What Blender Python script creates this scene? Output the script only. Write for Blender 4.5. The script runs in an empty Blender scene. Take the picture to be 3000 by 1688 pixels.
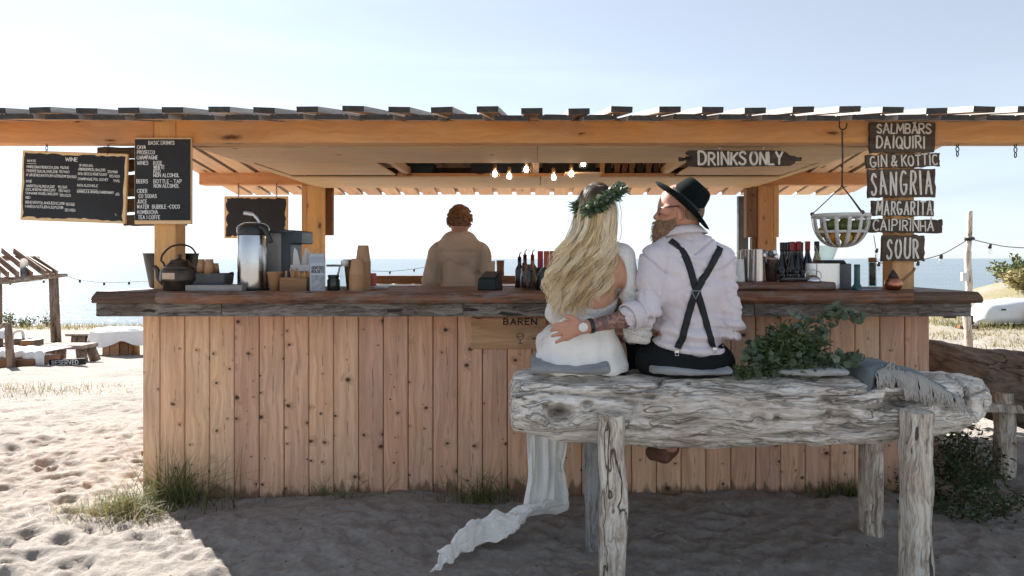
import bpy, bmesh, math, random
import numpy as np
from mathutils import Vector, Matrix, Euler, noise as mnoise

random.seed(7)
RNG = np.random.default_rng(11)
SC = bpy.context.scene

# ------------------------------------------------------------------ camera
CAM_H = 1.38           # eye height above the sand in front of the bar
FPX, VX, VY = 2000.0, 1570.0, 757.0     # focal length and principal point in photo pixels
cam_d = bpy.data.cameras.new('camera')
cam = bpy.data.objects.new('camera', cam_d)
SC.collection.objects.link(cam)
cam.location = (0, 0, CAM_H)
cam.rotation_euler = (math.radians(90), 0, 0)
cam_d.sensor_width = 36.0
cam_d.lens = 24.0
cam_d.shift_x = -70 / 3000
cam_d.shift_y = -87 / 3000
cam_d.clip_end = 20000
SC.camera = cam

# ------------------------------------------------------------------ sky and sun
SUN_EL = math.radians(37)
SUN_AZ = math.radians(-45)      # measured from +Y towards +X: the sun stands behind the bar, to the left
world = bpy.data.worlds.new('World')
SC.world = world
world.use_nodes = True
wn = world.node_tree
wn.nodes.clear()
w_out = wn.nodes.new('ShaderNodeOutputWorld')
w_bg = wn.nodes.new('ShaderNodeBackground')
w_sky = wn.nodes.new('ShaderNodeTexSky')
w_sky.sky_type = 'NISHITA'
w_sky.sun_disc = False
w_sky.sun_elevation = SUN_EL
w_sky.sun_rotation = SUN_AZ
w_sky.air_density = 1.0
w_sky.dust_density = 0.25
w_sky.ozone_density = 1.0
w_hsv = wn.nodes.new('ShaderNodeHueSaturation')
w_hsv.inputs['Saturation'].default_value = 0.42
w_gam = wn.nodes.new('ShaderNodeGamma'); w_gam.inputs['Gamma'].default_value = 0.72     # grade: compresses the bright sky towards the sun
wn.links.new(w_sky.outputs[0], w_gam.inputs['Color'])
wn.links.new(w_gam.outputs[0], w_hsv.inputs['Color'])
w_tint = wn.nodes.new('ShaderNodeMix'); w_tint.data_type = 'RGBA'; w_tint.blend_type = 'MULTIPLY'
w_tint.inputs[0].default_value = 1.0
w_tint.inputs[7].default_value = (0.90, 0.98, 1.08, 1)      # slightly cool, as the whole photograph
# thin drawn-out cirrus over the whole sky
w_tc = wn.nodes.new('ShaderNodeTexCoord')
w_map = wn.nodes.new('ShaderNodeMapping'); w_map.inputs['Scale'].default_value = (1.1, 1.8, 9.0); w_map.inputs['Rotation'].default_value = (0, math.radians(-14), 0)
w_cn = wn.nodes.new('ShaderNodeTexNoise'); w_cn.inputs['Scale'].default_value = 1.6; w_cn.inputs['Detail'].default_value = 7; w_cn.inputs['Distortion'].default_value = 0.5
w_cr = wn.nodes.new('ShaderNodeMapRange'); w_cr.inputs[1].default_value = 0.42; w_cr.inputs[2].default_value = 0.75; w_cr.inputs[3].default_value = 0.98; w_cr.inputs[4].default_value = 1.10
wn.links.new(w_tc.outputs['Generated'], w_map.inputs[0]); wn.links.new(w_map.outputs[0], w_cn.inputs['Vector']); wn.links.new(w_cn.outputs[0], w_cr.inputs[0])
w_cm = wn.nodes.new('ShaderNodeVectorMath'); w_cm.operation = 'SCALE'
wn.links.new(w_hsv.outputs[0], w_cm.inputs[0]); wn.links.new(w_cr.outputs[0], w_cm.inputs['Scale'])
wn.links.new(w_cm.outputs[0], w_tint.inputs[6])
wn.links.new(w_tint.outputs[2], w_bg.inputs['Color'])
w_bg.inputs['Strength'].default_value = 0.080
wn.links.new(w_bg.outputs[0], w_out.inputs['Surface'])

sun_d = bpy.data.lights.new('sun', 'SUN')
sun_d.energy = 4.8
sun_d.angle = math.radians(0.5)
sun_d.color = (1.0, 0.96, 0.91)
sun = bpy.data.objects.new('sun', sun_d)
SC.collection.objects.link(sun)
sdir = Vector((math.sin(SUN_AZ) * math.cos(SUN_EL), math.cos(SUN_AZ) * math.cos(SUN_EL), math.sin(SUN_EL)))
sun.rotation_euler = sdir.to_track_quat('Z', 'Y').to_euler()
sun.location = sdir * 30

SC.view_settings.view_transform = 'Standard'
SC.view_settings.look = 'None'
SC.view_settings.exposure = 1.72
SC.view_settings.gamma = 1.0
SC.view_settings.use_curve_mapping = False
SC.cycles.max_bounces = 8
SC.cycles.transparent_max_bounces = 12
SC.cycles.use_denoising = True
SC.cycles.denoising_prefilter = 'FAST'
SC.cycles.sample_clamp_indirect = 4.0
SC.cycles.caustics_reflective = False
SC.cycles.caustics_refractive = False

# ------------------------------------------------------------------ helpers
def P(px, py, y):
    """photo pixel at distance y in front of the camera -> world point"""
    return Vector(((px - VX) * y / FPX, y, CAM_H - (py - VY) * y / FPX))

def Xp(px, y): return (px - VX) * y / FPX
def Zp(py, y): return CAM_H - (py - VY) * y / FPX

WL = {}      # world location of every object that may be a parent

def props(o, label=None, cat=None, group=None, kind=None):
    if label: o['label'] = label
    if cat: o['category'] = cat
    if group: o['group'] = group
    if kind: o['kind'] = kind
    return o

def thing(name, loc, label, cat, group=None):
    o = bpy.data.objects.new(name, None)
    o.empty_display_size = 0.1
    SC.collection.objects.link(o)
    o.location = loc
    WL[o] = Vector(loc)
    return props(o, label, cat, group)

def put(name, mesh, mat=None, at=(0, 0, 0), rot=None, parent=None, scale=None, **kw):
    o = bpy.data.objects.new(name, mesh)
    SC.collection.objects.link(o)
    at = Vector(at)
    WL[o] = at.copy()
    if parent is not None:
        o.parent = parent
        o.location = at - WL[parent]
    else:
        o.location = at
    if rot is not None: o.rotation_euler = rot
    if scale is not None: o.scale = scale
    if mat is not None and len(mesh.materials) == 0:
        mesh.materials.append(mat)
    return props(o, **kw)

class MB:
    """collects shapes into one mesh"""
    def __init__(s):
        s.v = []; s.f = []; s.smooth = []; s.mi = []
    def raw(s, vs, fs, smooth=False, mi=0):
        b = len(s.v)
        s.v.extend([tuple(p) for p in vs])
        s.f.extend([tuple(i + b for i in f) for f in fs])
        s.smooth.extend([smooth] * len(fs)); s.mi.extend([mi] * len(fs))
        return s
    def box(s, c, d, rot=None, mi=0, taper=1.0):
        hx, hy, hz = d[0] / 2, d[1] / 2, d[2] / 2
        R = Euler(rot).to_matrix() if rot is not None else None
        vs = []
        for z in (-1, 1):
            t = taper if z > 0 else 1.0
            for (x, y) in ((-1, -1), (1, -1), (1, 1), (-1, 1)):
                p = Vector((x * hx * t, y * hy * t, z * hz))
                if R: p = R @ p
                vs.append(p + Vector(c))
        fs = [(0, 3, 2, 1), (4, 5, 6, 7), (0, 1, 5, 4), (1, 2, 6, 5), (2, 3, 7, 6), (3, 0, 4, 7)]
        return s.raw(vs, fs, False, mi)
    def tube(s, path, rad, n=8, cap=True, smooth=True, mi=0, flat=1.0, twist=0.0):
        path = [Vector(p) for p in path]
        m = len(path)
        if not hasattr(rad, '__len__'): rad = [rad] * m
        vs = []; fs = []
        t0 = (path[1] - path[0]).normalized()
        up = Vector((0, 0, 1)) if abs(t0.z) < 0.9 else Vector((1, 0, 0))
        u = t0.cross(up).normalized()
        for i in range(m):
            t = (path[min(i + 1, m - 1)] - path[max(i - 1, 0)])
            t = t.normalized() if t.length > 1e-9 else t0
            u = (u - t * u.dot(t))
            u = u.normalized() if u.length > 1e-9 else t.orthogonal().normalized()
            w = t.cross(u)
            for k in range(n):
                a = 2 * math.pi * k / n + twist
                vs.append(path[i] + (u * math.cos(a) + w * math.sin(a) * flat) * rad[i])
        for i in range(m - 1):
            for k in range(n):
                k2 = (k + 1) % n
                fs.append((i * n + k, i * n + k2, (i + 1) * n + k2, (i + 1) * n + k))
        b = len(s.v)
        s.raw(vs, fs, smooth, mi)
        if cap:
            s.f.append(tuple(b + k for k in reversed(range(n)))); s.smooth.append(False); s.mi.append(mi)
            s.f.append(tuple(b + (m - 1) * n + k for k in range(n))); s.smooth.append(False); s.mi.append(mi)
        return s
    def lathe(s, prof, n=24, c=(0, 0, 0), M=None, smooth=True, mi=0, closed=False):
        """prof: list of (radius, height)"""
        vs = []; fs = []
        c = Vector(c)
        m = len(prof)
        for (r, z) in prof:
            for k in range(n):
                a = 2 * math.pi * k / n
                p = Vector((r * math.cos(a), r * math.sin(a), z))
                if M is not None: p = M @ p
                vs.append(p + c)
        for i in range(m - 1):
            for k in range(n):
                k2 = (k + 1) % n
                fs.append((i * n + k, i * n + k2, (i + 1) * n + k2, (i + 1) * n + k))
        if closed:
            for k in range(n):
                k2 = (k + 1) % n
                fs.append(((m - 1) * n + k, (m - 1) * n + k2, k2, k))
        b = len(s.v)
        s.raw(vs, fs, smooth, mi)
        if not closed:
            if prof[0][0] > 1e-6:
                s.f.append(tuple(b + k for k in reversed(range(n)))); s.smooth.append(False); s.mi.append(mi)
            if prof[-1][0] > 1e-6:
                s.f.append(tuple(b + (m - 1) * n + k for k in range(n))); s.smooth.append(False); s.mi.append(mi)
        return s
    def prism(s, pts, y0, y1, mi=0):
        """polygon given in (x, z), counter-clockwise seen from -Y, extruded from y0 (near) to y1 (far)"""
        n = len(pts)
        vs = [(p[0], y0, p[1]) for p in pts] + [(p[0], y1, p[1]) for p in pts]
        fs = [tuple(range(n)), tuple(reversed(range(n, 2 * n)))]
        for k in range(n):
            k2 = (k + 1) % n
            fs.append((k, k + n, k2 + n, k2))
        return s.raw(vs, fs, False, mi)
    def sphere(s, c, r, nu=16, nv=10, mi=0, sc=(1, 1, 1), M=None):
        prof = [(max(1e-7, r * math.sin(math.pi * i / nv)), -r * math.cos(math.pi * i / nv)) for i in range(nv + 1)]
        b = len(s.v)
        s.lathe(prof, nu, (0, 0, 0), None, True, mi)
        for i in range(b, len(s.v)):
            p = Vector(s.v[i]); p = Vector((p.x * sc[0], p.y * sc[1], p.z * sc[2]))
            if M is not None: p = M @ p
            s.v[i] = tuple(p + Vector(c))
        return s
    def mesh(s, name, mats=None, bevel=0, seg=1, origin=None):
        me = bpy.data.meshes.new(name)
        v = s.v
        if origin is not None:
            o = Vector(origin); v = [(p[0] - o.x, p[1] - o.y, p[2] - o.z) for p in v]
        me.from_pydata(v, [], s.f)
        me.polygons.foreach_set('use_smooth', s.smooth)
        me.polygons.foreach_set('material_index', s.mi)
        if bevel:
            bm = bmesh.new(); bm.from_mesh(me)
            es = [e for e in bm.edges if len(e.link_faces) == 2 and e.calc_face_angle(0) > 0.5]
            bmesh.ops.bevel(bm, geom=es, offset=bevel, segments=seg, profile=0.5, affect='EDGES', clamp_overlap=True)
            bm.to_mesh(me); bm.free()
        me.update()
        for m in (mats or []): me.materials.append(m)
        return me

def npmesh(name, V, F, smooth=True, mats=None):
    """mesh from numpy arrays: V (n,3), F (m,4) or (m,3)"""
    me = bpy.data.meshes.new(name)
    V = np.asarray(V, np.float32); F = np.asarray(F, np.int32)
    me.vertices.add(len(V)); me.vertices.foreach_set('co', V.ravel())
    k = F.shape[1]
    me.loops.add(F.size); me.loops.foreach_set('vertex_index', F.ravel())
    me.polygons.add(len(F))
    me.polygons.foreach_set('loop_start', np.arange(0, F.size, k, dtype=np.int32))
    me.polygons.foreach_set('loop_total', np.full(len(F), k, np.int32))
    me.polygons.foreach_set('use_smooth', np.full(len(F), smooth, bool))
    me.update(calc_edges=True)
    me.validate()
    for m in (mats or []): me.materials.append(m)
    return me

def set_attr(me, name, vals):
    a = me.attributes.new(name, 'FLOAT', 'POINT')
    a.data.foreach_set('value', np.asarray(vals, np.float32))

def catmull(pts, n=6):
    pts = [Vector(p) for p in pts]
    out = []
    for i in range(len(pts) - 1):
        p0 = pts[max(i - 1, 0)]; p1 = pts[i]; p2 = pts[i + 1]; p3 = pts[min(i + 2, len(pts) - 1)]
        for k in range(n):
            t = k / n
            out.append(0.5 * ((2 * p1) + (p2 - p0) * t + (2 * p0 - 5 * p1 + 4 * p2 - p3) * t * t + (3 * p1 - p0 - 3 * p2 + p3) * t ** 3))
    out.append(pts[-1])
    return out

# value noise in numpy (smooth, tile free)
def _hash(ix, iy, iz, seed):
    h = (ix.astype(np.int64) * 374761393 + iy.astype(np.int64) * 668265263 + iz.astype(np.int64) * 2147483647 + seed * 974711) & 0x7fffffff
    h = ((h ^ (h >> 13)) * 1274126177) & 0x7fffffff
    h = h ^ (h >> 16)
    return (h & 0xffff) / 65535.0
def vnoise(x, y, z=0.0, seed=0):
    x, y, z = np.broadcast_arrays(np.asarray(x, float), np.asarray(y, float), np.asarray(z, float))
    ix, iy, iz = np.floor(x), np.floor(y), np.floor(z)
    fx, fy, fz = x - ix, y - iy, z - iz
    fx = fx * fx * fx * (fx * (fx * 6 - 15) + 10); fy = fy * fy * fy * (fy * (fy * 6 - 15) + 10); fz = fz * fz * fz * (fz * (fz * 6 - 15) + 10)
    r = 0
    for dx in (0, 1):
        wx = fx if dx else 1 - fx
        for dy in (0, 1):
            wy = fy if dy else 1 - fy
            for dz in (0, 1):
                wz = fz if dz else 1 - fz
                r = r + wx * wy * wz * _hash(ix + dx, iy + dy, iz + dz, seed)
    return r * 2 - 1
def fbm(x, y, z=0.0, oct=4, gain=0.5, seed=0):
    a = 1.0; s = 0.0; t = 0.0
    x = np.asarray(x, float); y = np.asarray(y, float); z = np.asarray(z, float)
    for i in range(oct):
        s = s + a * vnoise(x, y, z, seed + i * 17); t += a
        a *= gain; x = x * 2.03 + 11.3; y = y * 2.03 + 5.7; z = z * 2.03 + 3.1
    return s / t
def sstep(a, b, x):
    t = np.clip((np.asarray(x, float) - a) / (b - a), 0, 1)
    return t * t * (3 - 2 * t)

# ------------------------------------------------------------------ materials
class NT:
    def __init__(s, name):
        s.m = bpy.data.materials.new(name); s.m.use_nodes = True
        s.t = s.m.node_tree; s.t.nodes.clear()
        s.out = s.n('ShaderNodeOutputMaterial')
    def n(s, typ, ins=None, **attrs):
        nd = s.t.nodes.new(typ)
        for k, v in attrs.items(): setattr(nd, k, v)
        for k, v in (ins or {}).items(): s.set(nd.inputs[k], v)
        return nd
    def set(s, sock, v):
        if isinstance(v, bpy.types.NodeSocket): s.t.links.new(v, sock)
        elif isinstance(v, bpy.types.Node): s.t.links.new(v.outputs[0], sock)
        else:
            if sock.type == 'RGBA' and hasattr(v, '__len__') and len(v) == 3: v = (*v, 1)
            sock.default_value = v
    def math(s, op, a, b=None, c=None, clamp=False):
        ins = {0: a}
        if b is not None: ins[1] = b
        if c is not None: ins[2] = c
        return s.n('ShaderNodeMath', ins, operation=op, use_clamp=clamp).outputs[0]
    def vmul(s, v, k): return s.n('ShaderNodeVectorMath', {0: v, 1: k}, operation='MULTIPLY').outputs[0]
    def vadd(s, v, k): return s.n('ShaderNodeVectorMath', {0: v, 1: k}, operation='ADD').outputs[0]
    def ramp(s, fac, stops, interp='LINEAR'):
        r = s.n('ShaderNodeValToRGB', {0: fac})
        r.color_ramp.interpolation = interp
        e = r.color_ramp.elements
        while len(e) < len(stops): e.new(0.5)
        for i, (p, c) in enumerate(stops):
            e[i].position = p
            if not hasattr(c, '__len__'): c = (c, c, c)
            e[i].color = (*c, 1) if len(c) == 3 else c
        return r.outputs[0]
    def mix(s, fac, a, b, mode='MIX'):
        m = s.n('ShaderNodeMix', data_type='RGBA', blend_type=mode)
        s.set(m.inputs[0], fac); s.set(m.inputs[6], a); s.set(m.inputs[7], b)
        return m.outputs[2]
    def noise(s, vec, scale, detail=4, rough=0.55, dist=0.0, dim='3D'):
        return s.n('ShaderNodeTexNoise', {'Vector': vec, 'Scale': scale, 'Detail': detail, 'Roughness': rough, 'Distortion': dist}, noise_dimensions=dim).outputs[0]
    def coord(s, kind='Object', rnd=True):
        tc = s.n('ShaderNodeTexCoord').outputs[kind]
        if not rnd: return tc
        r = s.n('ShaderNodeObjectInfo').outputs['Random']
        k = s.math('MULTIPLY', r, 37.0)
        cx = s.n('ShaderNodeCombineXYZ', {0: k, 1: k, 2: k})
        return s.vadd(tc, cx.outputs[0])
    def rand(s): return s.n('ShaderNodeObjectInfo').outputs['Random']
    def bump(s, h, strength=0.3, dist=0.01, nrm=None):
        b = s.n('ShaderNodeBump', {'Strength': strength, 'Distance': dist, 'Height': h})
        if nrm is not None: s.set(b.inputs['Normal'], nrm)
        return b.outputs[0]
    def bsdf(s, color, rough=0.6, metal=0.0, normal=None, spec=0.5, **kw):
        b = s.n('ShaderNodeBsdfPrincipled', {'Base Color': color, 'Roughness': rough, 'Metallic': metal, 'Specular IOR Level': spec})
        if normal is not None: s.set(b.inputs['Normal'], normal)
        for k, v in kw.items(): s.set(b.inputs[k.replace('_', ' ')], v)
        s.t.links.new(b.outputs[0], s.out.inputs[0])
        return b

def mat_plain(name, col, rough=0.6, metal=0.0, var=0.12, scale=8.0, bump=0.15, bscale=120.0, spec=0.5, **kw):
    t = NT(name)
    c = t.coord()
    n1 = t.noise(c, scale, 5)
    n2 = t.noise(c, bscale, 3)
    lo = tuple(max(0, x * (1 - var * 1.6)) for x in col); hi = tuple(min(1, x * (1 + var)) for x in col)
    colr = t.ramp(n1, [(0.3, lo), (0.7, hi)])
    rr = t.math('MULTIPLY_ADD', n1, 0.25, rough - 0.12, clamp=True)
    t.bsdf(colr, rr, metal, t.bump(n2, bump, 0.003) if bump else None, spec, **kw)
    return t.m

def mat_wood(name, light, dark, axis='Z', knots=0.5, kcol=(0.05, 0.025, 0.015), rough=0.65, var=0.22, grain=1.0, stain=None, bump=0.25, kscale=(8.0, 9.0), weather=0.0):
    """sawn softwood: long grain along the axis, knots, slight differences from board to board"""
    t = NT(name)
    c = t.coord()
    sep = t.n('ShaderNodeSeparateXYZ', {0: c})
    comp = {'X': sep.outputs[0], 'Y': sep.outputs[1], 'Z': sep.outputs[2]}
    along = comp[axis]
    oth = [comp[k] for k in 'XYZ' if k != axis]
    across = t.math('ADD', oth[0], oth[1])
    across2 = t.math('SUBTRACT', oth[0], oth[1])
    warp = t.noise(t.n('ShaderNodeCombineXYZ', {0: across, 1: t.math('MULTIPLY', along, 0.8), 2: 0.0}).outputs[0], 3.0, 2)
    kd = t.n('ShaderNodeTexNoise', {'Vector': c, 'Scale': 26.0, 'Detail': 2.0}).outputs['Color']
    kv = t.n('ShaderNodeCombineXYZ', {0: t.math('MULTIPLY', across, kscale[0]), 1: t.math('MULTIPLY', along, kscale[1]), 2: 0.0})
    kv = t.n('ShaderNodeVectorMath', {0: kd, 1: (0.17, 0.12, 0.0), 2: kv.outputs[0]}, operation='MULTIPLY_ADD')
    vor = t.n('ShaderNodeTexVoronoi', {'Vector': kv.outputs[0], 'Scale': 1.0, 'Randomness': 1.0}, voronoi_dimensions='2D')
    d = vor.outputs['Distance']
    vsep = t.n('ShaderNodeSeparateColor', {0: vor.outputs['Color']})
    on = t.math('LESS_THAN', vsep.outputs[0], knots)
    size = t.math('MULTIPLY_ADD', t.math('POWER', vsep.outputs[1], 2.0), 0.12, 0.035)
    near = t.math('DIVIDE', d, size)
    kn = t.math('MULTIPLY', t.math('SUBTRACT', 1.25, near, clamp=True), on)
    kn = t.math('MULTIPLY', kn, 1.25, clamp=True)
    halo = t.math('MULTIPLY', t.math('SUBTRACT', 1.0, t.math('DIVIDE', d, t.math('MULTIPLY', size, 3.6)), clamp=True), on)
    # grain lines bend round the knots
    gx = t.math('ADD', t.math('MULTIPLY', across, 55.0 * grain), t.math('MULTIPLY', warp, 4.5))
    gx = t.math('ADD', gx, t.math('MULTIPLY', halo, 2.5))
    gv = t.n('ShaderNodeCombineXYZ', {0: gx, 1: t.math('MULTIPLY', along, 1.6), 2: t.math('MULTIPLY', across2, 12.0)})
    g1 = t.noise(gv.outputs[0], 1.0, 5, 0.62)
    g2 = t.noise(t.n('ShaderNodeCombineXYZ', {0: t.math('MULTIPLY', across, 260.0), 1: t.math('MULTIPLY', along, 9.0), 2: 0.0}).outputs[0], 1.0, 3)
    big = t.noise(c, 2.2, 4)
    fac = t.math('ADD', t.math('MULTIPLY', g1, 0.75), t.math('MULTIPLY', g2, 0.25))
    col = t.ramp(fac, [(0.34, dark), (0.5, tuple((a + b) / 2 for a, b in zip(light, dark))), (0.62, light)])
    v = t.math('MULTIPLY_ADD', t.rand(), var, 1 - var / 2)
    v = t.math('MULTIPLY', v, t.math('MULTIPLY_ADD', big, 0.45, 0.78))
    hs = t.n('ShaderNodeHueSaturation', {'Hue': t.math('MULTIPLY_ADD', t.rand(), 0.016, 0.492), 'Saturation': t.math('MULTIPLY_ADD', big, 0.4, 0.8), 'Value': v, 'Color': col})
    col = hs.outputs[0]
    if weather:
        wmask = t.ramp(t.noise(t.vmul(c, (7.0, 14.0, 22.0)), 1.0, 6, 0.68), [(0.46, 0.0), (0.64, 1.0)])
        col = t.mix(t.math('MULTIPLY', wmask, weather), col, (0.20, 0.19, 0.18))
    col = t.mix(t.math('MULTIPLY', halo, 0.35), col, tuple(x * 0.45 for x in dark))
    col = t.mix(kn, col, kcol)
    if stain:      # resin line and small knots down the heart of each board
        oc0 = t.n('ShaderNodeSeparateXYZ', {0: t.coord('Object', False)})
        wob = t.noise(t.vmul(c, (1.0, 1.0, 3.0)), 1.0, 3)
        hx = t.math('ABSOLUTE', t.math('SUBTRACT', t.math('ADD', oc0.outputs[0], oc0.outputs[1]), t.math('MULTIPLY_ADD', wob, 0.07, -0.035)))
        on2 = t.ramp(t.noise(t.vmul(c, (1.0, 1.0, 16.0)), 1.0, 3), [(0.50, 0.0), (0.62, 1.0)])
        hm = t.math('MULTIPLY', t.ramp(hx, [(0.0008, 1.0), (0.004, 0.0)]), on2)
        col = t.mix(t.math('MULTIPLY', hm, 0.75), col, (0.13, 0.065, 0.035))
    if stain:      # damp, rotted feet of the boards: a ragged edge a hand's width above the sand
        oc = t.coord('Object', False)
        sp = t.n('ShaderNodeSeparateXYZ', {0: oc})
        nz = t.noise(t.vmul(c, (22.0, 22.0, 5.0)), 1.0, 4, 0.6)
        nb = t.noise(t.vmul(c, (2.0, 2.0, 0.4)), 1.0, 2)
        edge = t.math('MULTIPLY', t.math('MULTIPLY', nz, nb), stain)
        sm = t.ramp(t.math('SUBTRACT', sp.outputs[2], edge), [(0.0, 1.0), (0.035, 0.0)])
        col = t.mix(t.math('MULTIPLY', sm, 0.7), col, (0.07, 0.04, 0.025))
    h = t.math('ADD', t.math('MULTIPLY', fac, 1.0), t.math('MULTIPLY', kn, 0.4))
    t.bsdf(col, t.math('MULTIPLY_ADD', g1, 0.2, rough - 0.1), 0, t.bump(h, bump, 0.004), 0.3)
    return t.m

def mat_drift(name, light=(0.56, 0.53, 0.49), mid=(0.36, 0.33, 0.30), dark=(0.05, 0.04, 0.035), axis='X', brown=(0.28, 0.17, 0.10), scale=1.0, brownk=0.4, bump=0.8, pits=True, splits=0.9):
    """silver grey weathered timber with cracks and worm holes"""
    t = NT(name)
    c = t.coord()
    st = {'X': (4.0, 42, 42), 'Y': (42, 4.0, 42), 'Z': (40, 40, 3.6)}[axis]
    wv = t.n('ShaderNodeTexNoise', {'Vector': c, 'Scale': 3.2, 'Detail': 3.0}).outputs['Color']
    cw = t.n('ShaderNodeVectorMath', {0: wv, 1: (0.10, 0.10, 0.10), 2: c}, operation='MULTIPLY_ADD').outputs[0]
    v = t.vmul(cw, tuple(k * scale for k in st))
    n1 = t.noise(v, 1.0, 7, 0.62, 1.0)
    n2 = t.noise(t.vmul(v, (3.5, 3.5, 3.5)), 1.0, 5, 0.6, 0.4)
    big = t.noise(t.vmul(c, (3.2, 3.2, 3.2)), 1.0, 4, 0.6)
    col = t.ramp(t.math('ADD', t.math('MULTIPLY', n1, 0.6), t.math('MULTIPLY', n2, 0.4)), [(0.35, dark), (0.41, tuple(x * 0.62 for x in mid)), (0.475, mid), (0.56, light)])
    bm = t.math('MULTIPLY', t.ramp(big, [(0.50, 0.0), (0.68, 1.0)]), brownk)
    col = t.mix(bm, col, brown, 'MIX')
    # long thin splits that follow the grain, and uneven worm holes, their darkness put into the colour
    n4 = t.noise(t.vmul(v, (0.22, 0.22, 0.22)), 1.0, 4, 0.55, 0.8)
    n5 = t.noise(t.vmul(v, (0.5, 0.5, 0.5)), 1.0, 3, 0.5, 0.6)
    sp1 = t.ramp(t.math('ABSOLUTE', t.math('SUBTRACT', n4, 0.5)), [(0.003, 1.0), (0.014, 0.0)])
    sp2 = t.math('MULTIPLY', t.ramp(t.math('ABSOLUTE', t.math('SUBTRACT', n5, 0.47)), [(0.002, 1.0), (0.010, 0.0)]), t.ramp(big, [(0.45, 0.0), (0.6, 1.0)]))
    smask = t.ramp(t.noise(t.vmul(v, (0.10, 0.10, 0.10)), 1.0, 3), [(0.50, 0.0), (0.60, 1.0)])
    sp1 = t.math('MULTIPLY', sp1, t.math('MULTIPLY_ADD', smask, 0.85, 0.15))
    spl = t.math('MAXIMUM', sp1, t.math('MULTIPLY', sp2, 0.6))
    wv2 = t.n('ShaderNodeTexVoronoi', {'Vector': t.vmul(v, (1.1, 1.1, 1.1)), 'Scale': 1.0})
    ws = t.n('ShaderNodeSeparateColor', {0: wv2.outputs['Color']})
    wh = t.math('MULTIPLY', t.math('LESS_THAN', wv2.outputs['Distance'], t.math('MULTIPLY', t.math('POWER', ws.outputs[1], 3.0), 0.5)), t.math('LESS_THAN', ws.outputs[0], t.math('MULTIPLY', big, 0.5)))
    spl = t.math('MAXIMUM', spl, wh)
    col = t.mix(t.math('MULTIPLY', spl, splits), col, dark)
    h = t.math('SUBTRACT', t.math('ADD', n1, t.math('MULTIPLY', n2, 0.5)), t.math('MULTIPLY', spl, 0.7))
    if pits:
        pv = t.vmul(c, tuple(k * scale for k in {'X': (26, 60, 60), 'Y': (60, 26, 60), 'Z': (60, 60, 22)}[axis]))
        vor = t.n('ShaderNodeTexVoronoi', {'Vector': pv, 'Scale': 1.0})
        vs = t.n('ShaderNodeSeparateColor', {0: vor.outputs['Color']})
        on = t.math('LESS_THAN', vs.outputs[0], t.math('MULTIPLY', big, 0.30))
        pm = t.math('MULTIPLY', t.math('LESS_THAN', vor.outputs['Distance'], 0.30), on)
        col = t.mix(pm, col, dark)
        h = t.math('SUBTRACT', h, t.math('MULTIPLY', pm, 0.8))
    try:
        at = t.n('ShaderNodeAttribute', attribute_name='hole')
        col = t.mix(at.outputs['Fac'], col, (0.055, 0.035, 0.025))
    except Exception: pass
    t.bsdf(col, 0.85, 0, t.bump(h, bump, 0.012), 0.15)
    return t.m

PINE_BEAM = mat_wood('pine_beam', (0.78, 0.43, 0.18), (0.64, 0.30, 0.11), 'X', 0.30, (0.14, 0.05, 0.02), grain=0.5, kscale=(9, 2.2), bump=0.1)
PINE_POST = mat_wood('pine_post', (0.76, 0.44, 0.19), (0.60, 0.31, 0.12), 'Z', 0.35, (0.16, 0.06, 0.025), grain=0.6, kscale=(9, 4), bump=0.1)
PINE_PANEL = mat_wood('pine_panel', (0.82, 0.52, 0.345), (0.54, 0.31, 0.19), 'Z', 0.5, (0.055, 0.028, 0.018), grain=0.8, kscale=(9, 11), var=0.26, stain=0.42)
PINE_ROOF = mat_wood('pine_roof', (0.80, 0.54, 0.34), (0.66, 0.41, 0.23), 'Y', 0.35, (0.20, 0.09, 0.05), grain=0.6, kscale=(8, 3))
PLYWOOD = mat_wood('plywood', (0.82, 0.58, 0.34), (0.69, 0.45, 0.23), 'X', 0.03, grain=0.9, bump=0.05, var=0.1)
ROOF_SILVER = mat_wood('roof_board_silver', (0.42, 0.40, 0.38), (0.26, 0.24, 0.225), 'Y', 0.1, (0.06, 0.05, 0.04), rough=0.8, var=0.3)
ROOF_GREY = mat_wood('roof_board_grey', (0.075, 0.068, 0.062), (0.03, 0.027, 0.024), 'Y', 0.2, (0.03, 0.02, 0.02), rough=0.85)
COUNTER_WOOD = mat_wood('counter_wood', (0.30, 0.135, 0.07), (0.06, 0.028, 0.019), 'X', 0.35, (0.03, 0.012, 0.008), rough=0.6, kscale=(9, 3), weather=0.6, bump=0.7)
COUNTER_DARK = mat_wood('counter_dark_wood', (0.15, 0.085, 0.055), (0.05, 0.03, 0.022), 'X', 0.3, (0.02, 0.012, 0.008), rough=0.5, kscale=(9, 3), bump=0.4)
GREY_BOARD = mat_drift('grey_board', (0.26, 0.235, 0.215), (0.15, 0.13, 0.115), (0.03, 0.025, 0.022), 'X', (0.10, 0.065, 0.045), 0.9, 0.7, 0.5, False)
DRIFT = mat_drift('driftwood', (0.88, 0.83, 0.75), (0.64, 0.585, 0.51), (0.08, 0.06, 0.045), scale=0.8, brownk=0.35, pits=False, bump=1.0, splits=0.5)
DRIFT_POST = mat_drift('driftwood_post', (0.78, 0.72, 0.63), (0.54, 0.46, 0.37), (0.05, 0.04, 0.03), 'Z', (0.33, 0.21, 0.12), 0.8, 0.55, 1.0, False)
DRIFT_DARK = mat_drift('dark_driftwood', (0.30, 0.25, 0.21), (0.21, 0.17, 0.14), (0.05, 0.04, 0.03), 'Y', (0.19, 0.13, 0.09), 0.4, 0.5, 0.5, False)
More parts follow.
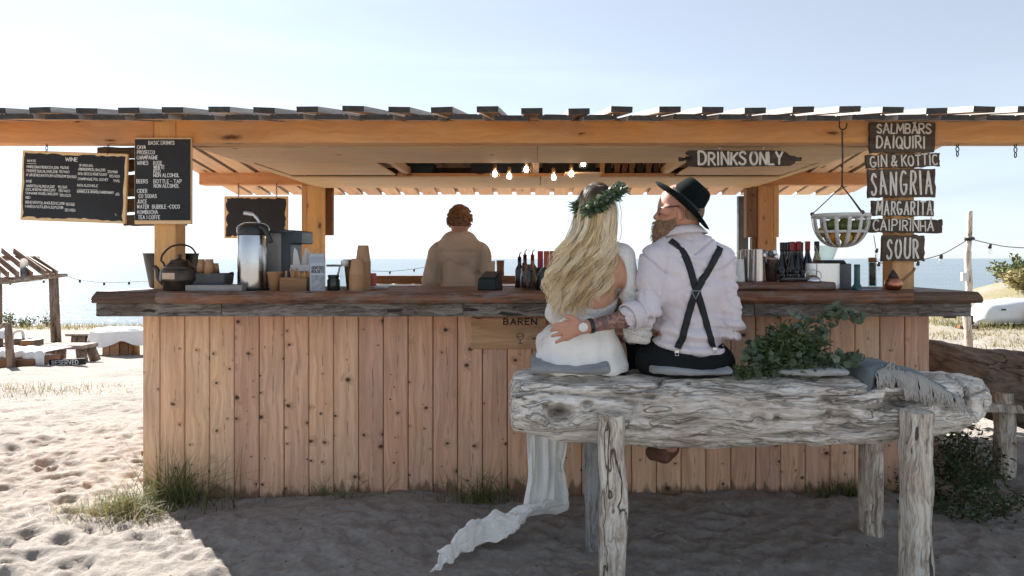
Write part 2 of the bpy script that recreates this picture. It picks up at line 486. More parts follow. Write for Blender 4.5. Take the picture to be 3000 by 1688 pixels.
SIGN_WOOD = mat_wood('sign_wood', (0.105, 0.072, 0.05), (0.04, 0.028, 0.02), 'X', 0.2, (0.015, 0.01, 0.008), rough=0.8, var=0.35, kscale=(9, 3), bump=0.5, weather=0.25)
BROWN_WOOD = mat_wood('brown_wood', (0.30, 0.15, 0.075), (0.15, 0.07, 0.035), 'X', 0.2, rough=0.6)
BROWN_WOODZ = mat_wood('brown_wood_upright', (0.30, 0.16, 0.085), (0.16, 0.075, 0.04), 'Z', 0.2, rough=0.6)
CHALK = mat_plain('chalkboard', (0.018, 0.02, 0.022), 0.75, var=0.35, scale=5, bump=0.05)
PAINT_W = mat_plain('white_paint', (0.74, 0.70, 0.62), 0.8, var=0.14, scale=30, bump=0.1)
CHALK_W = mat_plain('chalk_white', (0.78, 0.78, 0.75), 0.9, var=0.1, scale=40, bump=0.1)
STEEL = mat_plain('brushed_steel', (0.55, 0.55, 0.56), 0.22, 1.0, var=0.05, bump=0.03)
DARK_STEEL = mat_plain('dark_metal', (0.10, 0.105, 0.11), 0.45, 0.7, var=0.15)
IRON = mat_plain('iron', (0.05, 0.045, 0.042), 0.55, 0.6, var=0.3)
BLACK_PL = mat_plain('black_plastic', (0.018, 0.019, 0.02), 0.4, var=0.1, bump=0.05)
CARD = mat_plain('brown_card', (0.44, 0.25, 0.13), 0.8, var=0.06, bump=0.05)
WHITE_PL = mat_plain('white_plastic', (0.72, 0.72, 0.70), 0.4, var=0.04, bump=0.03)
PAPER = mat_plain('paper', (0.75, 0.73, 0.70), 0.85, var=0.05)
COPPER = mat_plain('copper', (0.50, 0.20, 0.12), 0.3, 1.0, var=0.25, scale=12)
ROPE = mat_plain('rope', (0.10, 0.075, 0.05), 0.9, var=0.3, scale=60)
WIRE = mat_plain('wire', (0.02, 0.02, 0.02), 0.6)
def mat_glass(name, col=(1, 1, 1), rough=0.02):
    t = NT(name)
    t.bsdf(col, rough, 0, None, 0.5, Transmission_Weight=1.0, IOR=1.45)
    return t.m
GLASS = mat_glass('clear_glass', (0.93, 0.96, 0.96))
def mat_thin_glass(name, col, op):
    t = NT(name)
    g = t.n('ShaderNodeBsdfGlossy', {'Color': (1, 1, 1, 1), 'Roughness': 0.04})
    tr = t.n('ShaderNodeBsdfTransparent', {'Color': (*col, 1)})
    fr = t.n('ShaderNodeLayerWeight', {'Blend': 0.25})
    mx = t.n('ShaderNodeMixShader', {0: t.math('MULTIPLY_ADD', t.math('POWER', fr.outputs['Facing'], 2.5), 0.65, op), 1: tr.outputs[0], 2: g.outputs[0]})
    t.t.links.new(mx.outputs[0], t.out.inputs[0])
    return t.m
THIN_GLASS = mat_thin_glass('thin_glass', (0.86, 0.90, 0.90), 0.02)
# ================================================================== the setting
def gz_base(x, y):
    x = np.asarray(x, float); y = np.asarray(y, float)
    zl = np.interp(y, [-50, 5.0, 8, 18, 24, 31, 34, 45, 80, 400], [0, 0, -0.2, -1.12, -1.45, -1.72, -1.86, -2.4, -3.2, -5])
    zr = np.interp(y, [-50, 5.0, 16, 20, 24, 30, 45, 80, 400], [0, 0, 0.0, -0.05, -0.7, -1.9, -2.6, -3.3, -5])
    b = sstep(2.5, 7.0, x)
    z = zl * (1 - b) + zr * b
    z = z + 1.05 * np.exp(-((x - 14.6) / 2.9) ** 2 - ((y - 18.6) / 2.4) ** 2)      # dune with shrubs on the right
    # sand banked up in front of the bar and below the bench
    z = z + 0.045 * np.exp(-((y - 3.75) / 0.35) ** 2) * sstep(-2.2, 0.5, x) * (1 - sstep(1.6, 2.6, x))
    return z

def ground_hit(px, py):
    """where the line of sight through a photo pixel meets the ground"""
    for y in np.arange(2.2, 60, 0.02):
        if Zp(py, y) <= float(gz_base(Xp(px, y), y)): return P(px, py, y)
    return P(px, py, 60)

def growing(start, stop, d0, k):
    out = [start]; d = d0; s = 1 if stop > start else -1
    while (stop - out[-1]) * s > 0:
        out.append(out[-1] + s * d); d *= k
    return out

def make_ground():
    xs = sorted(set(np.round([-x for x in growing(3.4, 700, 0.018, 1.022)] + list(np.arange(-3.382, 3.39, 0.018)) + growing(3.4, 700, 0.018, 1.022), 4)))
    ys = sorted(set(np.round([-x for x in growing(-2.2, 60, 0.04, 1.12)] + list(np.arange(2.218, 5.0, 0.016)) + growing(5.0, 900, 0.017, 1.0145), 4)))
    xs = np.array(xs); ys = np.array(ys)
    X, Y = np.meshgrid(xs, ys, indexing='ij')
    Z = gz_base(X, Y)
    near = 1 - sstep(14, 26, Y)
    Z = Z + near * 0.055 * fbm(X * 0.9, Y * 0.9, oct=3, seed=3)
    Z = Z + near * 0.020 * fbm(X * 3.1, Y * 3.1, oct=4, gain=0.55, seed=8)
    # footprints and scuffs: pits with a raised rim
    n = 8500
    R = np.random.default_rng(5)
    for i in range(n):
        cy = 2.2 + 13 * R.random() ** 1.35
        cx = (R.random() * 2 - 1) * (0.85 * cy + 0.6)
        quiet = 0.55 if (-2.2 < cx < 2.3 and cy < 4.2) else 1.0
        r = R.uniform(0.016, 0.034) if R.random() < 0.7 else R.uniform(0.03, 0.062); dep = R.uniform(0.009, 0.029) * quiet * min(1, r / 0.05)
        a = R.uniform(0, 3.14); el = R.uniform(1.0, 2.3)
        i0, i1 = np.searchsorted(xs, [cx - r * 5, cx + r * 5]); j0, j1 = np.searchsorted(ys, [cy - r * 5, cy + r * 5])
        if i1 - i0 < 2 or j1 - j0 < 2: continue
        dx = X[i0:i1, j0:j1] - cx; dy = Y[i0:i1, j0:j1] - cy
        u = (dx * math.cos(a) + dy * math.sin(a)) / el; v = -dx * math.sin(a) + dy * math.cos(a)
        d2 = (u * u + v * v) / (r * r)
        Z[i0:i1, j0:j1] += dep * (-np.exp(-d2 * d2 * 0.9) + 0.35 * np.exp(-(np.sqrt(d2) - 1.45) ** 2 * 5))
    Z = Z + near * 0.009 * (1 - 2 * np.abs(fbm(X * 9, Y * 11, oct=3, gain=0.6, seed=21)))
    # keep the sand low inside the bar
    nx, ny = X.shape
    idx = np.arange(nx * ny).reshape(nx, ny)
    F = np.stack([idx[:-1, :-1], idx[1:, :-1], idx[1:, 1:], idx[:-1, 1:]], -1).reshape(-1, 4)
    me = npmesh('sand', np.stack([X, Y, Z], -1).reshape(-1, 3), F, True)
    t = NT('beach_sand')
    c = t.coord('Object', False)
    fine = t.noise(c, 420.0, 3, 0.7)
    med = t.noise(c, 38.0, 5, 0.6)
    big = t.noise(c, 1.3, 4)
    col = t.ramp(t.math('ADD', t.math('MULTIPLY', fine, 0.5), t.math('MULTIPLY', med, 0.5)), [(0.32, (0.185, 0.163, 0.142)), (0.5, (0.30, 0.27, 0.24)), (0.68, (0.39, 0.355, 0.32))])
    col = t.mix(t.math('MULTIPLY', big, 0.3), col, (0.25, 0.222, 0.195))
    # bits of dark drift and straw
    vor = t.n('ShaderNodeTexVoronoi', {'Vector': t.vmul(c, (30, 18, 30)), 'Scale': 1.0})
    vs = t.n('ShaderNodeSeparateColor', {0: vor.outputs['Color']})
    bit = t.math('MULTIPLY', t.math('LESS_THAN', vor.outputs['Distance'], 0.16), t.math('LESS_THAN', vs.outputs[0], 0.12))
    col = t.mix(t.math('MULTIPLY', bit, 0.75), col, (0.06, 0.045, 0.03))
    # thin dry turf further up the beach on the right, and along the shore
    sp = t.n('ShaderNodeSeparateXYZ', {0: c})
    yy = t.math('DIVIDE', sp.outputs[1], 40.0)
    xx = t.math('DIVIDE', t.math('ADD', sp.outputs[0], 20.0), 40.0)
    tm = t.math('MULTIPLY', t.ramp(yy, [(0.27, 0.0), (0.36, 1.0)]), t.ramp(xx, [(0.60, 0.0), (0.68, 1.0)]))
    tm2 = t.ramp(yy, [(0.68, 0.0), (0.74, 1.0)])
    tm = t.math('MAXIMUM', tm, t.math('MULTIPLY', tm2, 0.8))
    patch = t.ramp(t.noise(c, 0.8, 5, 0.65), [(0.40, 0.0), (0.58, 1.0)])
    col = t.mix(t.math('MULTIPLY', tm, t.math('MULTIPLY_ADD', patch, 0.55, 0.2)), col, (0.20, 0.18, 0.07))
    lump = t.noise(c, 9.0, 4, 0.6)
    h = t.math('ADD', t.math('MULTIPLY', fine, 0.35), t.math('ADD', t.math('MULTIPLY', med, 0.9), t.math('MULTIPLY', lump, 2.0)))
    t.bsdf(col, 0.95, 0, t.bump(h, 0.7, 0.014), 0.1)
    return put('sand_ground', me, t.m, kind='structure')
ground = make_ground()

SEA_Z = -1.77
def make_sea():
    mb = MB()
    ys = [26.0] + growing(27, 9000, 1.5, 1.10)
    xs = [-9000, -3000, -1000, -300, -100, -40, -10, 10, 40, 100, 300, 1000, 3000, 9000]
    vs = [(x, y, SEA_Z) for y in ys for x in xs]
    m = len(xs)
    fs = [(j * m + i, j * m + i + 1, (j + 1) * m + i + 1, (j + 1) * m + i) for j in range(len(ys) - 1) for i in range(m - 1)]
    mb.raw(vs, fs, True)
    t = NT('sea_water')
    c = t.coord('Object', False)
    w1 = t.noise(t.vmul(c, (0.10, 0.42, 1)), 1.0, 5, 0.6, 0.3)
    w2 = t.noise(t.vmul(c, (0.7, 2.6, 1)), 1.0, 4, 0.6)
    w3 = t.noise(t.vmul(c, (0.012, 0.05, 1)), 1.0, 3)
    h = t.math('ADD', t.math('MULTIPLY', w1, 0.8), t.math('MULTIPLY', w2, 0.25))
    col = t.ramp(w3, [(0.35, (0.055, 0.085, 0.105)), (0.65, (0.085, 0.125, 0.145))])
    t.bsdf(col, 0.18, 0, t.bump(h, 0.55, 0.55), 0.5, IOR=1.33)
    return put('sea', mb.mesh('sea'), t.m, kind='structure')
make_sea()

# ------------------------------------------------------------------ leaves and grass
def mat_leaf(name, c1, c2, rough=0.55, trans=0.25, attr=True):
    t = NT(name)
    at = t.n('ShaderNodeAttribute', attribute_name='tone')
    n = t.noise(t.coord(), 25.0, 2)
    f = t.math('ADD', t.math('MULTIPLY', at.outputs['Fac'], 0.8), t.math('MULTIPLY', n, 0.2))
    col = t.ramp(f, [(0.1, c1), (0.9, c2)])
    d = t.n('ShaderNodeBsdfPrincipled', {'Base Color': col, 'Roughness': rough, 'Specular IOR Level': 0.35})
    tr = t.n('ShaderNodeBsdfTranslucent', {'Color': col})
    mx = t.n('ShaderNodeMixShader', {0: trans, 1: d.outputs[0], 2: tr.outputs[0]})
    t.t.links.new(mx.outputs[0], t.out.inputs[0])
    return t.m
GRASS = mat_leaf('grass_blades', (0.06, 0.085, 0.028), (0.24, 0.24, 0.09))
DRYGRASS = mat_leaf('dry_grass', (0.16, 0.13, 0.05), (0.40, 0.33, 0.16))
SHRUB = mat_leaf('shrub_leaves', (0.045, 0.065, 0.02), (0.17, 0.18, 0.06))
DKSHRUB = mat_leaf('dark_shrub_leaves', (0.03, 0.05, 0.022), (0.09, 0.13, 0.05))
EUCA = mat_leaf('eucalyptus_leaves', (0.045, 0.075, 0.045), (0.16, 0.21, 0.14), 0.55, 0.15)
HERB = mat_leaf('herb_leaves', (0.03, 0.06, 0.02), (0.10, 0.15, 0.06), 0.55, 0.15)

def blades(bases, hmin, hmax, w, lean=0.5, seg=4, seed=1, name='blades', out=None, curl=1.0):
    """many curved blades; bases: list of (x, y, z); out: centre they lean away from"""
    R = np.random.default_rng(seed)
    V = []; F = []; T = []
    for (x, y, z) in bases:
        h = R.uniform(hmin, hmax)
        if out is not None:
            a = math.atan2(y - out[1], x - out[0]) + R.normal(0, 0.7)
        else: a = R.uniform(0, 6.283)
        l = abs(R.normal(0, lean)) * h + 0.04 * h
        ax = R.uniform(0, 6.283)
        ww = w * R.uniform(0.6, 1.3)
        px_, py_ = math.cos(ax) * ww, math.sin(ax) * ww
        b = len(V); tone = R.random()
        for i in range(seg + 1):
            u = i / seg
            off = l * u ** 1.8
            zz = z + h * (u - 0.30 * curl * (l / h) * u ** 2.4)
            cx, cy = x + math.cos(a) * off, y + math.sin(a) * off
            k = (1 - u) ** 0.7 if i < seg else 0.04
            V.append((cx - px_ * k, cy - py_ * k, zz)); V.append((cx + px_ * k, cy + py_ * k, zz))
            T += [tone * 0.7 + 0.3 * u] * 2
        for i in range(seg):
            F.append((b + 2 * i, b + 2 * i + 1, b + 2 * i + 3, b + 2 * i + 2))
    me = npmesh(name, V, F, True)
    set_attr(me, 'tone', T)
    return me

def leaf_cloud(pts, size, seed=1, name='leaves', ratio=0.45, droop=0.3, cup=0.15, normal_bias=None):
    """leaf shaped faces (a kite with a fold) at the given points"""
    R = np.random.default_rng(seed)
    V = []; F = []; T = []
    for p in pts:
        s = size * R.uniform(0.6, 1.35)
        d = R.normal(0, 1, 3); d[2] = d[2] * 0.6 + droop
        if normal_bias is not None: d = d + np.asarray(normal_bias)
        d /= np.linalg.norm(d)
        q = np.cross(d, R.normal(0, 1, 3)); q /= np.linalg.norm(q)
        nrm = np.cross(d, q)
        w = s * ratio
        b = len(V); tone = R.random()
        P0 = np.asarray(p)
        for a_, c_, k_ in ((0, 0, 0), (0.3, 0.42, cup), (0.65, 0.36, cup), (1.0, 0, -cup * 0.5), (0.65, -0.36, cup), (0.3, -0.42, cup)):
            V.append(P0 + d * s * a_ + q * w * c_ * 2 * 0.6 + nrm * s * k_ * (1 if c_ else 0) * 0.6)
            T.append(tone)
        F.append((b, b + 1, b + 2, b + 3)); F.append((b, b + 3, b + 4, b + 5))
    me = npmesh(name, V, F, True)
    set_attr(me, 'tone', T)
    return me

def gz(x, y): return float(gz_base(x, y))

# ------------------------------------------------------------------ the beach bar
bar = thing('beach_bar', (0, 3.92, 0), 'long timber beach bar with plank front, open sides and board roof', 'bar')

def board_mesh(name, sx, sy, sz, mats, bevel=0.003, origin='c'):
    mb = MB(); mb.box((0, 0, sz / 2 if origin == 'b' else 0), (sx, sy, sz))
    return mb.mesh(name, mats, bevel)

# front planks, tongue and groove
PY = 3.92
pm = board_mesh('plank', 0.1385, 0.022, 1.16, [PINE_PANEL], 0.004, 'b')
pm_n = board_mesh('plank_narrow', 0.096, 0.022, 1.16, [PINE_PANEL], 0.004, 'b')
x = -2.26
R0 = np.random.default_rng(2)
put('plank', pm_n, at=(x + 0.05, PY + 0.011, -0.06), parent=bar); x += 0.1
while x < 2.25:
    put('plank', pm, at=(x + 0.0713, PY + 0.011 + R0.uniform(-0.0015, 0.0015), -0.06 + R0.uniform(-0.008, 0.0)), parent=bar)
    x += 0.1426
PX1 = x
sm = board_mesh('plank_side', 0.022, 0.1385, 1.16, [PINE_PANEL], 0.004, 'b')
for i in range(14):
    for sx in (-2.249, PX1 - 0.012):
        put('plank', sm, at=(sx, PY + 0.096 + i * 0.1426, -0.06), parent=bar)
bk = MB(); bk.box((0, PY + 0.045, 0.52), (4.44, 0.02, 1.1))  # black sheet added behind the planks to keep their gaps dark
put('plank_gap_shade', bk.mesh('plank_gap_shade'), BLACK_PL, parent=bar, at=(0, 0, 0))
# back wall
bm_ = board_mesh('plank_back', 0.178, 0.022, 1.16, [BROWN_WOODZ], 0.003, 'b')
for i in range(20):
    put('plank', bm_, at=(-1.70 + i * 0.18, 6.56, -0.06 + 0.02), parent=bar)
mb = MB(); mb.box((0.1, 6.53, 1.172), (3.66, 0.08, 0.085)); put('back_rail', mb.mesh('back_rail', bevel=0.004), BROWN_WOOD, parent=bar)
mb = MB(); mb.tube([(-1.7, 6.47, 1.135), (-0.8, 6.47, 1.128), (0, 6.47, 1.136), (0.9, 6.47, 1.129), (1.8, 6.47, 1.135)], 0.006, 6); put('cable', mb.mesh('cable'), WHITE_PL, parent=bar)

# counter top: three boards end to end, each with a wavy worn edge
def slab(name, x0, x1, y0, y1, z0, z1, mat, parent, seed, endl=0.0, endr=0.0, rough=0.006, nx=None, **kw):
    """thick board along X; endl / endr: how far the lower edge runs past the upper edge (bullnose)"""
    nx = nx or max(8, int((x1 - x0) / 0.02))
    n = nx + 1
    prof = [(0.012, 0), (0.0, 0.25), (0.0, 0.55), (0.006, 0.85), (0.02, 1.0), (0.5, 1.0), (1, 1.0), (1, 0.0), (0.5, 0.0)]
    V = []; F = []
    m = len(prof)
    for i in range(n):
        u = i / nx
        for k, (d, h) in enumerate(prof):
            yy = y0 + d if d < 0.1 else y0 + (y1 - y0) * d
            zz = z0 + (z1 - z0) * h
            xx = x0 + (x1 - x0) * u
            curve = math.sqrt(max(0, 1 - (1 - (1 - h)) ** 2))
            if i == 0: xx += endl * (1 - math.sqrt(max(0, 1 - h * h * 0.98)))
            if i == nx: xx -= endr * (1 - math.sqrt(max(0, 1 - h * h * 0.98)))
            V.append([xx, yy, zz])
    V = np.array(V)
    front = np.tile([1, 1, 1, 1, 0.7, 0, 0, 0, 0], n)
    nz = fbm(V[:, 0] * 7, V[:, 2] * 40, seed * 3.1, oct=4, gain=0.6, seed=seed) * 2
    V[:, 1] += front * (nz * rough)
    V[:, 2] += np.tile([1, .6, .3, .3, .3, .1, .1, .5, .5], n) * fbm(V[:, 0] * 5, 3.3, seed, oct=3, seed=seed + 5) * rough * 0.7
    for i in range(nx):
        for k in range(m):
            k2 = (k + 1) % m
            F.append((i * m + k, (i + 1) * m + k, (i + 1) * m + k2, i * m + k2))
    mb = MB(); mb.raw(V.tolist(), F, False)
    mb.raw(V[:m].tolist(), [tuple(range(m))], False)
    mb.raw(V[-m:].tolist(), [tuple(reversed(range(m)))], False)
    return put(name, mb.mesh(name), mat, parent=parent, **kw)

CT = 1.204
slab('counter_board', -2.36, -2.012, 3.615, 4.30, 1.142, CT, COUNTER_DARK, bar, 4, endl=0.045, rough=0.003)
slab('counter_board', -2.008, 1.998, 3.605, 4.30, 1.142, CT, COUNTER_WOOD, bar, 9, rough=0.008)
slab('counter_board', 2.002, 2.372, 3.615, 4.30, 1.142, CT - 0.002, COUNTER_DARK, bar, 6, endr=0.04, rough=0.003)
fx = [-2.362, -1.686, -0.390, 1.170, 1.608, 2.336]
for a, b in zip(fx[:-1], fx[1:]):
    mb = MB(); mb.box((0, 0, 0), (b - a - 0.003, 0.028, 0.072))
    put('fascia_board', mb.mesh('fascia_board', [GREY_BOARD], 0.003), at=((a + b) / 2, 3.675 + R0.uniform(-0.002, 0.002), 1.104), parent=bar)
mb = MB(); mb.box((0, 3.80, 1.122), (4.6, 0.2, 0.036)); put('counter_bearer', mb.mesh('counter_bearer'), BROWN_WOOD, parent=bar)

# posts
def post(x0, x1, y0, y1, z0, z1, mat=PINE_POST, name='post', bevel=0.005):
    mb = MB(); mb.box((0, 0, (z1 - z0) / 2), (x1 - x0, y1 - y0, z1 - z0))
    return put(name, mb.mesh(name, [mat], bevel), at=((x0 + x1) / 2, (y0 + y1) / 2, z0), parent=bar)
BY0, BY1 = 3.95, 4.07
post(-2.211, -2.086, BY0, BY1, -0.1, 2.179)
post(2.064, 2.191, BY0, BY1, -0.1, 2.179)
post(-2.145, -2.008, 6.40, 6.52, -0.1, 2.068); post(-2.20, -2.147, 6.405, 6.50, -0.1, 2.068, name='post_strip')
post(-2.06, -1.95, 6.55, 6.60, 1.60, 2.068, BROWN_WOODZ, 'strut_board')
post(2.083, 2.226, 6.40, 6.52, -0.1, 2.068); post(2.229, 2.282, 6.405, 6.50, 1.578, 2.068, name='post_strip'); post(2.229, 2.262, 6.41, 6.50, -0.1, 1.576, name='post_strip')
post(1.978, 2.080, 6.41, 6.50, 1.578, 2.068, BROWN_WOODZ, 'strut_board'); post(2.035, 2.080, 6.42, 6.50, -0.1, 1.576, BROWN_WOODZ, 'strut_board')
mb = MB(); mb.box((2.125, 7.1, 1.0), (0.055, 0.06, 2.05)); mb.box((2.185, 7.12, 1.0), (0.05, 0.04, 2.05)); put('steel_post', mb.mesh('steel_post'), DARK_STEEL, parent=bar)
# beams
def beam(x0, x1, y0, y1, z0, z1, mat=PINE_BEAM, name='beam'):
    mb = MB(); mb.box((0, 0, 0), (x1 - x0, y1 - y0, z1 - z0))
    return put(name, mb.mesh(name, [mat], 0.005), at=((x0 + x1) / 2, (y0 + y1) / 2, (z0 + z1) / 2), parent=bar)
for a, b in ((-3.25, -2.213), (-2.084, 2.062), (2.193, 3.5)): beam(a, b, BY0, BY1, 2.048, 2.18)
beam(-3.16, 3.4, 6.40, 6.52, 2.07, 2.193)
beam(-3.2, 3.4, 5.03, 5.15, 2.235, 2.355, name='ridge_beam')
# little repair block under the beam beside the signs
# roof boards
roof = put('roof', MB().box((0, 5.09, 2.385), (6.5, 0.16, 0.012)).mesh('roof_ridge_board'), ROOF_GREY, parent=bar)
def lower_section(w, t):
    g = 0.006
    return [(-w / 2, 0), (w / 2, 0), (w / 2, t - 0.004), (w / 2 - 0.012, t), (w / 2 - 0.018, t), (w / 2 - 0.024, t - g), (w / 2 - 0.030, t), (-w / 2 + 0.030, t), (-w / 2 + 0.024, t - g), (-w / 2 + 0.018, t), (-w / 2 + 0.012, t), (-w / 2, t - 0.004)]
def upper_section(w, t): return [(-w / 2, 0), (w / 2, 0), (w / 2, t), (-w / 2, t)]
def roof_board(sec, length, name):
    mb = MB(); mb.prism(sec, 0, length)
    me = mb.mesh(name, [ROOF_GREY, PINE_ROOF, ROOF_SILVER])
    for p in me.polygons:
        p.material_index = 1 if p.normal.z < -0.9 else 0 if abs(p.normal.y) > 0.9 else 2
    return me
FE, RG, BE = 3.60, 5.10, 7.28       # front eave, ridge, back eave
ZF, ZR, ZB = 2.110, 2.370, 2.055    # undersides
lf = math.hypot(RG - FE, ZR - ZF); af = math.atan2(ZR - ZF, RG - FE)
lb = math.hypot(BE - RG, ZR - ZB); ab = math.atan2(ZR - ZB, BE - RG)
me_l = roof_board(lower_section(0.176, 0.028), lf, 'roof_board_lower'); me_u = roof_board(upper_section(0.113, 0.03), lf, 'roof_board_upper')
me_lb = roof_board(lower_section(0.152, 0.026), lb, 'roof_board_back'); me_ub = roof_board(upper_section(0.10, 0.028), lb, 'roof_board_back_upper')
R1 = np.random.default_rng(31)
k = 0
x = -3.20
while x < 3.5:
    j = R1.uniform(-0.012, 0.012)
    put('roof_board', me_l, at=(x, FE + j, ZF + R1.uniform(-0.003, 0.003)), rot=(af, R1.normal(0, 0.008), 0), parent=roof)
    ju = R1.uniform(-0.03, 0.012)
    put('roof_board', me_u, at=(x + 0.118 + R1.uniform(-0.008, 0.008), FE + ju, ZF + 0.031 + R1.uniform(0, 0.007)), rot=(af + R1.normal(0, 0.003), R1.normal(0, 0.022), R1.normal(0, 0.004)), parent=roof)
    x += 0.236
x = -3.10
while x < 3.35:
    put('roof_board', me_lb, at=(x, BE + R1.uniform(-0.015, 0.015), ZB + R1.uniform(-0.003, 0.003)), rot=(ab, 0, math.pi), parent=roof)
    put('roof_board', me_ub, at=(x + 0.099, BE + R1.uniform(-0.05, 0.0), ZB + 0.029), rot=(ab, 0, math.pi), parent=roof)
    x += 0.198
# ceiling panels of the loft
def panel(x0, x1, y0, y1, z, t=0.012):
    mb = MB(); mb.box((0, 0, t / 2), (x1 - x0, y1 - y0, t))
    return put('ceiling_panel', mb.mesh('ceiling_panel', [PLYWOOD], 0.0015), at=((x0 + x1) / 2, (y0 + y1) / 2, z), parent=bar)
ZC = 2.05
panel(-2.06, 0.008, 4.13, 4.80, ZC); panel(0.013, 2.06, 4.13, 4.80, ZC)
panel(-2.06, -1.995, 4.803, 6.38, ZC); panel(-1.97, -1.13, 4.803, 5.50, ZC)
panel(1.13, 1.97, 4.803, 5.50, ZC); panel(1.995, 2.06, 4.803, 6.38, ZC)
panel(-1.99, 0.035, 5.555, 6.38, ZC - 0.012); panel(0.040, 1.99, 5.555, 6.38, ZC - 0.012)
panel(0.22, 0.50, 5.15, 5.42, ZC - 0.03)
for xx in (-2.03, -1.05, 0.0, 1.05, 2.03):
    mb = MB(); mb.box((xx, 5.1, ZC + 0.045), (0.045, 2.05, 0.06)); put('loft_joist', mb.mesh('loft_joist'), PINE_ROOF, parent=bar)
mb = MB(); mb.box((0, 4.11, ZC + 0.045), (4.1, 0.02, 0.075)); put('loft_edge', mb.mesh('loft_edge'), BROWN_WOOD, parent=bar)
# dark board added to make the loft look dark behind its opening
mb = MB(); mb.box((0, 6.0, 2.115), (4.1, 0.02, 0.12)); put('loft_dark_board', mb.mesh('loft_dark_board'), COUNTER_DARK, parent=bar)
# step at the side door
st = thing('door_step', (-2.5, 4.8, 0), 'low brown wooden step on the sand left of the plank front', 'step')
mb = MB(); mb.box((-2.44, 4.75, 0.07), (0.42, 0.34, 0.035)); put('tread', mb.mesh('tread', bevel=0.004), BROWN_WOOD, parent=st)
mb = MB(); mb.box((-2.38, 4.72, 0.0), (0.30, 0.05, 0.10)); put('riser', mb.mesh('riser', bevel=0.004), BROWN_WOOD, parent=st)
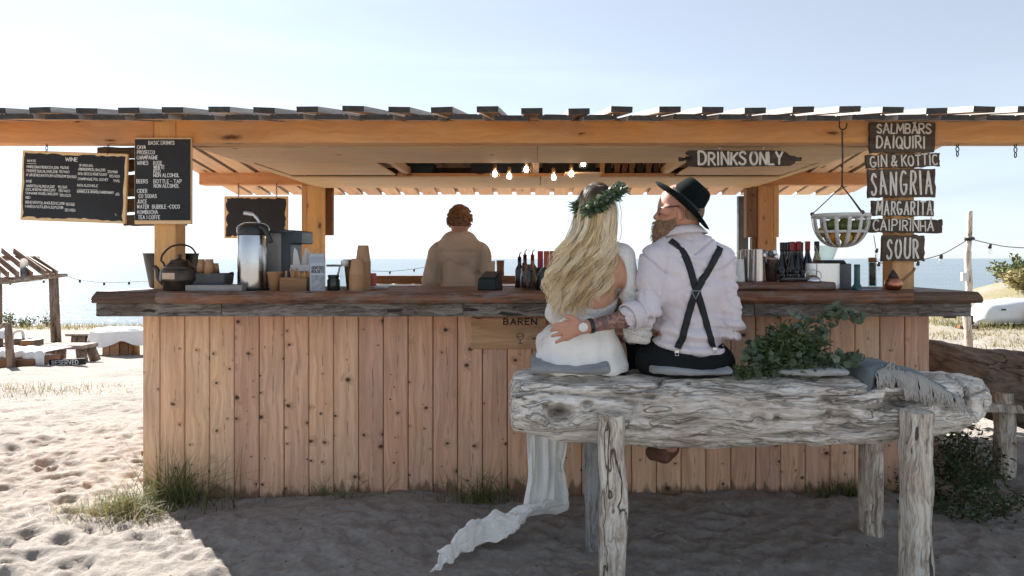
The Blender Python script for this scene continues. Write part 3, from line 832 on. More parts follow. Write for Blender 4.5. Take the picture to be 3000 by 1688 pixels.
# ================================================================== lettering: painted strokes
def _arc(cx, cy, rx, ry, a0, a1, n=10):
    return [(cx + rx * math.cos(math.radians(a0 + (a1 - a0) * i / n)), cy + ry * math.sin(math.radians(a0 + (a1 - a0) * i / n))) for i in range(n + 1)]
def _font():
    A = _arc
    G = {}
    G['A'] = (.62, [[(0, 0), (.31, 1), (.62, 0)], [(.12, .36), (.50, .36)]])
    G['B'] = (.54, [[(0, 0), (0, 1)], [(0, 1)] + A(.26, .76, .24, .24, 90, -90) + [(0, .52)], [(0, .52)] + A(.26, .26, .28, .26, 90, -90) + [(0, 0)]])
    G['C'] = (.56, [A(.33, .5, .33, .5, 50, 310, 16)])
    G['D'] = (.58, [[(0, 0), (0, 1)], [(0, 1)] + A(.18, .5, .40, .5, 90, -90, 14) + [(0, 0)]])
    G['E'] = (.46, [[(.46, 1), (0, 1), (0, 0), (.46, 0)], [(0, .52), (.38, .52)]])
    G['F'] = (.46, [[(.46, 1), (0, 1), (0, 0)], [(0, .52), (.38, .52)]])
    G['G'] = (.60, [A(.33, .5, .33, .5, 55, 340, 16) + [(.62, .42), (.36, .42)]])
    G['H'] = (.56, [[(0, 0), (0, 1)], [(.56, 0), (.56, 1)], [(0, .5), (.56, .5)]])
    G['I'] = (.16, [[(.08, 0), (.08, 1)]])
    G['J'] = (.40, [[(.40, 1), (.40, .25)] + A(.2, .22, .2, .22, 0, -170)])
    G['K'] = (.54, [[(0, 0), (0, 1)], [(.52, 1), (0, .42)], [(.16, .58), (.54, 0)]])
    G['L'] = (.44, [[(0, 1), (0, 0), (.44, 0)]])
    G['M'] = (.74, [[(0, 0), (.06, 1), (.37, .28), (.68, 1), (.74, 0)]])
    G['N'] = (.58, [[(0, 0), (0, 1), (.58, 0), (.58, 1)]])
    G['O'] = (.62, [A(.31, .5, .31, .5, 95, 452, 22)])
    G['P'] = (.50, [[(0, 0), (0, 1)], [(0, 1)] + A(.24, .74, .26, .26, 90, -90) + [(0, .48)]])
    G['Q'] = (.64, [A(.31, .5, .31, .5, 95, 452, 22), [(.38, .24), (.66, -.06)]])
    G['R'] = (.54, [[(0, 0), (0, 1)], [(0, 1)] + A(.24, .74, .26, .26, 90, -90) + [(0, .48)], [(.20, .48), (.54, 0)]])
    G['S'] = (.50, [[tuple(p) for p in [(.48, .86), (.36, .98), (.20, 1), (.05, .90), (.03, .74), (.14, .60), (.34, .48), (.48, .34), (.49, .18), (.38, .04), (.20, 0), (.06, .05), (0, .16)]]])
    G['T'] = (.56, [[(0, 1), (.56, 1)], [(.28, 1), (.28, 0)]])
    G['U'] = (.56, [[(0, 1), (0, .3)] + A(.28, .28, .28, .28, 180, 360) + [(.56, 1)]])
    G['V'] = (.60, [[(0, 1), (.30, 0), (.60, 1)]])
    G['W'] = (.82, [[(0, 1), (.20, 0), (.41, .8), (.62, 0), (.82, 1)]])
    G['X'] = (.56, [[(0, 0), (.56, 1)], [(0, 1), (.56, 0)]])
    G['Y'] = (.58, [[(0, 1), (.29, .48), (.29, 0)], [(.58, 1), (.29, .48)]])
    G['Z'] = (.54, [[(0, 1), (.54, 1), (0, 0), (.54, 0)]])
    G['0'] = (.48, [A(.24, .5, .24, .5, 95, 452, 18)])
    G['1'] = (.16, [[(0, .82), (.16, 1), (.16, 0)]])
    G['2'] = (.46, [A(.23, .74, .23, .26, 165, -30) + [(0, 0), (.46, 0)]])
    G['3'] = (.46, [A(.2, .76, .22, .24, 150, -90) + A(.2, .26, .26, .26, 90, -150)])
    G['4'] = (.5, [[(.36, 0), (.36, 1), (0, .3), (.5, .3)]])
    G['5'] = (.46, [[(.44, 1), (.06, 1), (.03, .56)] + A(.2, .3, .26, .3, 110, -150)])
    G['6'] = (.46, [[(.38, 1), (.1, .55)] + A(.23, .27, .23, .27, 150, -200, 16)])
    G['7'] = (.46, [[(0, 1), (.46, 1), (.14, 0)]])
    G['8'] = (.46, [A(.23, .76, .2, .24, -90, 270, 16), A(.23, .26, .23, .26, 90, 450, 16)])
    G['9'] = (.46, [A(.23, .72, .22, .27, 0, 360, 16) + [(.40, .35), (.2, 0)]])
    G['&'] = (.64, [[(.62, .0), (.16, .68), (.16, .88), (.28, 1), (.42, .9), (.40, .72), (.08, .40), (.02, .18), (.16, .01), (.36, .06), (.60, .46)]])
    G['/'] = (.3, [[(0, -.1), (.3, 1.05)]])
    G['-'] = (.3, [[(0, .5), (.3, .5)]])
    G[','] = (.06, [[(.06, .06), (0, -.14)]])
    G['.'] = (.02, [[(0, 0), (.02, .05)]])
    G['~'] = (.5, [[(0, .62), (.5, .60)]])
    return G
FONT = _font()
def ribbon(pts, w, jit, R):
    """2-D polyline -> outline quads with round ends"""
    pts = [np.array(p, float) for p in pts]
    # resample so that corners stay sharp but jitter is smooth
    q = [pts[0]]
    for p in pts[1:]:
        if np.linalg.norm(p - q[-1]) > 1e-6: q.append(p)
    pts = q
    n = len(pts)
    if n < 2: return [], []
    t0 = pts[1] - pts[0]; t0 /= np.linalg.norm(t0)
    t1 = pts[-1] - pts[-2]; t1 /= np.linalg.norm(t1)
    ext = [pts[0] - t0 * w * 0.45] + [pts[0] - t0 * w * 0.28] + pts + [pts[-1] + t1 * w * 0.28, pts[-1] + t1 * w * 0.45]
    wid = [0.35, 0.8] + [1.0] * n + [0.8, 0.35]
    V = []; F = []
    for i, p in enumerate(ext):
        if i == 0: t = t0
        elif i == len(ext) - 1: t = t1
        else:
            a = ext[i] - ext[i - 1]; b = ext[i + 1] - ext[i]
            a = a / max(1e-9, np.linalg.norm(a)); b = b / max(1e-9, np.linalg.norm(b))
            t = a + b
            t = t / np.linalg.norm(t) if np.linalg.norm(t) > 0.3 else a
            wid[i] *= min(1.35, 1 / max(0.6, float(np.dot(a, t))))
        nrm = np.array([-t[1], t[0]])
        ww = w * 0.5 * wid[i] * (1 + R.normal(0, jit))
        V.append(p + nrm * ww); V.append(p - nrm * ww)
    for i in range(len(ext) - 1): F.append((2 * i, 2 * i + 1, 2 * i + 3, 2 * i + 2))
    return V, F
def text_mesh(lines, seed=1, jit=0.06):
    """lines: (text, x, z, height, width factor, stroke width, spacing, rotation); flat in XZ, facing -Y"""
    R = np.random.default_rng(seed)
    VV = []; FF = []
    k = 0
    for (txt, x, z, h, wf, sw, sp, rot) in lines:
        cr, sr = math.cos(rot), math.sin(rot)
        cx = 0.0
        for ch in txt:
            if ch == ' ': cx += h * 0.34 * wf; continue
            base = ch; acc = None
            if ch in 'ÄÅÁÉÌ': base = {'Ä': 'A', 'Å': 'A', 'Á': 'A', 'É': 'E', 'Ì': 'I'}[ch]; acc = ch
            w, strokes = FONT[base]
            strokes = list(strokes)
            if acc == 'Ä': strokes += [[(.20, 1.15), (.21, 1.22)], [(.42, 1.15), (.43, 1.22)]]
            if acc in ('Á', 'É'): strokes += [[(.26, 1.10), (.40, 1.26)]]
            if acc == 'Ì': strokes += [[(-.14, 1.20), (.04, 1.08)]]
            dz = R.normal(0, jit * 0.35) * h; ds = 1 + R.normal(0, jit * 0.6); dr = R.normal(0, jit * 0.5)
            for st in strokes:
                pts = []
                for (a, b) in st:
                    a2 = a * wf * h * ds; b2 = b * h * ds
                    a3 = a2 - b2 * dr + R.normal(0, jit * 0.06) * h; b3 = b2 + R.normal(0, jit * 0.06) * h
                    pts.append((cx + a3, dz + b3))
                # a brush lifts at sharp corners: cut the stroke there
                runs = [[pts[0]]]
                for i in range(1, len(pts)):
                    runs[-1].append(pts[i])
                    if i < len(pts) - 1:
                        a = np.subtract(pts[i], pts[i - 1]); c_ = np.subtract(pts[i + 1], pts[i])
                        if np.dot(a, c_) < 0.5 * np.linalg.norm(a) * np.linalg.norm(c_): runs.append([pts[i]])
                for run in runs:
                    V, F = ribbon(run, sw, jit, R)
                    b = len(VV)
                    for p in V:
                        VV.append((x + p[0] * cr - p[1] * sr, -0.0004 * (k % 5), z + p[0] * sr + p[1] * cr))
                    FF += [tuple(i + b for i in f) for f in F]
                    k += 1
            cx += w * wf * h * ds + sp * h
    return npmesh('lettering', VV, FF, False)
def text_width(txt, h, wf, sp):
    return sum((h * 0.34 * wf) if c == ' ' else (FONT[{'Ä': 'A', 'Å': 'A', 'Á': 'A', 'É': 'E', 'Ì': 'I'}.get(c, c)][0] * wf * h + sp * h) for c in txt) - sp * h
def fit(txt, x0, x1, z, h, sw, sp=0.2, rot=0.0):
    """scale the letters' width so that the text fills x0..x1"""
    fixed = sp * h * (len(txt.replace(' ', '')) - 1)
    nat = text_width(txt, h, 1.0, sp) - fixed
    return (txt, x0, z, h, max(0.2, (x1 - x0 - fixed) / nat), sw, sp, rot)

# ------------------------------------------------------------------ painted drink signs on the right post
def rough_board(w, h, t, seed, amp=0.004, n=18):
    """board in XZ centred on the origin, with a worn outline, front face at y = 0"""
    R = np.random.default_rng(seed)
    pts = []
    def edge(a, b, m):
        for i in range(m):
            u = i / m
            pts.append((a[0] + (b[0] - a[0]) * u + R.normal(0, amp * 0.5), a[1] + (b[1] - a[1]) * u + R.normal(0, amp * 0.6)))
    edge((-w / 2, -h / 2), (w / 2, -h / 2), n); edge((w / 2, -h / 2), (w / 2, h / 2), max(3, n // 3))
    edge((w / 2, h / 2), (-w / 2, h / 2), n); edge((-w / 2, h / 2), (-w / 2, -h / 2), max(3, n // 3))
    mb = MB(); mb.prism(pts, 0, t)
    return mb.mesh('sign_board', [SIGN_WOOD])
def drink_sign(px0, px1, py0, py1, lines, label, seed, rot=0.0, Y=3.925, jit=0.06):
    c = P((px0 + px1) / 2, (py0 + py1) / 2, Y)
    w = (px1 - px0) * Y / FPX; h = (py1 - py0) * Y / FPX
    root = thing('drink_sign', c, label, 'sign', 'painted drink signs on the bar posts')
    root.rotation_euler = (0, rot, 0)
    put('sign_board', rough_board(w, h, 0.02, seed), at=c, parent=root)
    if lines:
        L = []
        for (txt, a, b, top, bot, sw) in lines:
            k = Y / FPX
            hh = (bot - top) * k
            L.append(fit(txt, (a - (px0 + px1) / 2) * k, (b - (px0 + px1) / 2) * k, ((py0 + py1) / 2 - bot) * k, hh, sw * k, 0.2))
        put('lettering', text_mesh(L, seed, jit), PAINT_W, at=c + Vector((0, -0.002, 0)), parent=root)
    return root
drink_sign(2549, 2740, 360, 447, [('SALMBÄRS', 2570, 2727, 364, 391, 5.0), ('DAIQUIRI', 2568, 2708, 401, 434, 5.2)], 'topmost painted sign on the right post, a tall dark board reading SALMBÄRS DAIQUIRI', 3, Y=3.925)
drink_sign(2539, 2753, 452, 490, [('GIN & KOTTIC', 2550, 2743, 456, 486, 4.6)], 'narrow painted sign on the right post reading GIN & KOTTIC', 4, rot=-0.035)
drink_sign(2545, 2741, 495, 578, [('SANGRIA', 2553, 2728, 505, 570, 6.2)], 'large painted sign on the right post reading SANGRIA', 5, rot=-0.012)
drink_sign(2556, 2736, 588, 633, [('MARGARITA', 2567, 2729, 591, 629, 4.8)], 'painted sign on the right post reading MARGARITA, below the SANGRIA board', 6)
drink_sign(2542, 2761, 643, 682, [('CAIPIRÌNHÁ', 2558, 2734, 646, 676, 4.2)], 'long dark painted sign on the right post reading CAIPIRINHA', 7, rot=0.012)
drink_sign(2585, 2709, 690, 765, [('SOUR', 2598, 2691, 699, 756, 6.0)], 'lowest painted sign on the right post, a small squarish board reading SOUR', 8)
# the backs of the signs on the left post
for i, (a, b, c0, d, rz) in enumerate(((288, 398, 431, 463, 0.0), (352, 398, 467, 502, 0.0), (362, 398, 512, 575, 0.0), (366, 398, 582, 622, 0.0), (364, 452, 629, 662, 0.0))):
    names = ['long brown board behind the wine board, topmost of the stack on the left post', 'second brown board from the top behind the wine board', 'tall dark board, third from the top behind the wine board', 'brown board, fourth from the top beside the wine board', 'lowest brown board beside the wine board on the left post']
    Y = 4.09
    c = P((a + b) / 2, (c0 + d) / 2, Y)
    put('sign_back', rough_board((b - a + 95) * Y / FPX, (d - c0) * Y / FPX, 0.02, 40 + i, 0.003), at=c + Vector((0.09, 0, 0)), label=names[i], cat='sign', group='sign boards seen from behind on the left post')

# DRINKS ONLY: a board cut like a bottle, hung on two wires
def drinks_only():
    Y = 4.02
    k = Y / FPX
    c = P(2165, 466, Y)
    out = [(1988, 460), (1990, 472), (2006, 471), (2012, 466), (2012, 478), (2016, 487), (2070, 490), (2180, 487), (2260, 486), (2318, 485), (2330, 478), (2332, 471), (2349, 471), (2350, 460), (2334, 461), (2328, 456), (2316, 456), (2304, 446), (2294, 442), (2240, 440), (2150, 442), (2080, 439), (2016, 441), (2009, 448), (2012, 452), (2025, 456), (2010, 458), (2006, 463)]
    pts = [((x - 2165) * k, (466 - y) * k) for x, y in out]
    root = thing('hanging_sign', c, 'dark bottle-shaped board reading DRINKS ONLY, hung on wires below the front beam', 'sign')
    mb = MB(); mb.prism(pts, 0, 0.022)
    put('sign_board', mb.mesh('sign_board', [SIGN_WOOD], 0.002), at=c, parent=root)
    for L in ([fit('DRINKS', (2047 - 2165) * k, (2187 - 2165) * k, (466 - 482) * k, 37 * k, 6.4 * k, 0.2)], [fit('ONLY', (2198 - 2165) * k, (2292 - 2165) * k, (466 - 482) * k, 35 * k, 6.4 * k, 0.2)]):
        put('lettering', text_mesh(L, 12, 0.06), PAINT_W, at=c + Vector((0, -0.002, 0)), parent=root)
    for xx in (2105, 2235):
        a = P(xx, 441, Y + 0.008); b = P(xx, 416, Y + 0.008)
        mb = MB(); mb.tube([a + Vector((0, 0, -0.01)), (a + b) / 2 + Vector((0.006, 0, 0)), b], 0.002, 5)
        put('wire', mb.mesh('wire', origin=a), STEEL, at=a, parent=root)
drinks_only()

def chain(a, b, name, parent, link=0.022, r=0.0022, mat=IRON):
    a = Vector(a); b = Vector(b)
    d = b - a; n = max(2, int(d.length / (link * 0.8)))
    mb = MB()
    for i in range(n):
        c = a + d * ((i + 0.5) / n)
        ring = []
        for k in range(11):
            t = 2 * math.pi * k / 10
            u = math.cos(t) * link * 0.3; w = math.sin(t) * link * 0.52
            off = Vector((u, 0, w)) if i % 2 else Vector((0, u, w))
            ring.append(c + off)
        mb.tube(ring, r, 5, cap=False)
    return put(name, mb.mesh(name, origin=a), mat, at=a, parent=parent)

# chalk boards
def ragged(w, h, m, seed, n=26, amp=0.012):
    R = np.random.default_rng(seed)
    pts = []
    def edge(a, b, k, nx, ny):
        for i in range(k):
            u = i / k; e = abs(R.normal(0, amp))
            pts.append((a[0] + (b[0] - a[0]) * u + nx * e, a[1] + (b[1] - a[1]) * u + ny * e))
    x0, x1, y0, y1 = -w / 2 + m, w / 2 - m, -h / 2 + m, h / 2 - m
    edge((x0, y0), (x1, y0), n, 0, 1); edge((x1, y0), (x1, y1), n // 2, -1, 0); edge((x1, y1), (x0, y1), n, 0, -1); edge((x0, y1), (x0, y0), n // 2, 1, 0)
    return pts
def chalkboard(name, c, w, h, rot, label, lines, seed, wood=PLYWOOD, m=0.02, hang=None, inset=None, ragamp=0.012, bmat=CHALK, lmat=CHALK_W, jit=0.08):
    root = thing(name, c, label, 'chalkboard')
    root.rotation_euler = (0, rot, 0)
    mb = MB(); mb.box((0, 0.009, 0), (w, 0.018, h)); put('board', mb.mesh('board', [wood], 0.003), at=c, parent=root)
    mb = MB()
    mb.prism(ragged(w, h, m, seed, amp=ragamp) if inset is None else inset, -0.0015, 0.004)
    put('black_paint', mb.mesh('black_paint'), bmat, at=c, parent=root)
    if lines: put('lettering', text_mesh(lines, seed, jit), lmat, at=Vector(c) + Vector((0, -0.003, 0)), parent=root, kind='stuff')
    for (dx, z1, dz) in (hang or []):
        chain((c[0] + dx, c[1] + 0.006, c[2] + h / 2 - 0.012 + dz), (c[0] + dx, c[1] + 0.006, z1), 'hanging_chain', root)
    return root
k = 3.99 / FPX
c = P(216, 548, 3.99)
def wl(t, px, py, hpx, wpx, sw=1.05, rot=-0.035):
    hh = hpx * k * 0.78
    f = fit(t, (px - 216) * k, (px + wpx - 216) * k, (548 - py) * k, hh, sw * k, 0.14, 0.0)
    return f[:7] + (0.0,)
W = [wl('WINE', 190, 473, 13, 34, 2.0), wl('WHITE', 78, 479, 8, 26), wl('MARECINA,MENDOZA,2018', 78, 497, 9, 92), wl('95/365', 176, 496, 9, 25), wl('PIXENTE BAS,ALVARI,2018', 78, 509, 9, 90), wl('115/460', 173, 508, 9, 30),
     wl('8 VIRGENES,KASTILIEN-LEON,2018', 78, 521, 9, 115), wl('129/480', 196, 522, 10, 28), wl('ROSÉ', 78, 539, 8, 16), wl('ANARTO,VALENCIA,2017', 78, 553, 9, 83), wl('95/365', 171, 553, 9, 27), wl('ESCLANS,PROVENCE,2017', 78, 563, 8, 87), wl('115/460', 173, 564, 9, 33), wl('DOMAINE ROSÉ,LOIRE,2017', 78, 574, 8, 95), wl('130/520', 177, 577, 9, 32),
     wl('RED', 78, 587, 8, 13), wl('BENEVENTO,LANGUEDOC,2018', 78, 601, 9, 113), wl('95/365', 196, 603, 10, 26), wl('HARD,KASTILIEN-LEON,2018', 78, 613, 9, 111), wl('120/480', 193, 620, 10, 31),
     wl('SPARKLING', 231, 487, 8, 40), wl('ANNA,BARCELONA,2015', 229, 499, 9, 78), wl('120/480', 315, 503, 9, 29), wl('BON SECCO,VENETO,2017', 229, 512, 9, 85), wl('105/420', 320, 516, 9, 30), wl('CHAMPAGNE POL COCHET', 229, 527, 9, 88), wl('995', 333, 530, 9, 17), wl('NON ALCOHOLIC', 228, 546, 9, 60), wl('BARRELS & DRUMS,CHARDONNAY', 228, 564, 9, 108), wl('65', 340, 568, 9, 11),
     wl('~', 78, 489, 10, 26), wl('~', 231, 497, 10, 40), wl('~', 229, 559, 10, 60), wl('L', 342, 626, 6, 4)]
chalkboard('chalkboard', c, 309 * k, 205 * k, 0.036, 'wide wood-edged chalkboard headed WINE hanging by chains below the left end of the beam', W, 21, hang=[(-0.17, 2.05, 0), (0.19, 2.05, 0)], m=0.013, ragamp=0.006, jit=0.05)
k2 = 3.925 / FPX
c = P(477, 530, 3.925)
def bl(t, px, py, wpx, hpx=10.5, sw=1.6): return fit(t, (px - 477) * k2, (px + wpx - 477) * k2, (530 - py) * k2, hpx * k2, sw * k2, 0.2)
B = [bl('BASIC DRINKS', 436, 424, 76), bl('CAVA', 403, 437, 25), bl('PROSECCO', 403, 452, 51), bl('CHAMPAGNE', 402, 467, 61), bl('WINES', 403, 483, 32), bl('ROSE', 451, 483, 24), bl('WHITE', 451, 495, 31), bl('RED', 451, 507, 20), bl('NON ALCOHOL', 451, 519, 75),
     bl('BEERS', 401, 537, 33), bl('BOTTLE - TAP', 451, 537, 81), bl('NON ALCOHOL', 452, 550, 74), bl('CIDER', 403, 565, 29), bl('CO SODAS', 408, 580, 52), bl('JUICE', 403, 596, 28), bl('WATER', 403, 611, 34), bl('BUBBLE -COCO', 447, 611, 80), bl('KOMBUCHA', 404, 627, 59), bl('TEA I COFFE', 406, 642, 64)]
w2, h2 = 167 * k2, 254 * k2
chalkboard('menu_board', c, w2, h2, 0.0, 'tall black letter board headed BASIC DRINKS fixed to the left front post', B, 22, inset=[(-w2 / 2 + 0.004, -h2 / 2 + 0.022), (w2 / 2 - 0.004, -h2 / 2 + 0.022), (w2 / 2 - 0.004, h2 / 2 - 0.01), (-w2 / 2 + 0.004, h2 / 2 - 0.01)], jit=0.03, lmat=CHALK_W)
k3 = 6.36 / FPX
c = P(750, 637, 6.36)
chalkboard('chalkboard', c, 187 * k3, 124 * k3, 0.0, 'empty wood-edged chalkboard hanging from the back beam behind the thermos', None, 23, hang=[(-0.165, 2.08, 0), (0.19, 2.08, 0)], m=0.014, ragamp=0.008)
# BAREN panel, on the front planks
c = P(1490, 977, 3.905)
kb = 3.905 / FPX
bs = thing('bar_sign', c, 'pale knotty board on the plank front reading BAREN above a small glass symbol', 'sign')
mb = MB(); mb.box((0, 0.008, 0), (222 * kb, 0.016, 92 * kb))
SIGN_PALE = mat_wood('pale_sign_wood', (0.60, 0.38, 0.23), (0.40, 0.22, 0.12), 'X', 0.25, (0.12, 0.05, 0.03), grain=0.35, kscale=(9, 3), var=0.05)
put('board', mb.mesh('board', [SIGN_PALE], 0.003), at=c, parent=bs)
INK = mat_plain('black_ink', (0.02, 0.02, 0.02), 0.8)
L = [fit('BAREN', (1476 - 1490) * kb, (1572 - 1490) * kb, (977 - 951) * kb, 17 * kb, 3.4 * kb, 0.42)]
put('lettering', text_mesh(L, 3, 0.02), INK, at=c + Vector((0, -0.002, 0)), parent=bs)
V = []; F = []
for st in (_arc(1524, 985, 10, -9, 0, 360, 18), [(1514, 985), (1519, 988), (1525, 986), (1533, 984)], [(1524, 994), (1524, 1006)], [(1519, 1006), (1530, 1006)]):
    v, f = ribbon([((a - 1490) * kb, (977 - b) * kb) for a, b in st], 1.7 * kb, 0.02, RNG)
    b0 = len(V); V += [(p[0], 0, p[1]) for p in v]; F += [tuple(i + b0 for i in q) for q in f]
put('glass_symbol', npmesh('glass_symbol', V, F, False), INK, at=c + Vector((0, -0.002, 0)), parent=bs)
# empty chains at the right end of the beam
for i, (px, y0, y1) in enumerate(((2805, 417, 458), (2975, 417, 462))):
    o = chain(P(px, y1, 4.0), P(px, y0, 4.0), 'chain', None, 0.03, 0.003)
    props(o, ['short empty chain hanging from the beam just right of the drink signs', 'short empty chain hanging from the beam near the right edge'][i], 'chain', 'empty chains on the beam')
# ================================================================== things on the counter
ITEM_Y = 3.74
def L_(prof, n=28): return MB().lathe(prof, n)
def solid(name, prof, at, mat, parent=None, n=28, **kw):
    return put(name, L_(prof, n).mesh(name), mat, at=at, parent=parent, **kw)

# black flared bucket with whisks behind the left post
c = Vector((Xp(502, 4.17), 4.17, CT))
t = thing('utensil_bucket', c, 'black flared bucket with whisks standing behind the left front post', 'bucket')
solid('bucket', [(0.115, 0), (0.118, 0.005), (0.152, 0.2), (0.156, 0.2), (0.156, 0.207), (0.148, 0.207), (0.112, 0.012), (0.0001, 0.012)], c, BLACK_PL, t)
for i, a in enumerate((0.2, 0.9)):
    mb = MB()
    tip = c + Vector((0.06 + 0.03 * i, -0.03, 0.23))
    mb.tube([c + Vector((0.02, 0, 0.05)), tip], 0.006, 8)
    put('whisk', mb.mesh('whisk', origin=c), STEEL, at=c, parent=t)

# old kettle
def kettle():
    c = Vector((Xp(526, ITEM_Y), ITEM_Y, CT))
    t = thing('kettle', c, 'old dark metal kettle with curved spout and paper label at the counter\'s left', 'kettle')
    KM = mat_plain('tarnished_metal', (0.085, 0.065, 0.055), 0.42, 0.75, var=0.3, scale=14, bump=0.1)
    body = solid('body', [(0.078, 0), (0.082, 0.004), (0.082, 0.045), (0.096, 0.052), (0.098, 0.062), (0.096, 0.105), (0.088, 0.118), (0.066, 0.125), (0.0001, 0.125)], c, KM, t)
    solid('shoulder', [(0.085, 0.119), (0.07, 0.132), (0.055, 0.15), (0.048, 0.158)], c, KM, t)
    lid = solid('lid', [(0.05, 0.157), (0.047, 0.164), (0.02, 0.172), (0.009, 0.176), (0.008, 0.182), (0.013, 0.188), (0.01, 0.196), (0.0001, 0.198)], c, KM, t)
    mb = MB()
    pts = catmull([(-0.085, 0, 0.045), (-0.112, 0, 0.07), (-0.118, 0, 0.1), (-0.13, 0, 0.125), (-0.148, 0, 0.13)], 5)
    n = len(pts); mb.tube(pts, [0.022 - 0.013 * (i / n) ** 0.6 for i in range(n)], 10)
    put('spout', mb.mesh('spout'), KM, at=c, parent=t)
    mb = MB()
    mb.tube(catmull([(-0.075, 0, 0.115), (-0.088, 0, 0.15), (-0.10, 0, 0.165), (-0.09, 0, 0.20), (-0.045, 0, 0.24), (0.01, 0, 0.25), (0.06, 0, 0.238), (0.09, 0, 0.2), (0.095, 0, 0.16), (0.085, 0, 0.115)], 5), 0.0055, 8)
    put('handle', mb.mesh('handle'), IRON, at=c, parent=t)
    mb = MB(); V = []
    for i in range(7):
        a = math.radians(-118 + i * 7); 
        for z in (0.064, 0.098): V.append((0.0995 * math.cos(a), 0.0995 * math.sin(a), z))
    mb.raw(V, [(2 * i, 2 * i + 2, 2 * i + 3, 2 * i + 1) for i in range(6)], True)
    put('label', mb.mesh('label'), mat_plain('old_label', (0.55, 0.40, 0.28), 0.8), at=c, parent=t, label='faded paper label on the kettle')
kettle()

# grey stone slab, enamel tray, paper cups upside down
c = Vector((Xp(642, 3.72), 3.74, CT))
mb = MB(); mb.box((0, 0, 0.016), (165 * 3.7 / FPX, 0.17, 0.032))
t0 = put('drip_tray', mb.mesh('drip_tray', bevel=0.003), mat_plain('grey_slab', (0.27, 0.255, 0.245), 0.6, var=0.15), at=c, label='flat grey slab tray under the thermos and the dark enamel dish', cat='tray')
zt = CT + 0.032
c = Vector((Xp(619, 3.76), 3.78, zt))
en = thing('enamel_dish', c, 'dark blue enamel dish holding upturned paper cups beside the kettle', 'dish')
w, d, h = 0.182, 0.12, 0.062
EN = mat_plain('dark_enamel', (0.035, 0.045, 0.055), 0.3, var=0.3, scale=20, bump=0.02)
V = []
for (z, k) in ((0, 0.94), (h, 1.0), (h, 1.04), (h - 0.004, 1.04), (h - 0.004, 1.005), (0.004, 0.945)):
    for sx, sy in ((-1, -1), (1, -1), (1, 1), (-1, 1)): V.append((sx * w / 2 * k, sy * d / 2 * k, z))
mb = MB()
F = []
order = [0, 1, 2, 3]
for a, b in ((0, 1), (1, 2)):
    for i in range(4): F.append((a * 4 + i, a * 4 + (i + 1) % 4, b * 4 + (i + 1) % 4, b * 4 + i))
F.append((3, 2, 1, 0))
mb.raw(V[:12], F, False); mb.box((0, 0, 0.03), (w * 0.94, d * 0.94, 0.052))
put('dish', mb.mesh('dish'), EN, at=c, parent=en)
mb = MB(); mb.tube([(w / 2, 0, h), (w / 2 + 0.018, 0, h + 0.003), (w / 2 + 0.02, 0, h + 0.006)], 0.005, 6); put('handle', mb.mesh('handle'), EN, at=c, parent=en)
def cup_prof(r0, r1, h, rim=True):
    p = [(0.0001, 0), (r0, 0), (r1, h)]
    if rim: p += [(r1 + 0.002, h), (r1 + 0.002, h + 0.004), (r1 - 0.001, h + 0.004)]
    return p + [(r1 - 0.002, h - 0.002), (r0 - 0.002, 0.006), (0.0001, 0.006)]
zc_ = zt + 0.057
for i, (px, yy, hh, lab) in enumerate(((588, 3.76, 0.082, 'upturned brown paper cup in the enamel dish nearest the kettle'), (613, 3.745, 0.082, 'upturned brown paper cup standing foremost in the enamel dish'), (632, 3.80, 0.06, 'small upturned brown paper cup at the right of the enamel dish'))):
    r = 0.027 if i < 2 else 0.019
    put('paper_cup', L_([(0.0001, 0.002), (r, 0.002), (r + 0.002, 0), (r * 0.72, hh), (0.0001, hh)]).mesh('paper_cup'), CARD, at=(Xp(px, yy), yy, zc_), label=lab, cat='paper cup', group='paper cups on the counter')

# airpot thermos
def airpot():
    Y = 3.79
    c = Vector((Xp(741, Y), Y, zt - 0.032))
    t = thing('thermos_jug', c, 'tall steel pump thermos with black top and curved silver handle on the counter', 'thermos')
    solid('body', [(0.078, 0.006), (0.08, 0.012), (0.08, 0.30), (0.078, 0.305), (0.0001, 0.305)], c, STEEL, t, 40)
    solid('base', [(0.083, 0), (0.083, 0.012), (0.0801, 0.016), (0.0001, 0.016)], c, BLACK_PL, t)
    solid('top', [(0.079, 0.302), (0.081, 0.308), (0.08, 0.335), (0.07, 0.352), (0.05, 0.365), (0.02, 0.371), (0.0001, 0.372)], c, BLACK_PL, t)
    mb = MB(); pts = catmull([(0.055, -0.045, 0.35), (0.085, -0.05, 0.335), (0.105, -0.05, 0.30), (0.118, -0.05, 0.262)], 4)
    mb.tube(pts, [0.017 - 0.004 * i / len(pts) for i in range(len(pts))], 8); put('spout', mb.mesh('spout'), BLACK_PL, at=c, parent=t)
    mb = MB(); mb.tube(catmull([(0.04, 0.0, 0.362), (0.025, 0.0, 0.395), (0.0, 0.0, 0.418), (-0.03, 0.0, 0.425), (-0.05, 0, 0.428)], 5), [0.006] * 10 + [0.009] * 11, 8, flat=1.5); put('handle', mb.mesh('handle'), STEEL, at=c, parent=t)
    mb = MB(); mb.tube(catmull([(-0.083, 0, 0.30), (-0.088, 0, 0.345), (-0.06, 0, 0.368), (0, -0.05, 0.372), (0.06, 0, 0.368), (0.088, 0, 0.345), (0.083, 0, 0.30)], 4), 0.004, 6); put('bail', mb.mesh('bail'), STEEL, at=c, parent=t)
airpot()

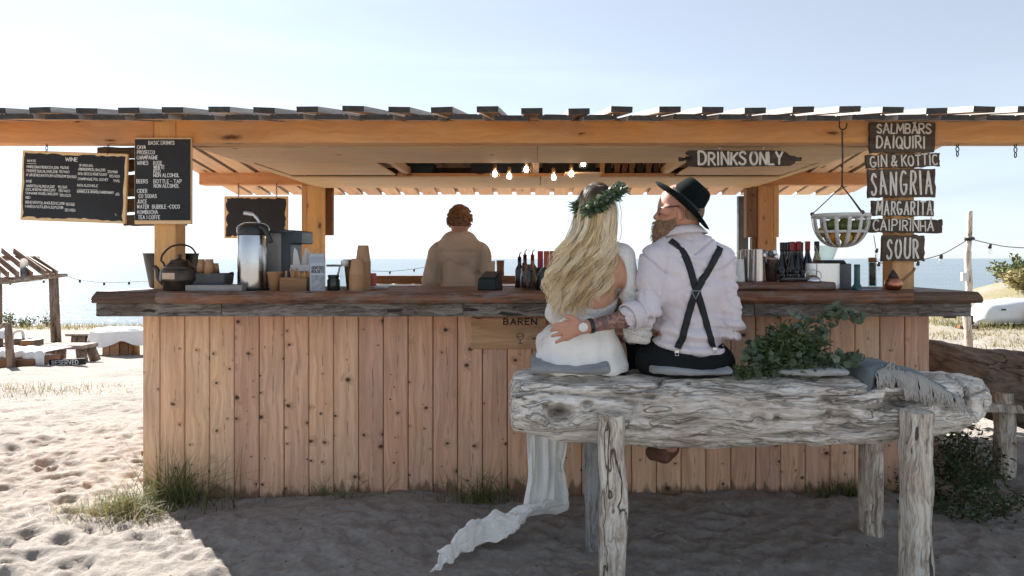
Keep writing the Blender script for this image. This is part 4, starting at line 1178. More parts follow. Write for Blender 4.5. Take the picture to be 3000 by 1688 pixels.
# coffee brewer: grey box with a black C-shaped frame
def brewer():
    Y = 4.0
    k = Y / FPX
    c = Vector((Xp(815, Y), Y, CT))
    t = thing('coffee_brewer', c, 'grey coffee brewer with dark C-shaped side frame standing behind the thermos', 'coffee maker')
    X = lambda px: (px - 815) * k
    Z = lambda py: (852 - py) * k
    mb = MB(); mb.box((X(805), 0.02, Z(766)), (72 * k, 0.19, 158 * k)); put('housing', mb.mesh('housing', bevel=0.006), mat_plain('worn_steel_panel', (0.42, 0.40, 0.38), 0.5, 0.4, var=0.15, scale=10), at=c, parent=t)
    mb = MB(); mb.box((X(805), -0.077, Z(775)), (48 * k, 0.004, 96 * k)); put('door', mb.mesh('door', bevel=0.001), mat_plain('panel_door', (0.36, 0.34, 0.32), 0.55, 0.3), at=c, parent=t)
    mb = MB()
    pts = [(X(841), Z(684)), (X(841), Z(850)), (X(866), Z(850)), (X(866), Z(722)), (X(899), Z(722)), (X(899), Z(688)), (X(895), Z(684))]
    mb.prism(pts, -0.09, 0.11); put('side_frame', mb.mesh('side_frame', bevel=0.004), mat_plain('blue_black_metal', (0.035, 0.05, 0.065), 0.35, 0.2), at=c, parent=t)
    mb = MB(); mb.box((X(820), 0, Z(687)), (110 * k, 0.2, 8 * k)); put('lid', mb.mesh('lid', bevel=0.002), DARK_STEEL, at=c, parent=t)
brewer()

# single paper cup and stir-stick box
put('paper_cup', L_(cup_prof(0.027, 0.04, 0.098)).mesh('paper_cup'), CARD, at=(Xp(803, 3.72), 3.73, CT), label='single brown paper cup standing between the thermos and the stirrer box', cat='paper cup', group='paper cups on the counter')
c = Vector((Xp(864, 3.72), 3.74, CT))
t = thing('stirrer_box', c, 'small brown wooden box of stirring sticks beside the milk carton', 'box')
mb = MB()
for (cx, cy, sx, sy) in ((0, -0.045, 0.145, 0.008), (0, 0.045, 0.145, 0.008), (-0.069, 0, 0.007, 0.082), (0.069, 0, 0.007, 0.082)): mb.box((cx, cy, 0.036), (sx, sy, 0.072))
mb.box((0, 0, 0.004), (0.13, 0.082, 0.006)); put('box', mb.mesh('box'), BROWN_WOOD, at=c, parent=t)
for i in range(9):
    a = c + Vector((-0.055 + 0.014 * i, R0.uniform(-0.03, 0.03), 0.01)); b = a + Vector((R0.uniform(-0.02, 0.02), R0.uniform(-0.015, 0.015), R0.uniform(0.08, 0.115)))
    mb = MB(); mb.tube([a, b], 0.0032, 5, flat=2.0); put('stirring_stick', mb.mesh('stirring_stick', origin=a), CARD, at=a, parent=t)
c = Vector((Xp(890, 3.95), 3.95, CT))
t = thing('napkin_crate', c, 'orange wooden crate with white napkins behind the stirrer box', 'crate')
for i in range(3):
    mb = MB(); mb.box((0, -0.06, 0.03 + i * 0.045), (0.11, 0.01, 0.038)); put('slat', mb.mesh('slat', bevel=0.002), PINE_BEAM if i < 2 else PAPER, at=c, parent=t)
mb = MB(); mb.box((0, 0.0, 0.07), (0.10, 0.10, 0.13)); put('body', mb.mesh('body'), PINE_BEAM, at=c, parent=t)
for i in range(3):
    mb = MB(); mb.prism([(-0.022, 0), (0.02, 0), (0.012, 0.09), (-0.002, 0.11), (-0.012, 0.07)], -0.001, 0.001)
    put('napkin', mb.mesh('napkin'), PAPER, at=c + Vector((-0.03 + 0.03 * i, -0.03 + 0.02 * i, 0.13)), rot=(0, R0.uniform(-0.25, 0.25), R0.uniform(-0.6, 0.6)), parent=t)
# milk carton
def carton():
    Y = 3.71
    c = Vector((Xp(929, Y), Y, CT))
    t = thing('milk_carton', c, 'pale grey gable-top drink carton with dark print on the counter', 'carton')
    w = 0.075; h = 0.15
    hw = w / 2
    V = [(-hw, -hw, 0), (hw, -hw, 0), (hw, hw, 0), (-hw, hw, 0), (-hw, -hw, h), (hw, -hw, h), (hw, hw, h), (-hw, hw, h), (-hw, -0.004, h + 0.035), (hw, -0.004, h + 0.035), (hw, 0.004, h + 0.035), (-hw, 0.004, h + 0.035), (-hw, -0.003, h + 0.052), (hw, -0.003, h + 0.052), (hw, 0.003, h + 0.052), (-hw, 0.003, h + 0.052)]
    F = [(3, 2, 1, 0), (0, 1, 5, 4), (1, 2, 6, 5), (2, 3, 7, 6), (3, 0, 4, 7), (4, 5, 9, 8), (6, 7, 11, 10), (5, 6, 10, 9), (7, 4, 8, 11), (8, 9, 13, 12), (10, 11, 15, 14), (9, 10, 14, 13), (11, 8, 12, 15), (12, 13, 14, 15)]
    rz = 0.42
    put('carton', MB().raw(V, F).mesh('carton', bevel=0.0015), mat_plain('carton_board', (0.42, 0.47, 0.52), 0.5, var=0.08, bump=0.02), at=c, rot=(0, 0, rz), parent=t)
    L = [fit('GENTSED', -0.032, 0.032, 0.118, 0.014, 0.0028, 0.2), fit('BOLSETS', -0.032, 0.032, 0.098, 0.014, 0.0028, 0.2)]
    o = put('print', text_mesh(L, 5, 0.02), INK, at=c + Vector((0.0385 * math.sin(rz), -0.0385 * math.cos(rz), 0)), rot=(0, 0, rz), parent=t, kind='stuff')
    mb = MB(); mb.box((0, 0, 0.048), (w * 0.9, 0.001, 0.075)); put('print_panel', mb.mesh('print_panel'), mat_plain('carton_print', (0.28, 0.32, 0.36), 0.5, var=0.25, scale=60), at=c + Vector((0.0385 * math.sin(rz), -0.0385 * math.cos(rz), 0)), rot=(0, 0, rz), parent=t)
carton()
# jars, glass bottle, stacks of cups
solid('preserving_jar', [(0.0001, 0), (0.03, 0), (0.034, 0.006), (0.034, 0.055), (0.028, 0.065), (0.028, 0.072), (0.031, 0.073), (0.031, 0.085), (0.0001, 0.086)], (Xp(977, 3.75), 3.75, CT), mat_plain('dark_green_glass', (0.02, 0.03, 0.018), 0.12, var=0.2), label='small dark green jar just right of the milk carton', cat='jar')
c = Vector((Xp(1010, 3.80), 3.80, CT))
t = thing('glass_bottle', c, 'clear swing-top glass bottle with white cap left of the stacked cups', 'bottle')
solid('bottle', [(0.0001, 0), (0.024, 0), (0.026, 0.006), (0.026, 0.10), (0.018, 0.125), (0.014, 0.14), (0.014, 0.155), (0.0001, 0.156)], c, THIN_GLASS, t)
solid('cap', [(0.0201, 0.132), (0.021, 0.16), (0.018, 0.165), (0.0001, 0.166)], c, WHITE_PL, t)
c = Vector((Xp(985, 3.86), 3.86, CT))
t = thing('tap_fitting', c, 'thin steel tap arm with grey handle behind the dark jar', 'tap')
mb = MB(); mb.tube(catmull([(0, 0, 0), (0.0, 0, 0.06), (0.012, 0, 0.095), (0.02, 0, 0.13)], 4), 0.006, 8); put('pipe', mb.mesh('pipe'), STEEL, at=c, parent=t)
mb = MB(); mb.box((-0.01, 0, 0.135), (0.09, 0.015, 0.012)); put('lever', mb.mesh('lever', bevel=0.003), STEEL, at=c, parent=t)
def cup_stack(px, Y, n, top, label):
    c = Vector((Xp(px, Y), Y, CT))
    t = thing('cup_stack', c, label, 'paper cups', 'stacks of paper cups')
    me = L_([(0.0405, 0), (0.0425, 0.0), (0.043, 0.003), (0.041, 0.0045), (0.039, 0.012), (0.036, 0.012)]).mesh('cup_rim')
    for i in range(n): put('cup_rim', me, CARD, at=c + Vector((0, 0, 0.0095 * i)), rot=(0, 0, i), parent=t)
    z = 0.0095 * n
    solid('top_cup', [(0.0425, 0), (0.043, 0.004), (0.04, 0.006), (0.029, top), (0.027, top + 0.001), (0.0001, top - 0.004)], c + Vector((0, 0, z)), CARD, t)
cup_stack(1046, 3.715, 9, 0.088, 'nearer stack of brown paper cups on the counter, upside down')
cup_stack(1064, 3.80, 16, 0.095, 'tallest stack of brown paper cups, just behind the nearer stack')
c = Vector((Xp(1031, 3.9), 3.9, CT))
solid('paper_cup', cup_prof(0.03, 0.045, 0.165), c, CARD, label='tall open brown paper cup half hidden behind the cup stacks', cat='paper cup', group='paper cups on the counter')
solid('small_can', [(0.0001, 0), (0.02, 0), (0.021, 0.004), (0.021, 0.085), (0.018, 0.09), (0.0001, 0.09)], (Xp(1092, 3.95), 3.95, CT), mat_plain('red_can', (0.45, 0.08, 0.07), 0.4, var=0.2), label='small red tin behind the stacks of paper cups', cat='tin')
# a folded cloth / papers
mb = MB()
for i in range(4): mb.box((R0.uniform(-.01, .01), R0.uniform(-.01, .01), 0.004 + 0.004 * i), (0.10, 0.07, 0.0035), (R0.uniform(-.03, .03), R0.uniform(-.04, .04), R0.uniform(-.3, .3)))
put('paper_napkins', mb.mesh('paper_napkins'), PAPER, at=(Xp(1105, 3.95), 3.97, CT), label='loose white paper napkins lying right of the cup stacks', cat='napkins', kind='stuff')
# pay terminal
def terminal():
    Y = 3.78
    c = Vector((Xp(1435, Y), Y, CT))
    t = thing('card_terminal', c, 'black wedge-shaped payment terminal on the counter beside the bartender', 'card terminal')
    rz = -0.35
    mb = MB(); mb.raw([(-0.055, -0.05, 0), (0.055, -0.05, 0), (0.055, 0.06, 0), (-0.055, 0.06, 0), (-0.052, -0.045, 0.062), (0.052, -0.045, 0.062), (0.048, 0.05, 0.105), (-0.048, 0.05, 0.105)], [(3, 2, 1, 0), (4, 5, 6, 7), (0, 1, 5, 4), (1, 2, 6, 5), (2, 3, 7, 6), (3, 0, 4, 7)])
    put('housing', mb.mesh('housing', bevel=0.006, seg=2), mat_plain('terminal_black', (0.012, 0.02, 0.02), 0.5, bump=0.02, spec=0.25), at=c, rot=(0, 0, rz), parent=t)
    mb = MB(); mb.box((0, 0.004, 0.0865), (0.085, 0.075, 0.003), (math.atan2(0.043, 0.095), 0, 0)); put('screen', mb.mesh('screen'), mat_plain('screen_glass', (0.05, 0.05, 0.05), 0.1, bump=0), at=c, rot=(0, 0, rz), parent=t)
terminal()
# spoon pots on the back rail
for i, (px, w, h, m, lab) in enumerate(((1441, 0.03, 0.14, PAPER, 'pale tube on the back rail just right of the bartender'), (1466, 0.036, 0.145, BROWN_WOODZ, 'brown wooden pot on the back rail right of the bartender'))):
    solid('utensil_pot', [(0.0001, 0), (w, 0), (w * 0.95, h * 0.5), (w * 1.05, h), (w * 0.9, h), (w * 0.85, 0.02), (0.0001, 0.02)], (Xp(px, 6.53), 6.53, 1.216), m, label=lab, cat='pot', group='pots on the back rail')
# bottles and boxes left of the woman
def bottle_prof(r, h, neck, sh=0.55, nk=0.72):
    return [(0.0001, 0), (r * 0.92, 0), (r, 0.006), (r, h * sh), (r * 0.85, h * (sh + 0.07)), (neck * 1.15, h * nk), (neck, h * (nk + 0.06)), (neck, h * 0.97), (neck * 1.12, h * 0.975), (neck * 1.12, h), (0.0001, h)]
SYR = mat_plain('amber_syrup', (0.16, 0.035, 0.015), 0.15, var=0.2, bump=0)
DARKB = mat_plain('dark_syrup', (0.02, 0.015, 0.015), 0.15, var=0.2, bump=0)
for i, (px, py, Y, r, mat, lab) in enumerate(((1522, 746, 4.1, 0.027, DARKB, 'small dark bottle, leftmost of the syrup bottles beside the woman'), (1538, 738, 4.08, 0.03, mat_plain('red_syrup', (0.10, 0.012, 0.012), 0.15), 'dark red syrup bottle with a steel pourer beside the woman'), (1560, 738, 4.05, 0.03, SYR, 'amber syrup bottle beside the woman, right of the dark red bottle'))):
    h = (851 - py) * Y / FPX
    t = thing('syrup_bottle', (Xp(px, Y), Y, CT), lab, 'bottle', 'syrup bottles on the counter')
    solid('bottle', bottle_prof(r, h * 0.86, 0.011), (Xp(px, Y), Y, CT), mat, t)
    mb = MB(); mb.tube([(0, 0, h * 0.86), (0, 0, h * 0.93), (0.012, 0, h)], [0.006, 0.005, 0.003], 6); put('pourer', mb.mesh('pourer'), STEEL, at=(Xp(px, Y), Y, CT), parent=t)
for i, (px, col, lab) in enumerate(((1583, (0.42, 0.03, 0.05), 'crimson drink carton behind the jar of straws'), (1601, (0.50, 0.10, 0.035), 'orange-red drink carton next to the crimson one'), (1618, (0.48, 0.08, 0.04), 'orange-red drink carton half hidden behind the blonde hair'))):
    mb = MB(); mb.box((0, 0, 0.11), (0.033, 0.05, 0.22)); put('juice_carton', mb.mesh('juice_carton', bevel=0.002), mat_plain('juice_carton_%d' % i, col, 0.5, var=0.15, scale=20), at=(Xp(px, 4.12), 4.12, CT), label=lab, cat='carton', group='red cartons on the counter')
c = Vector((Xp(1552, 3.76), 3.76, CT))
t = thing('straw_jar', c, 'glass jar stuffed with dark vanilla pods and straws left of the woman', 'jar')
solid('jar', [(0.0001, 0), (0.05, 0), (0.053, 0.006), (0.053, 0.09), (0.046, 0.105), (0.046, 0.12), (0.044, 0.12), (0.044, 0.105), (0.050, 0.09), (0.050, 0.008), (0.0001, 0.008)], c, THIN_GLASS, t)
for i in range(16):
    a = 2.4 * i; r = 0.036 * math.sqrt((i + 0.5) / 16)
    p0 = c + Vector((r * math.cos(a), r * math.sin(a), 0.012)); p1 = p0 + Vector((math.cos(a) * 0.012, math.sin(a) * 0.012, R0.uniform(0.09, 0.15)))
    mb = MB(); mb.tube([p0, (p0 + p1) / 2 + Vector((R0.uniform(-.01, .01), 0, 0)), p1], 0.006, 5); put('straw', mb.mesh('straw', origin=p0), BROWN_WOODZ if i % 3 else BLACK_PL, at=p0, parent=t)
c = Vector((Xp(1592, 3.78), 3.78, CT))
t = thing('dark_jug', c, 'dark jug with handle half hidden behind the blonde hair', 'jug')
solid('jug', [(0.0001, 0), (0.042, 0), (0.045, 0.01), (0.045, 0.09), (0.038, 0.115), (0.042, 0.125), (0.036, 0.125), (0.0001, 0.08)], c, BLACK_PL, t)
mb = MB(); mb.tube(catmull([(-0.04, 0, 0.11), (-0.075, 0, 0.10), (-0.075, 0, 0.05), (-0.043, 0, 0.03)], 5), 0.006, 6); put('handle', mb.mesh('handle'), BLACK_PL, at=c, parent=t)

# ------------------------------------------------------------------ right end of the counter
slab('serving_slab', Xp(2120, 3.74), Xp(2440, 3.74), 3.70, 4.1, CT + 0.001, CT + 0.046, COUNTER_WOOD, None, 14, rough=0.007, label='thick rough-edged brown wood slab lying on the right part of the counter', cat='board')
ZS = CT + 0.046
def shaker(px, Y, h, r0, r1, lab, mat=STEEL):
    solid('cocktail_shaker', [(0.0001, 0), (r0, 0), (r0 * 1.02, 0.004), (r1, h * 0.98), (r1 * 1.03, h), (r1 * 0.95, h), (r0 * 0.9, 0.01), (0.0001, 0.01)], (Xp(px, Y), Y, ZS), mat, None, 28, label=lab, cat='shaker', group='steel cocktail shakers')
shaker(2176, 3.90, 0.175, 0.034, 0.028, 'pale tall cocktail shaker furthest left, behind the man\'s shoulder')
shaker(2192, 3.84, 0.18, 0.030, 0.036, 'second steel shaker from the left on the thick slab')
shaker(2218, 3.78, 0.18, 0.040, 0.033, 'widest steel shaker, third from the left on the thick slab')
shaker(2163, 3.78, 0.125, 0.035, 0.03, 'short pale shaker right behind the man\'s shoulder', WHITE_PL)
c = Vector((Xp(2260, 3.80), 3.80, ZS))
t = thing('spoon_cup', c, 'steel cup full of bar spoons and strainers beside the shakers', 'cup')
solid('cup', [(0.0001, 0), (0.03, 0), (0.04, 0.125), (0.042, 0.127), (0.038, 0.127), (0.028, 0.01), (0.0001, 0.01)], c, STEEL, t)
for i in range(9):
    a = i * 0.75
    b0 = c + Vector((0.015 * math.cos(a), 0.015 * math.sin(a), 0.02)); b1 = b0 + Vector((0.022 * math.cos(a) - 0.012, 0.02 * math.sin(a), 0.12 + 0.008 * (i % 4)))
    mb = MB(); mb.tube([b0, b1], 0.0025, 5); mb.sphere(b1, 0.014, 10, 8, sc=(1, 0.45, 1.25)); put('bar_spoon', mb.mesh('bar_spoon', origin=b0), STEEL if i % 3 else DARK_STEEL, at=b0, parent=t)
# wine bottles
WB = mat_plain('dark_bottle_glass', (0.012, 0.014, 0.018), 0.12, var=0.2, bump=0, spec=0.6)
REDCAP = mat_plain('red_foil', (0.40, 0.04, 0.045), 0.4)
BLKCAP = mat_plain('black_foil', (0.02, 0.022, 0.03), 0.4)
def wine(px, py, Y, cap, lab, z0, mat=WB, r=0.037):
    base = Vector((Xp(px, Y), Y, z0))
    h = Zp(py, Y) - z0
    t = thing('wine_bottle', base, lab, 'wine bottle', 'wine bottles on the right of the counter')
    solid('bottle', bottle_prof(r, h, 0.0135, 0.42, 0.70), base, mat, t)
    solid('capsule', [(0.0147, h * 0.80), (0.015, h * 0.83), (0.0155, h * 0.97), (0.016, h + 0.001), (0.0001, h + 0.002)], base, cap, t)
ZB_ = CT
wb = [(2292, 711, 4.22, BLKCAP, 'black-capped wine bottle at the left end of the row of bottles'), (2305, 711, 4.28, BLKCAP, 'second black-capped wine bottle from the left'), (2314, 710, 4.24, BLKCAP, 'third black-capped wine bottle from the left'), (2322, 709, 4.16, REDCAP, 'first red-capped wine bottle from the left'), (2334, 711, 4.28, REDCAP, 'red-capped wine bottle standing behind the middle one'), (2340, 708, 4.15, REDCAP, 'middle red-capped wine bottle, second from the front left'), (2346, 711, 4.26, BLKCAP, 'dark bottle just right behind the middle red-capped one'), (2366, 708, 4.15, REDCAP, 'rightmost red-capped dark wine bottle')]
for (px, py, Y, cap, lab) in wb: wine(px, py, Y, cap, lab, ZB_)
wine(2393, 708, 4.17, BLKCAP, 'pale yellow white-wine bottle with black cap beside the scale', ZB_, mat_plain('white_wine', (0.55, 0.53, 0.30), 0.15, var=0.1, bump=0))
# glasses
for i, (px, Y, lab) in enumerate(((2288, 3.80, 'upturned shot glass nearest the spoon cup'), (2306, 3.86, 'shot glass second from the spoon cup'), (2330, 3.82, 'shot glass in the middle of the row on the slab'), (2350, 3.84, 'shot glass at the right end of the row on the slab'))):
    t = thing('shot_glass', (Xp(px, Y), Y, ZS), lab, 'glass', 'shot glasses on the thick slab')
    solid('glass', [(0.0001, 0), (0.016, 0), (0.021, 0.07), (0.0195, 0.07), (0.015, 0.02), (0.0001, 0.018)], (Xp(px, Y), Y, ZS), THIN_GLASS, t)
    solid('drink', [(0.0001, 0.04), (0.0172, 0.04), (0.0192, 0.066), (0.0001, 0.066)], (Xp(px, Y), Y, ZS), DARKB, t)
# strainer and knife tray
c = Vector((Xp(2345, 3.73), 3.75, ZS))
t = thing('strainer', c, 'steel strainer and tongs lying on the thick slab in front of the glasses', 'strainer')
mb = MB(); mb.tube(catmull([(-0.10, 0, 0.008), (-0.085, -0.02, 0.016), (0.0, -0.02, 0.018), (0.06, -0.02, 0.014)], 5), 0.008, 8, flat=1.0); mb.tube([(-0.10, 0.01, 0.006), (0.05, 0.01, 0.012)], 0.007, 8); put('handle', mb.mesh('handle'), DARK_STEEL, at=c, parent=t)
mb = MB(); mb.lathe([(0.042, 0), (0.043, 0.003), (0.036, 0.02), (0.02, 0.033), (0.0001, 0.037), (0.0001, 0.034), (0.019, 0.03), (0.034, 0.018), (0.04, 0)], 20, (0.075, 0, 0.003)); put('bowl', mb.mesh('bowl'), STEEL, at=c, parent=t)
mb = MB(); mb.tube([(0.045 * math.cos(a / 16 * 6.284) + 0.07, -0.02, 0.035 + 0.032 * math.sin(a / 16 * 6.284)) for a in range(17)], 0.003, 6, cap=False); put('ring', mb.mesh('ring'), STEEL, at=c, parent=t)
# scale: steel box with a clear bowl
c = Vector((Xp(2420, 3.95), 3.95, CT))
t = thing('ice_scale', c, 'steel box with dark lid carrying a clear plastic bowl, beside the hanging basket', 'appliance')
mb = MB(); mb.box((-0.02, 0, 0.075), (0.135, 0.16, 0.15)); put('housing', mb.mesh('housing', bevel=0.004), STEEL, at=c, parent=t)
mb = MB(); mb.box((0.085, 0.01, 0.073), (0.07, 0.14, 0.146)); put('side_box', mb.mesh('side_box', bevel=0.003), DARK_STEEL, at=c, parent=t)
mb = MB(); mb.box((0.02, 0, 0.156), (0.13, 0.16, 0.02), taper=0.85); put('lid', mb.mesh('lid', bevel=0.003), BLACK_PL, at=c, parent=t)
solid('bowl', [(0.0001, 0.168), (0.035, 0.168), (0.066, 0.25), (0.069, 0.25), (0.064, 0.25), (0.033, 0.172), (0.0001, 0.172)], c + Vector((0.005, 0, 0)), THIN_GLASS, t)
# green bottle neck, glass tube, copper pot
solid('muddler_bottle', [(0.0001, 0), (0.027, 0), (0.029, 0.006), (0.024, 0.02), (0.016, 0.035), (0.0155, 0.12), (0.016, 0.142), (0.0001, 0.143)], (Xp(2511, 3.78), 3.78, CT), mat_plain('bottle_green', (0.012, 0.085, 0.07), 0.12, var=0.2, bump=0), label='short green glass bottle standing alone between the scale and the copper pot', cat='bottle')
c = Vector((Xp(2556, 4.15), 4.15, CT + 0.03))
t = thing('pepper_mill', c, 'clear glass jar with a cork lid full of straws behind the copper pot', 'jar')
solid('glass', [(0.0001, -0.03), (0.024, -0.03), (0.024, 0.13), (0.022, 0.13), (0.022, -0.024), (0.0001, -0.024)], c, THIN_GLASS, t)
solid('filling', [(0.0001, -0.02), (0.018, -0.02), (0.018, 0.12), (0.0001, 0.12)], c, mat_plain('straw_filling', (0.38, 0.34, 0.29), 0.8, var=0.3, scale=60), t)
solid('lid', [(0.0225, 0.122), (0.023, 0.15), (0.0001, 0.151)], c, CARD, t)
def copper_pot():
    Y = 3.76
    c = Vector((Xp(2617, Y), Y, CT))
    t = thing('copper_pot', c, 'small round copper pot with pointed lid and long handle below the SOUR sign', 'pot')
    solid('pot', [(0.0001, 0), (0.03, 0), (0.041, 0.012), (0.047, 0.03), (0.043, 0.052), (0.03, 0.066), (0.026, 0.07), (0.0001, 0.07)], c, COPPER, t)
    solid('lid', [(0.028, 0.069), (0.027, 0.076), (0.014, 0.098), (0.006, 0.108), (0.006, 0.112), (0.0001, 0.114)], c, mat_plain('dark_copper', (0.07, 0.05, 0.045), 0.5, 0.6), t)
    mb = MB(); mb.tube(catmull([(0.042, 0, 0.045), (0.075, 0.01, 0.07), (0.12, 0.02, 0.105), (0.128, 0.02, 0.125)], 4), 0.0055, 8, flat=1.6); put('handle', mb.mesh('handle'), BROWN_WOOD, at=c, parent=t)
copper_pot()
mb = MB(); mb.box((0, 0, 0.004), (0.13, 0.09, 0.006), (0, 0, 0.2)); put('bar_cloth', mb.mesh('bar_cloth', bevel=0.002), mat_plain('blue_cloth', (0.30, 0.34, 0.42), 0.9), at=(Xp(2548, 3.74), 3.78, CT), label='small folded blue-grey cloth lying left of the copper pot', cat='cloth')
# potted grass sprig behind the man
def sprig(c, h, n, lab, seed, pot=None):
    t = thing('dried_grass', c, lab, 'plant')
    me = blades([(c[0] + R0.uniform(-.01, .01), c[1] + R0.uniform(-.01, .01), c[2]) for _ in range(n)], h * 0.6, h, 0.0022, 0.5, 6, seed)
    me.transform(Matrix.Translation(-Vector(c)))
    put('stems', me, DRYGRASS, at=c, parent=t)
    if pot: solid('vase', [(0.0001, -0.12), (0.022, -0.12), (0.032, -0.06), (0.018, 0.0), (0.02, 0.01), (0.0001, 0.0)], c, pot, t)
    return t
sprig(Vector((Xp(2142, 4.02), 4.02, CT + 0.12)), 0.16, 22, 'wispy dried grass in a dark vase behind the man\'s right shoulder', 3, BLACK_PL)
sprig(Vector((Xp(868, 4.16), 4.16, CT)), 0.44, 12, 'tall thin grass stalks behind the coffee brewer left of the back post', 4)

# ------------------------------------------------------------------ hanging basket with citrus fruit
def basket():
    Y = 3.86
    c = P(2463, 633, Y)
    t = thing('hanging_basket', c, 'white open-work half-round basket of citrus hanging on ropes from a hook in the beam', 'basket')
    R = 79 * Y / FPX; D = 0.175
    WH = mat_plain('white_strap', (0.62, 0.60, 0.57), 0.6, var=0.12, scale=20)
    def band(pts, w, name, nrm):
        mb = MB(); V = []
        for p, wv in zip(pts, nrm): V += [Vector(p) - wv * w / 2, Vector(p) + wv * w / 2]
        F = [(2 * i, 2 * i + 1, 2 * i + 3, 2 * i + 2) for i in range(len(pts) - 1)]
        mb.raw(V, F, True)
        me = mb.mesh(name)
        o = put(name, me, WH, at=c, parent=t)
        m = o.modifiers.new('thick', 'SOLIDIFY'); m.thickness = 0.004
        return o
    rimz = 0.0
    N = 40
    def ring(z, r, w):
        pts = [(r * math.cos(2 * math.pi * i / N), r * math.sin(2 * math.pi * i / N), z) for i in range(N + 1)]
        band(pts, w, 'hoop', [Vector((0, 0, 1))] * (N + 1))
    ring(0.0, R, 0.021)
    ring(-D * 0.52, R * 0.87, 0.014)
    for j in range(14):
        a = 2 * math.pi * j / 14 + 0.11
        pts = []; nr = []
        for i in range(15):
            u = i / 14 * math.pi / 2
            r = R * math.cos(u) ** 0.75 * 0.985; z = -D * math.sin(u)
            pts.append((r * math.cos(a), r * math.sin(a), z)); nr.append(Vector((-math.sin(a), math.cos(a), 0)))
        band(pts, 0.021, 'strap', nr)
    top = P(2467, 545, Y) - c
    for j, a in enumerate((2.95, -1.2, 0.3)):
        p = Vector((R * math.cos(a), R * math.sin(a), 0.012))
        mb = MB(); mb.tube([p, (p + top) / 2 + Vector((0.002, 0, 0)), top], 0.0032, 6); mb.sphere(p, 0.012, 8, 6)
        put('rope', mb.mesh('rope'), ROPE, at=c, parent=t)
    hk = P(2467, 383, Y) - c
    mb = MB(); mb.tube([top, (top + hk) / 2 + Vector((0.003, 0, 0)), hk], 0.0045, 6)
    for z in (0.0, 0.08, 0.11): mb.sphere(top + Vector((0, 0, z)), 0.008, 8, 6)
    put('rope', mb.mesh('rope'), ROPE, at=c, parent=t)
    mb = MB()
    k = Y / FPX
    pts = [P(2459, 352, Y) - c, P(2459, 362, Y) - c, P(2459, 372, Y) - c, P(2463, 378, Y) - c, P(2470, 380, Y) - c, P(2478, 375, Y) - c, P(2481, 366, Y) - c, P(2480, 361, Y) - c]
    mb.tube(catmull(pts, 4), 0.0036, 8); put('hook', mb.mesh('hook'), IRON, at=c, parent=t)
    return c, R, D
bc, bR, bD = basket()
LIME = mat_plain('lime_peel', (0.10, 0.14, 0.025), 0.4, var=0.3, bump=0.2, bscale=300)
ORNG = mat_plain('orange_peel', (0.55, 0.22, 0.03), 0.4, var=0.15, bump=0.2, bscale=300)
LEMN = mat_plain('lemon_peel', (0.50, 0.36, 0.06), 0.4, var=0.2, bump=0.2, bscale=300)
fruit = [(-0.065, -0.05, -0.115, 'o'), (0.0, -0.07, -0.125, 'm'), (0.065, -0.045, -0.115, 'o'), (-0.03, 0.02, -0.13, 'm'), (0.045, 0.04, -0.12, 'o'), (-0.085, 0.03, -0.09, 'm'), (0.095, 0.02, -0.085, 'm'),
         (-0.085, -0.06, -0.055, 'l'), (-0.025, -0.085, -0.06, 'l'), (0.035, -0.085, -0.058, 'l'), (0.09, -0.05, -0.05, 'l'), (-0.045, -0.01, -0.045, 'l'), (0.02, 0.0, -0.04, 'l'), (0.06, 0.05, -0.045, 'l'), (-0.05, 0.07, -0.05, 'l')]
for i, (x, y, z, kd) in enumerate(fruit):
    r = 0.032 if kd != 'l' else 0.029
    mb = MB(); mb.sphere((0, 0, 0), r, 16, 10, sc=(1, 1, 0.94 if kd == 'o' else 1.08))
    nm = {'o': 'orange', 'm': 'lemon', 'l': 'lime'}[kd]
    put(nm, mb.mesh(nm), {'o': ORNG, 'm': LEMN, 'l': LIME}[kd], at=bc + Vector((x, y, z)), rot=(R0.uniform(0, 3), R0.uniform(0, 3), 0), label={'o': 'orange lying among the fruit in the hanging basket', 'm': 'yellow lemon lying among the fruit in the hanging basket', 'l': 'dark green lime lying on top in the hanging basket'}[kd], cat=nm, group=nm + 's in the hanging basket')

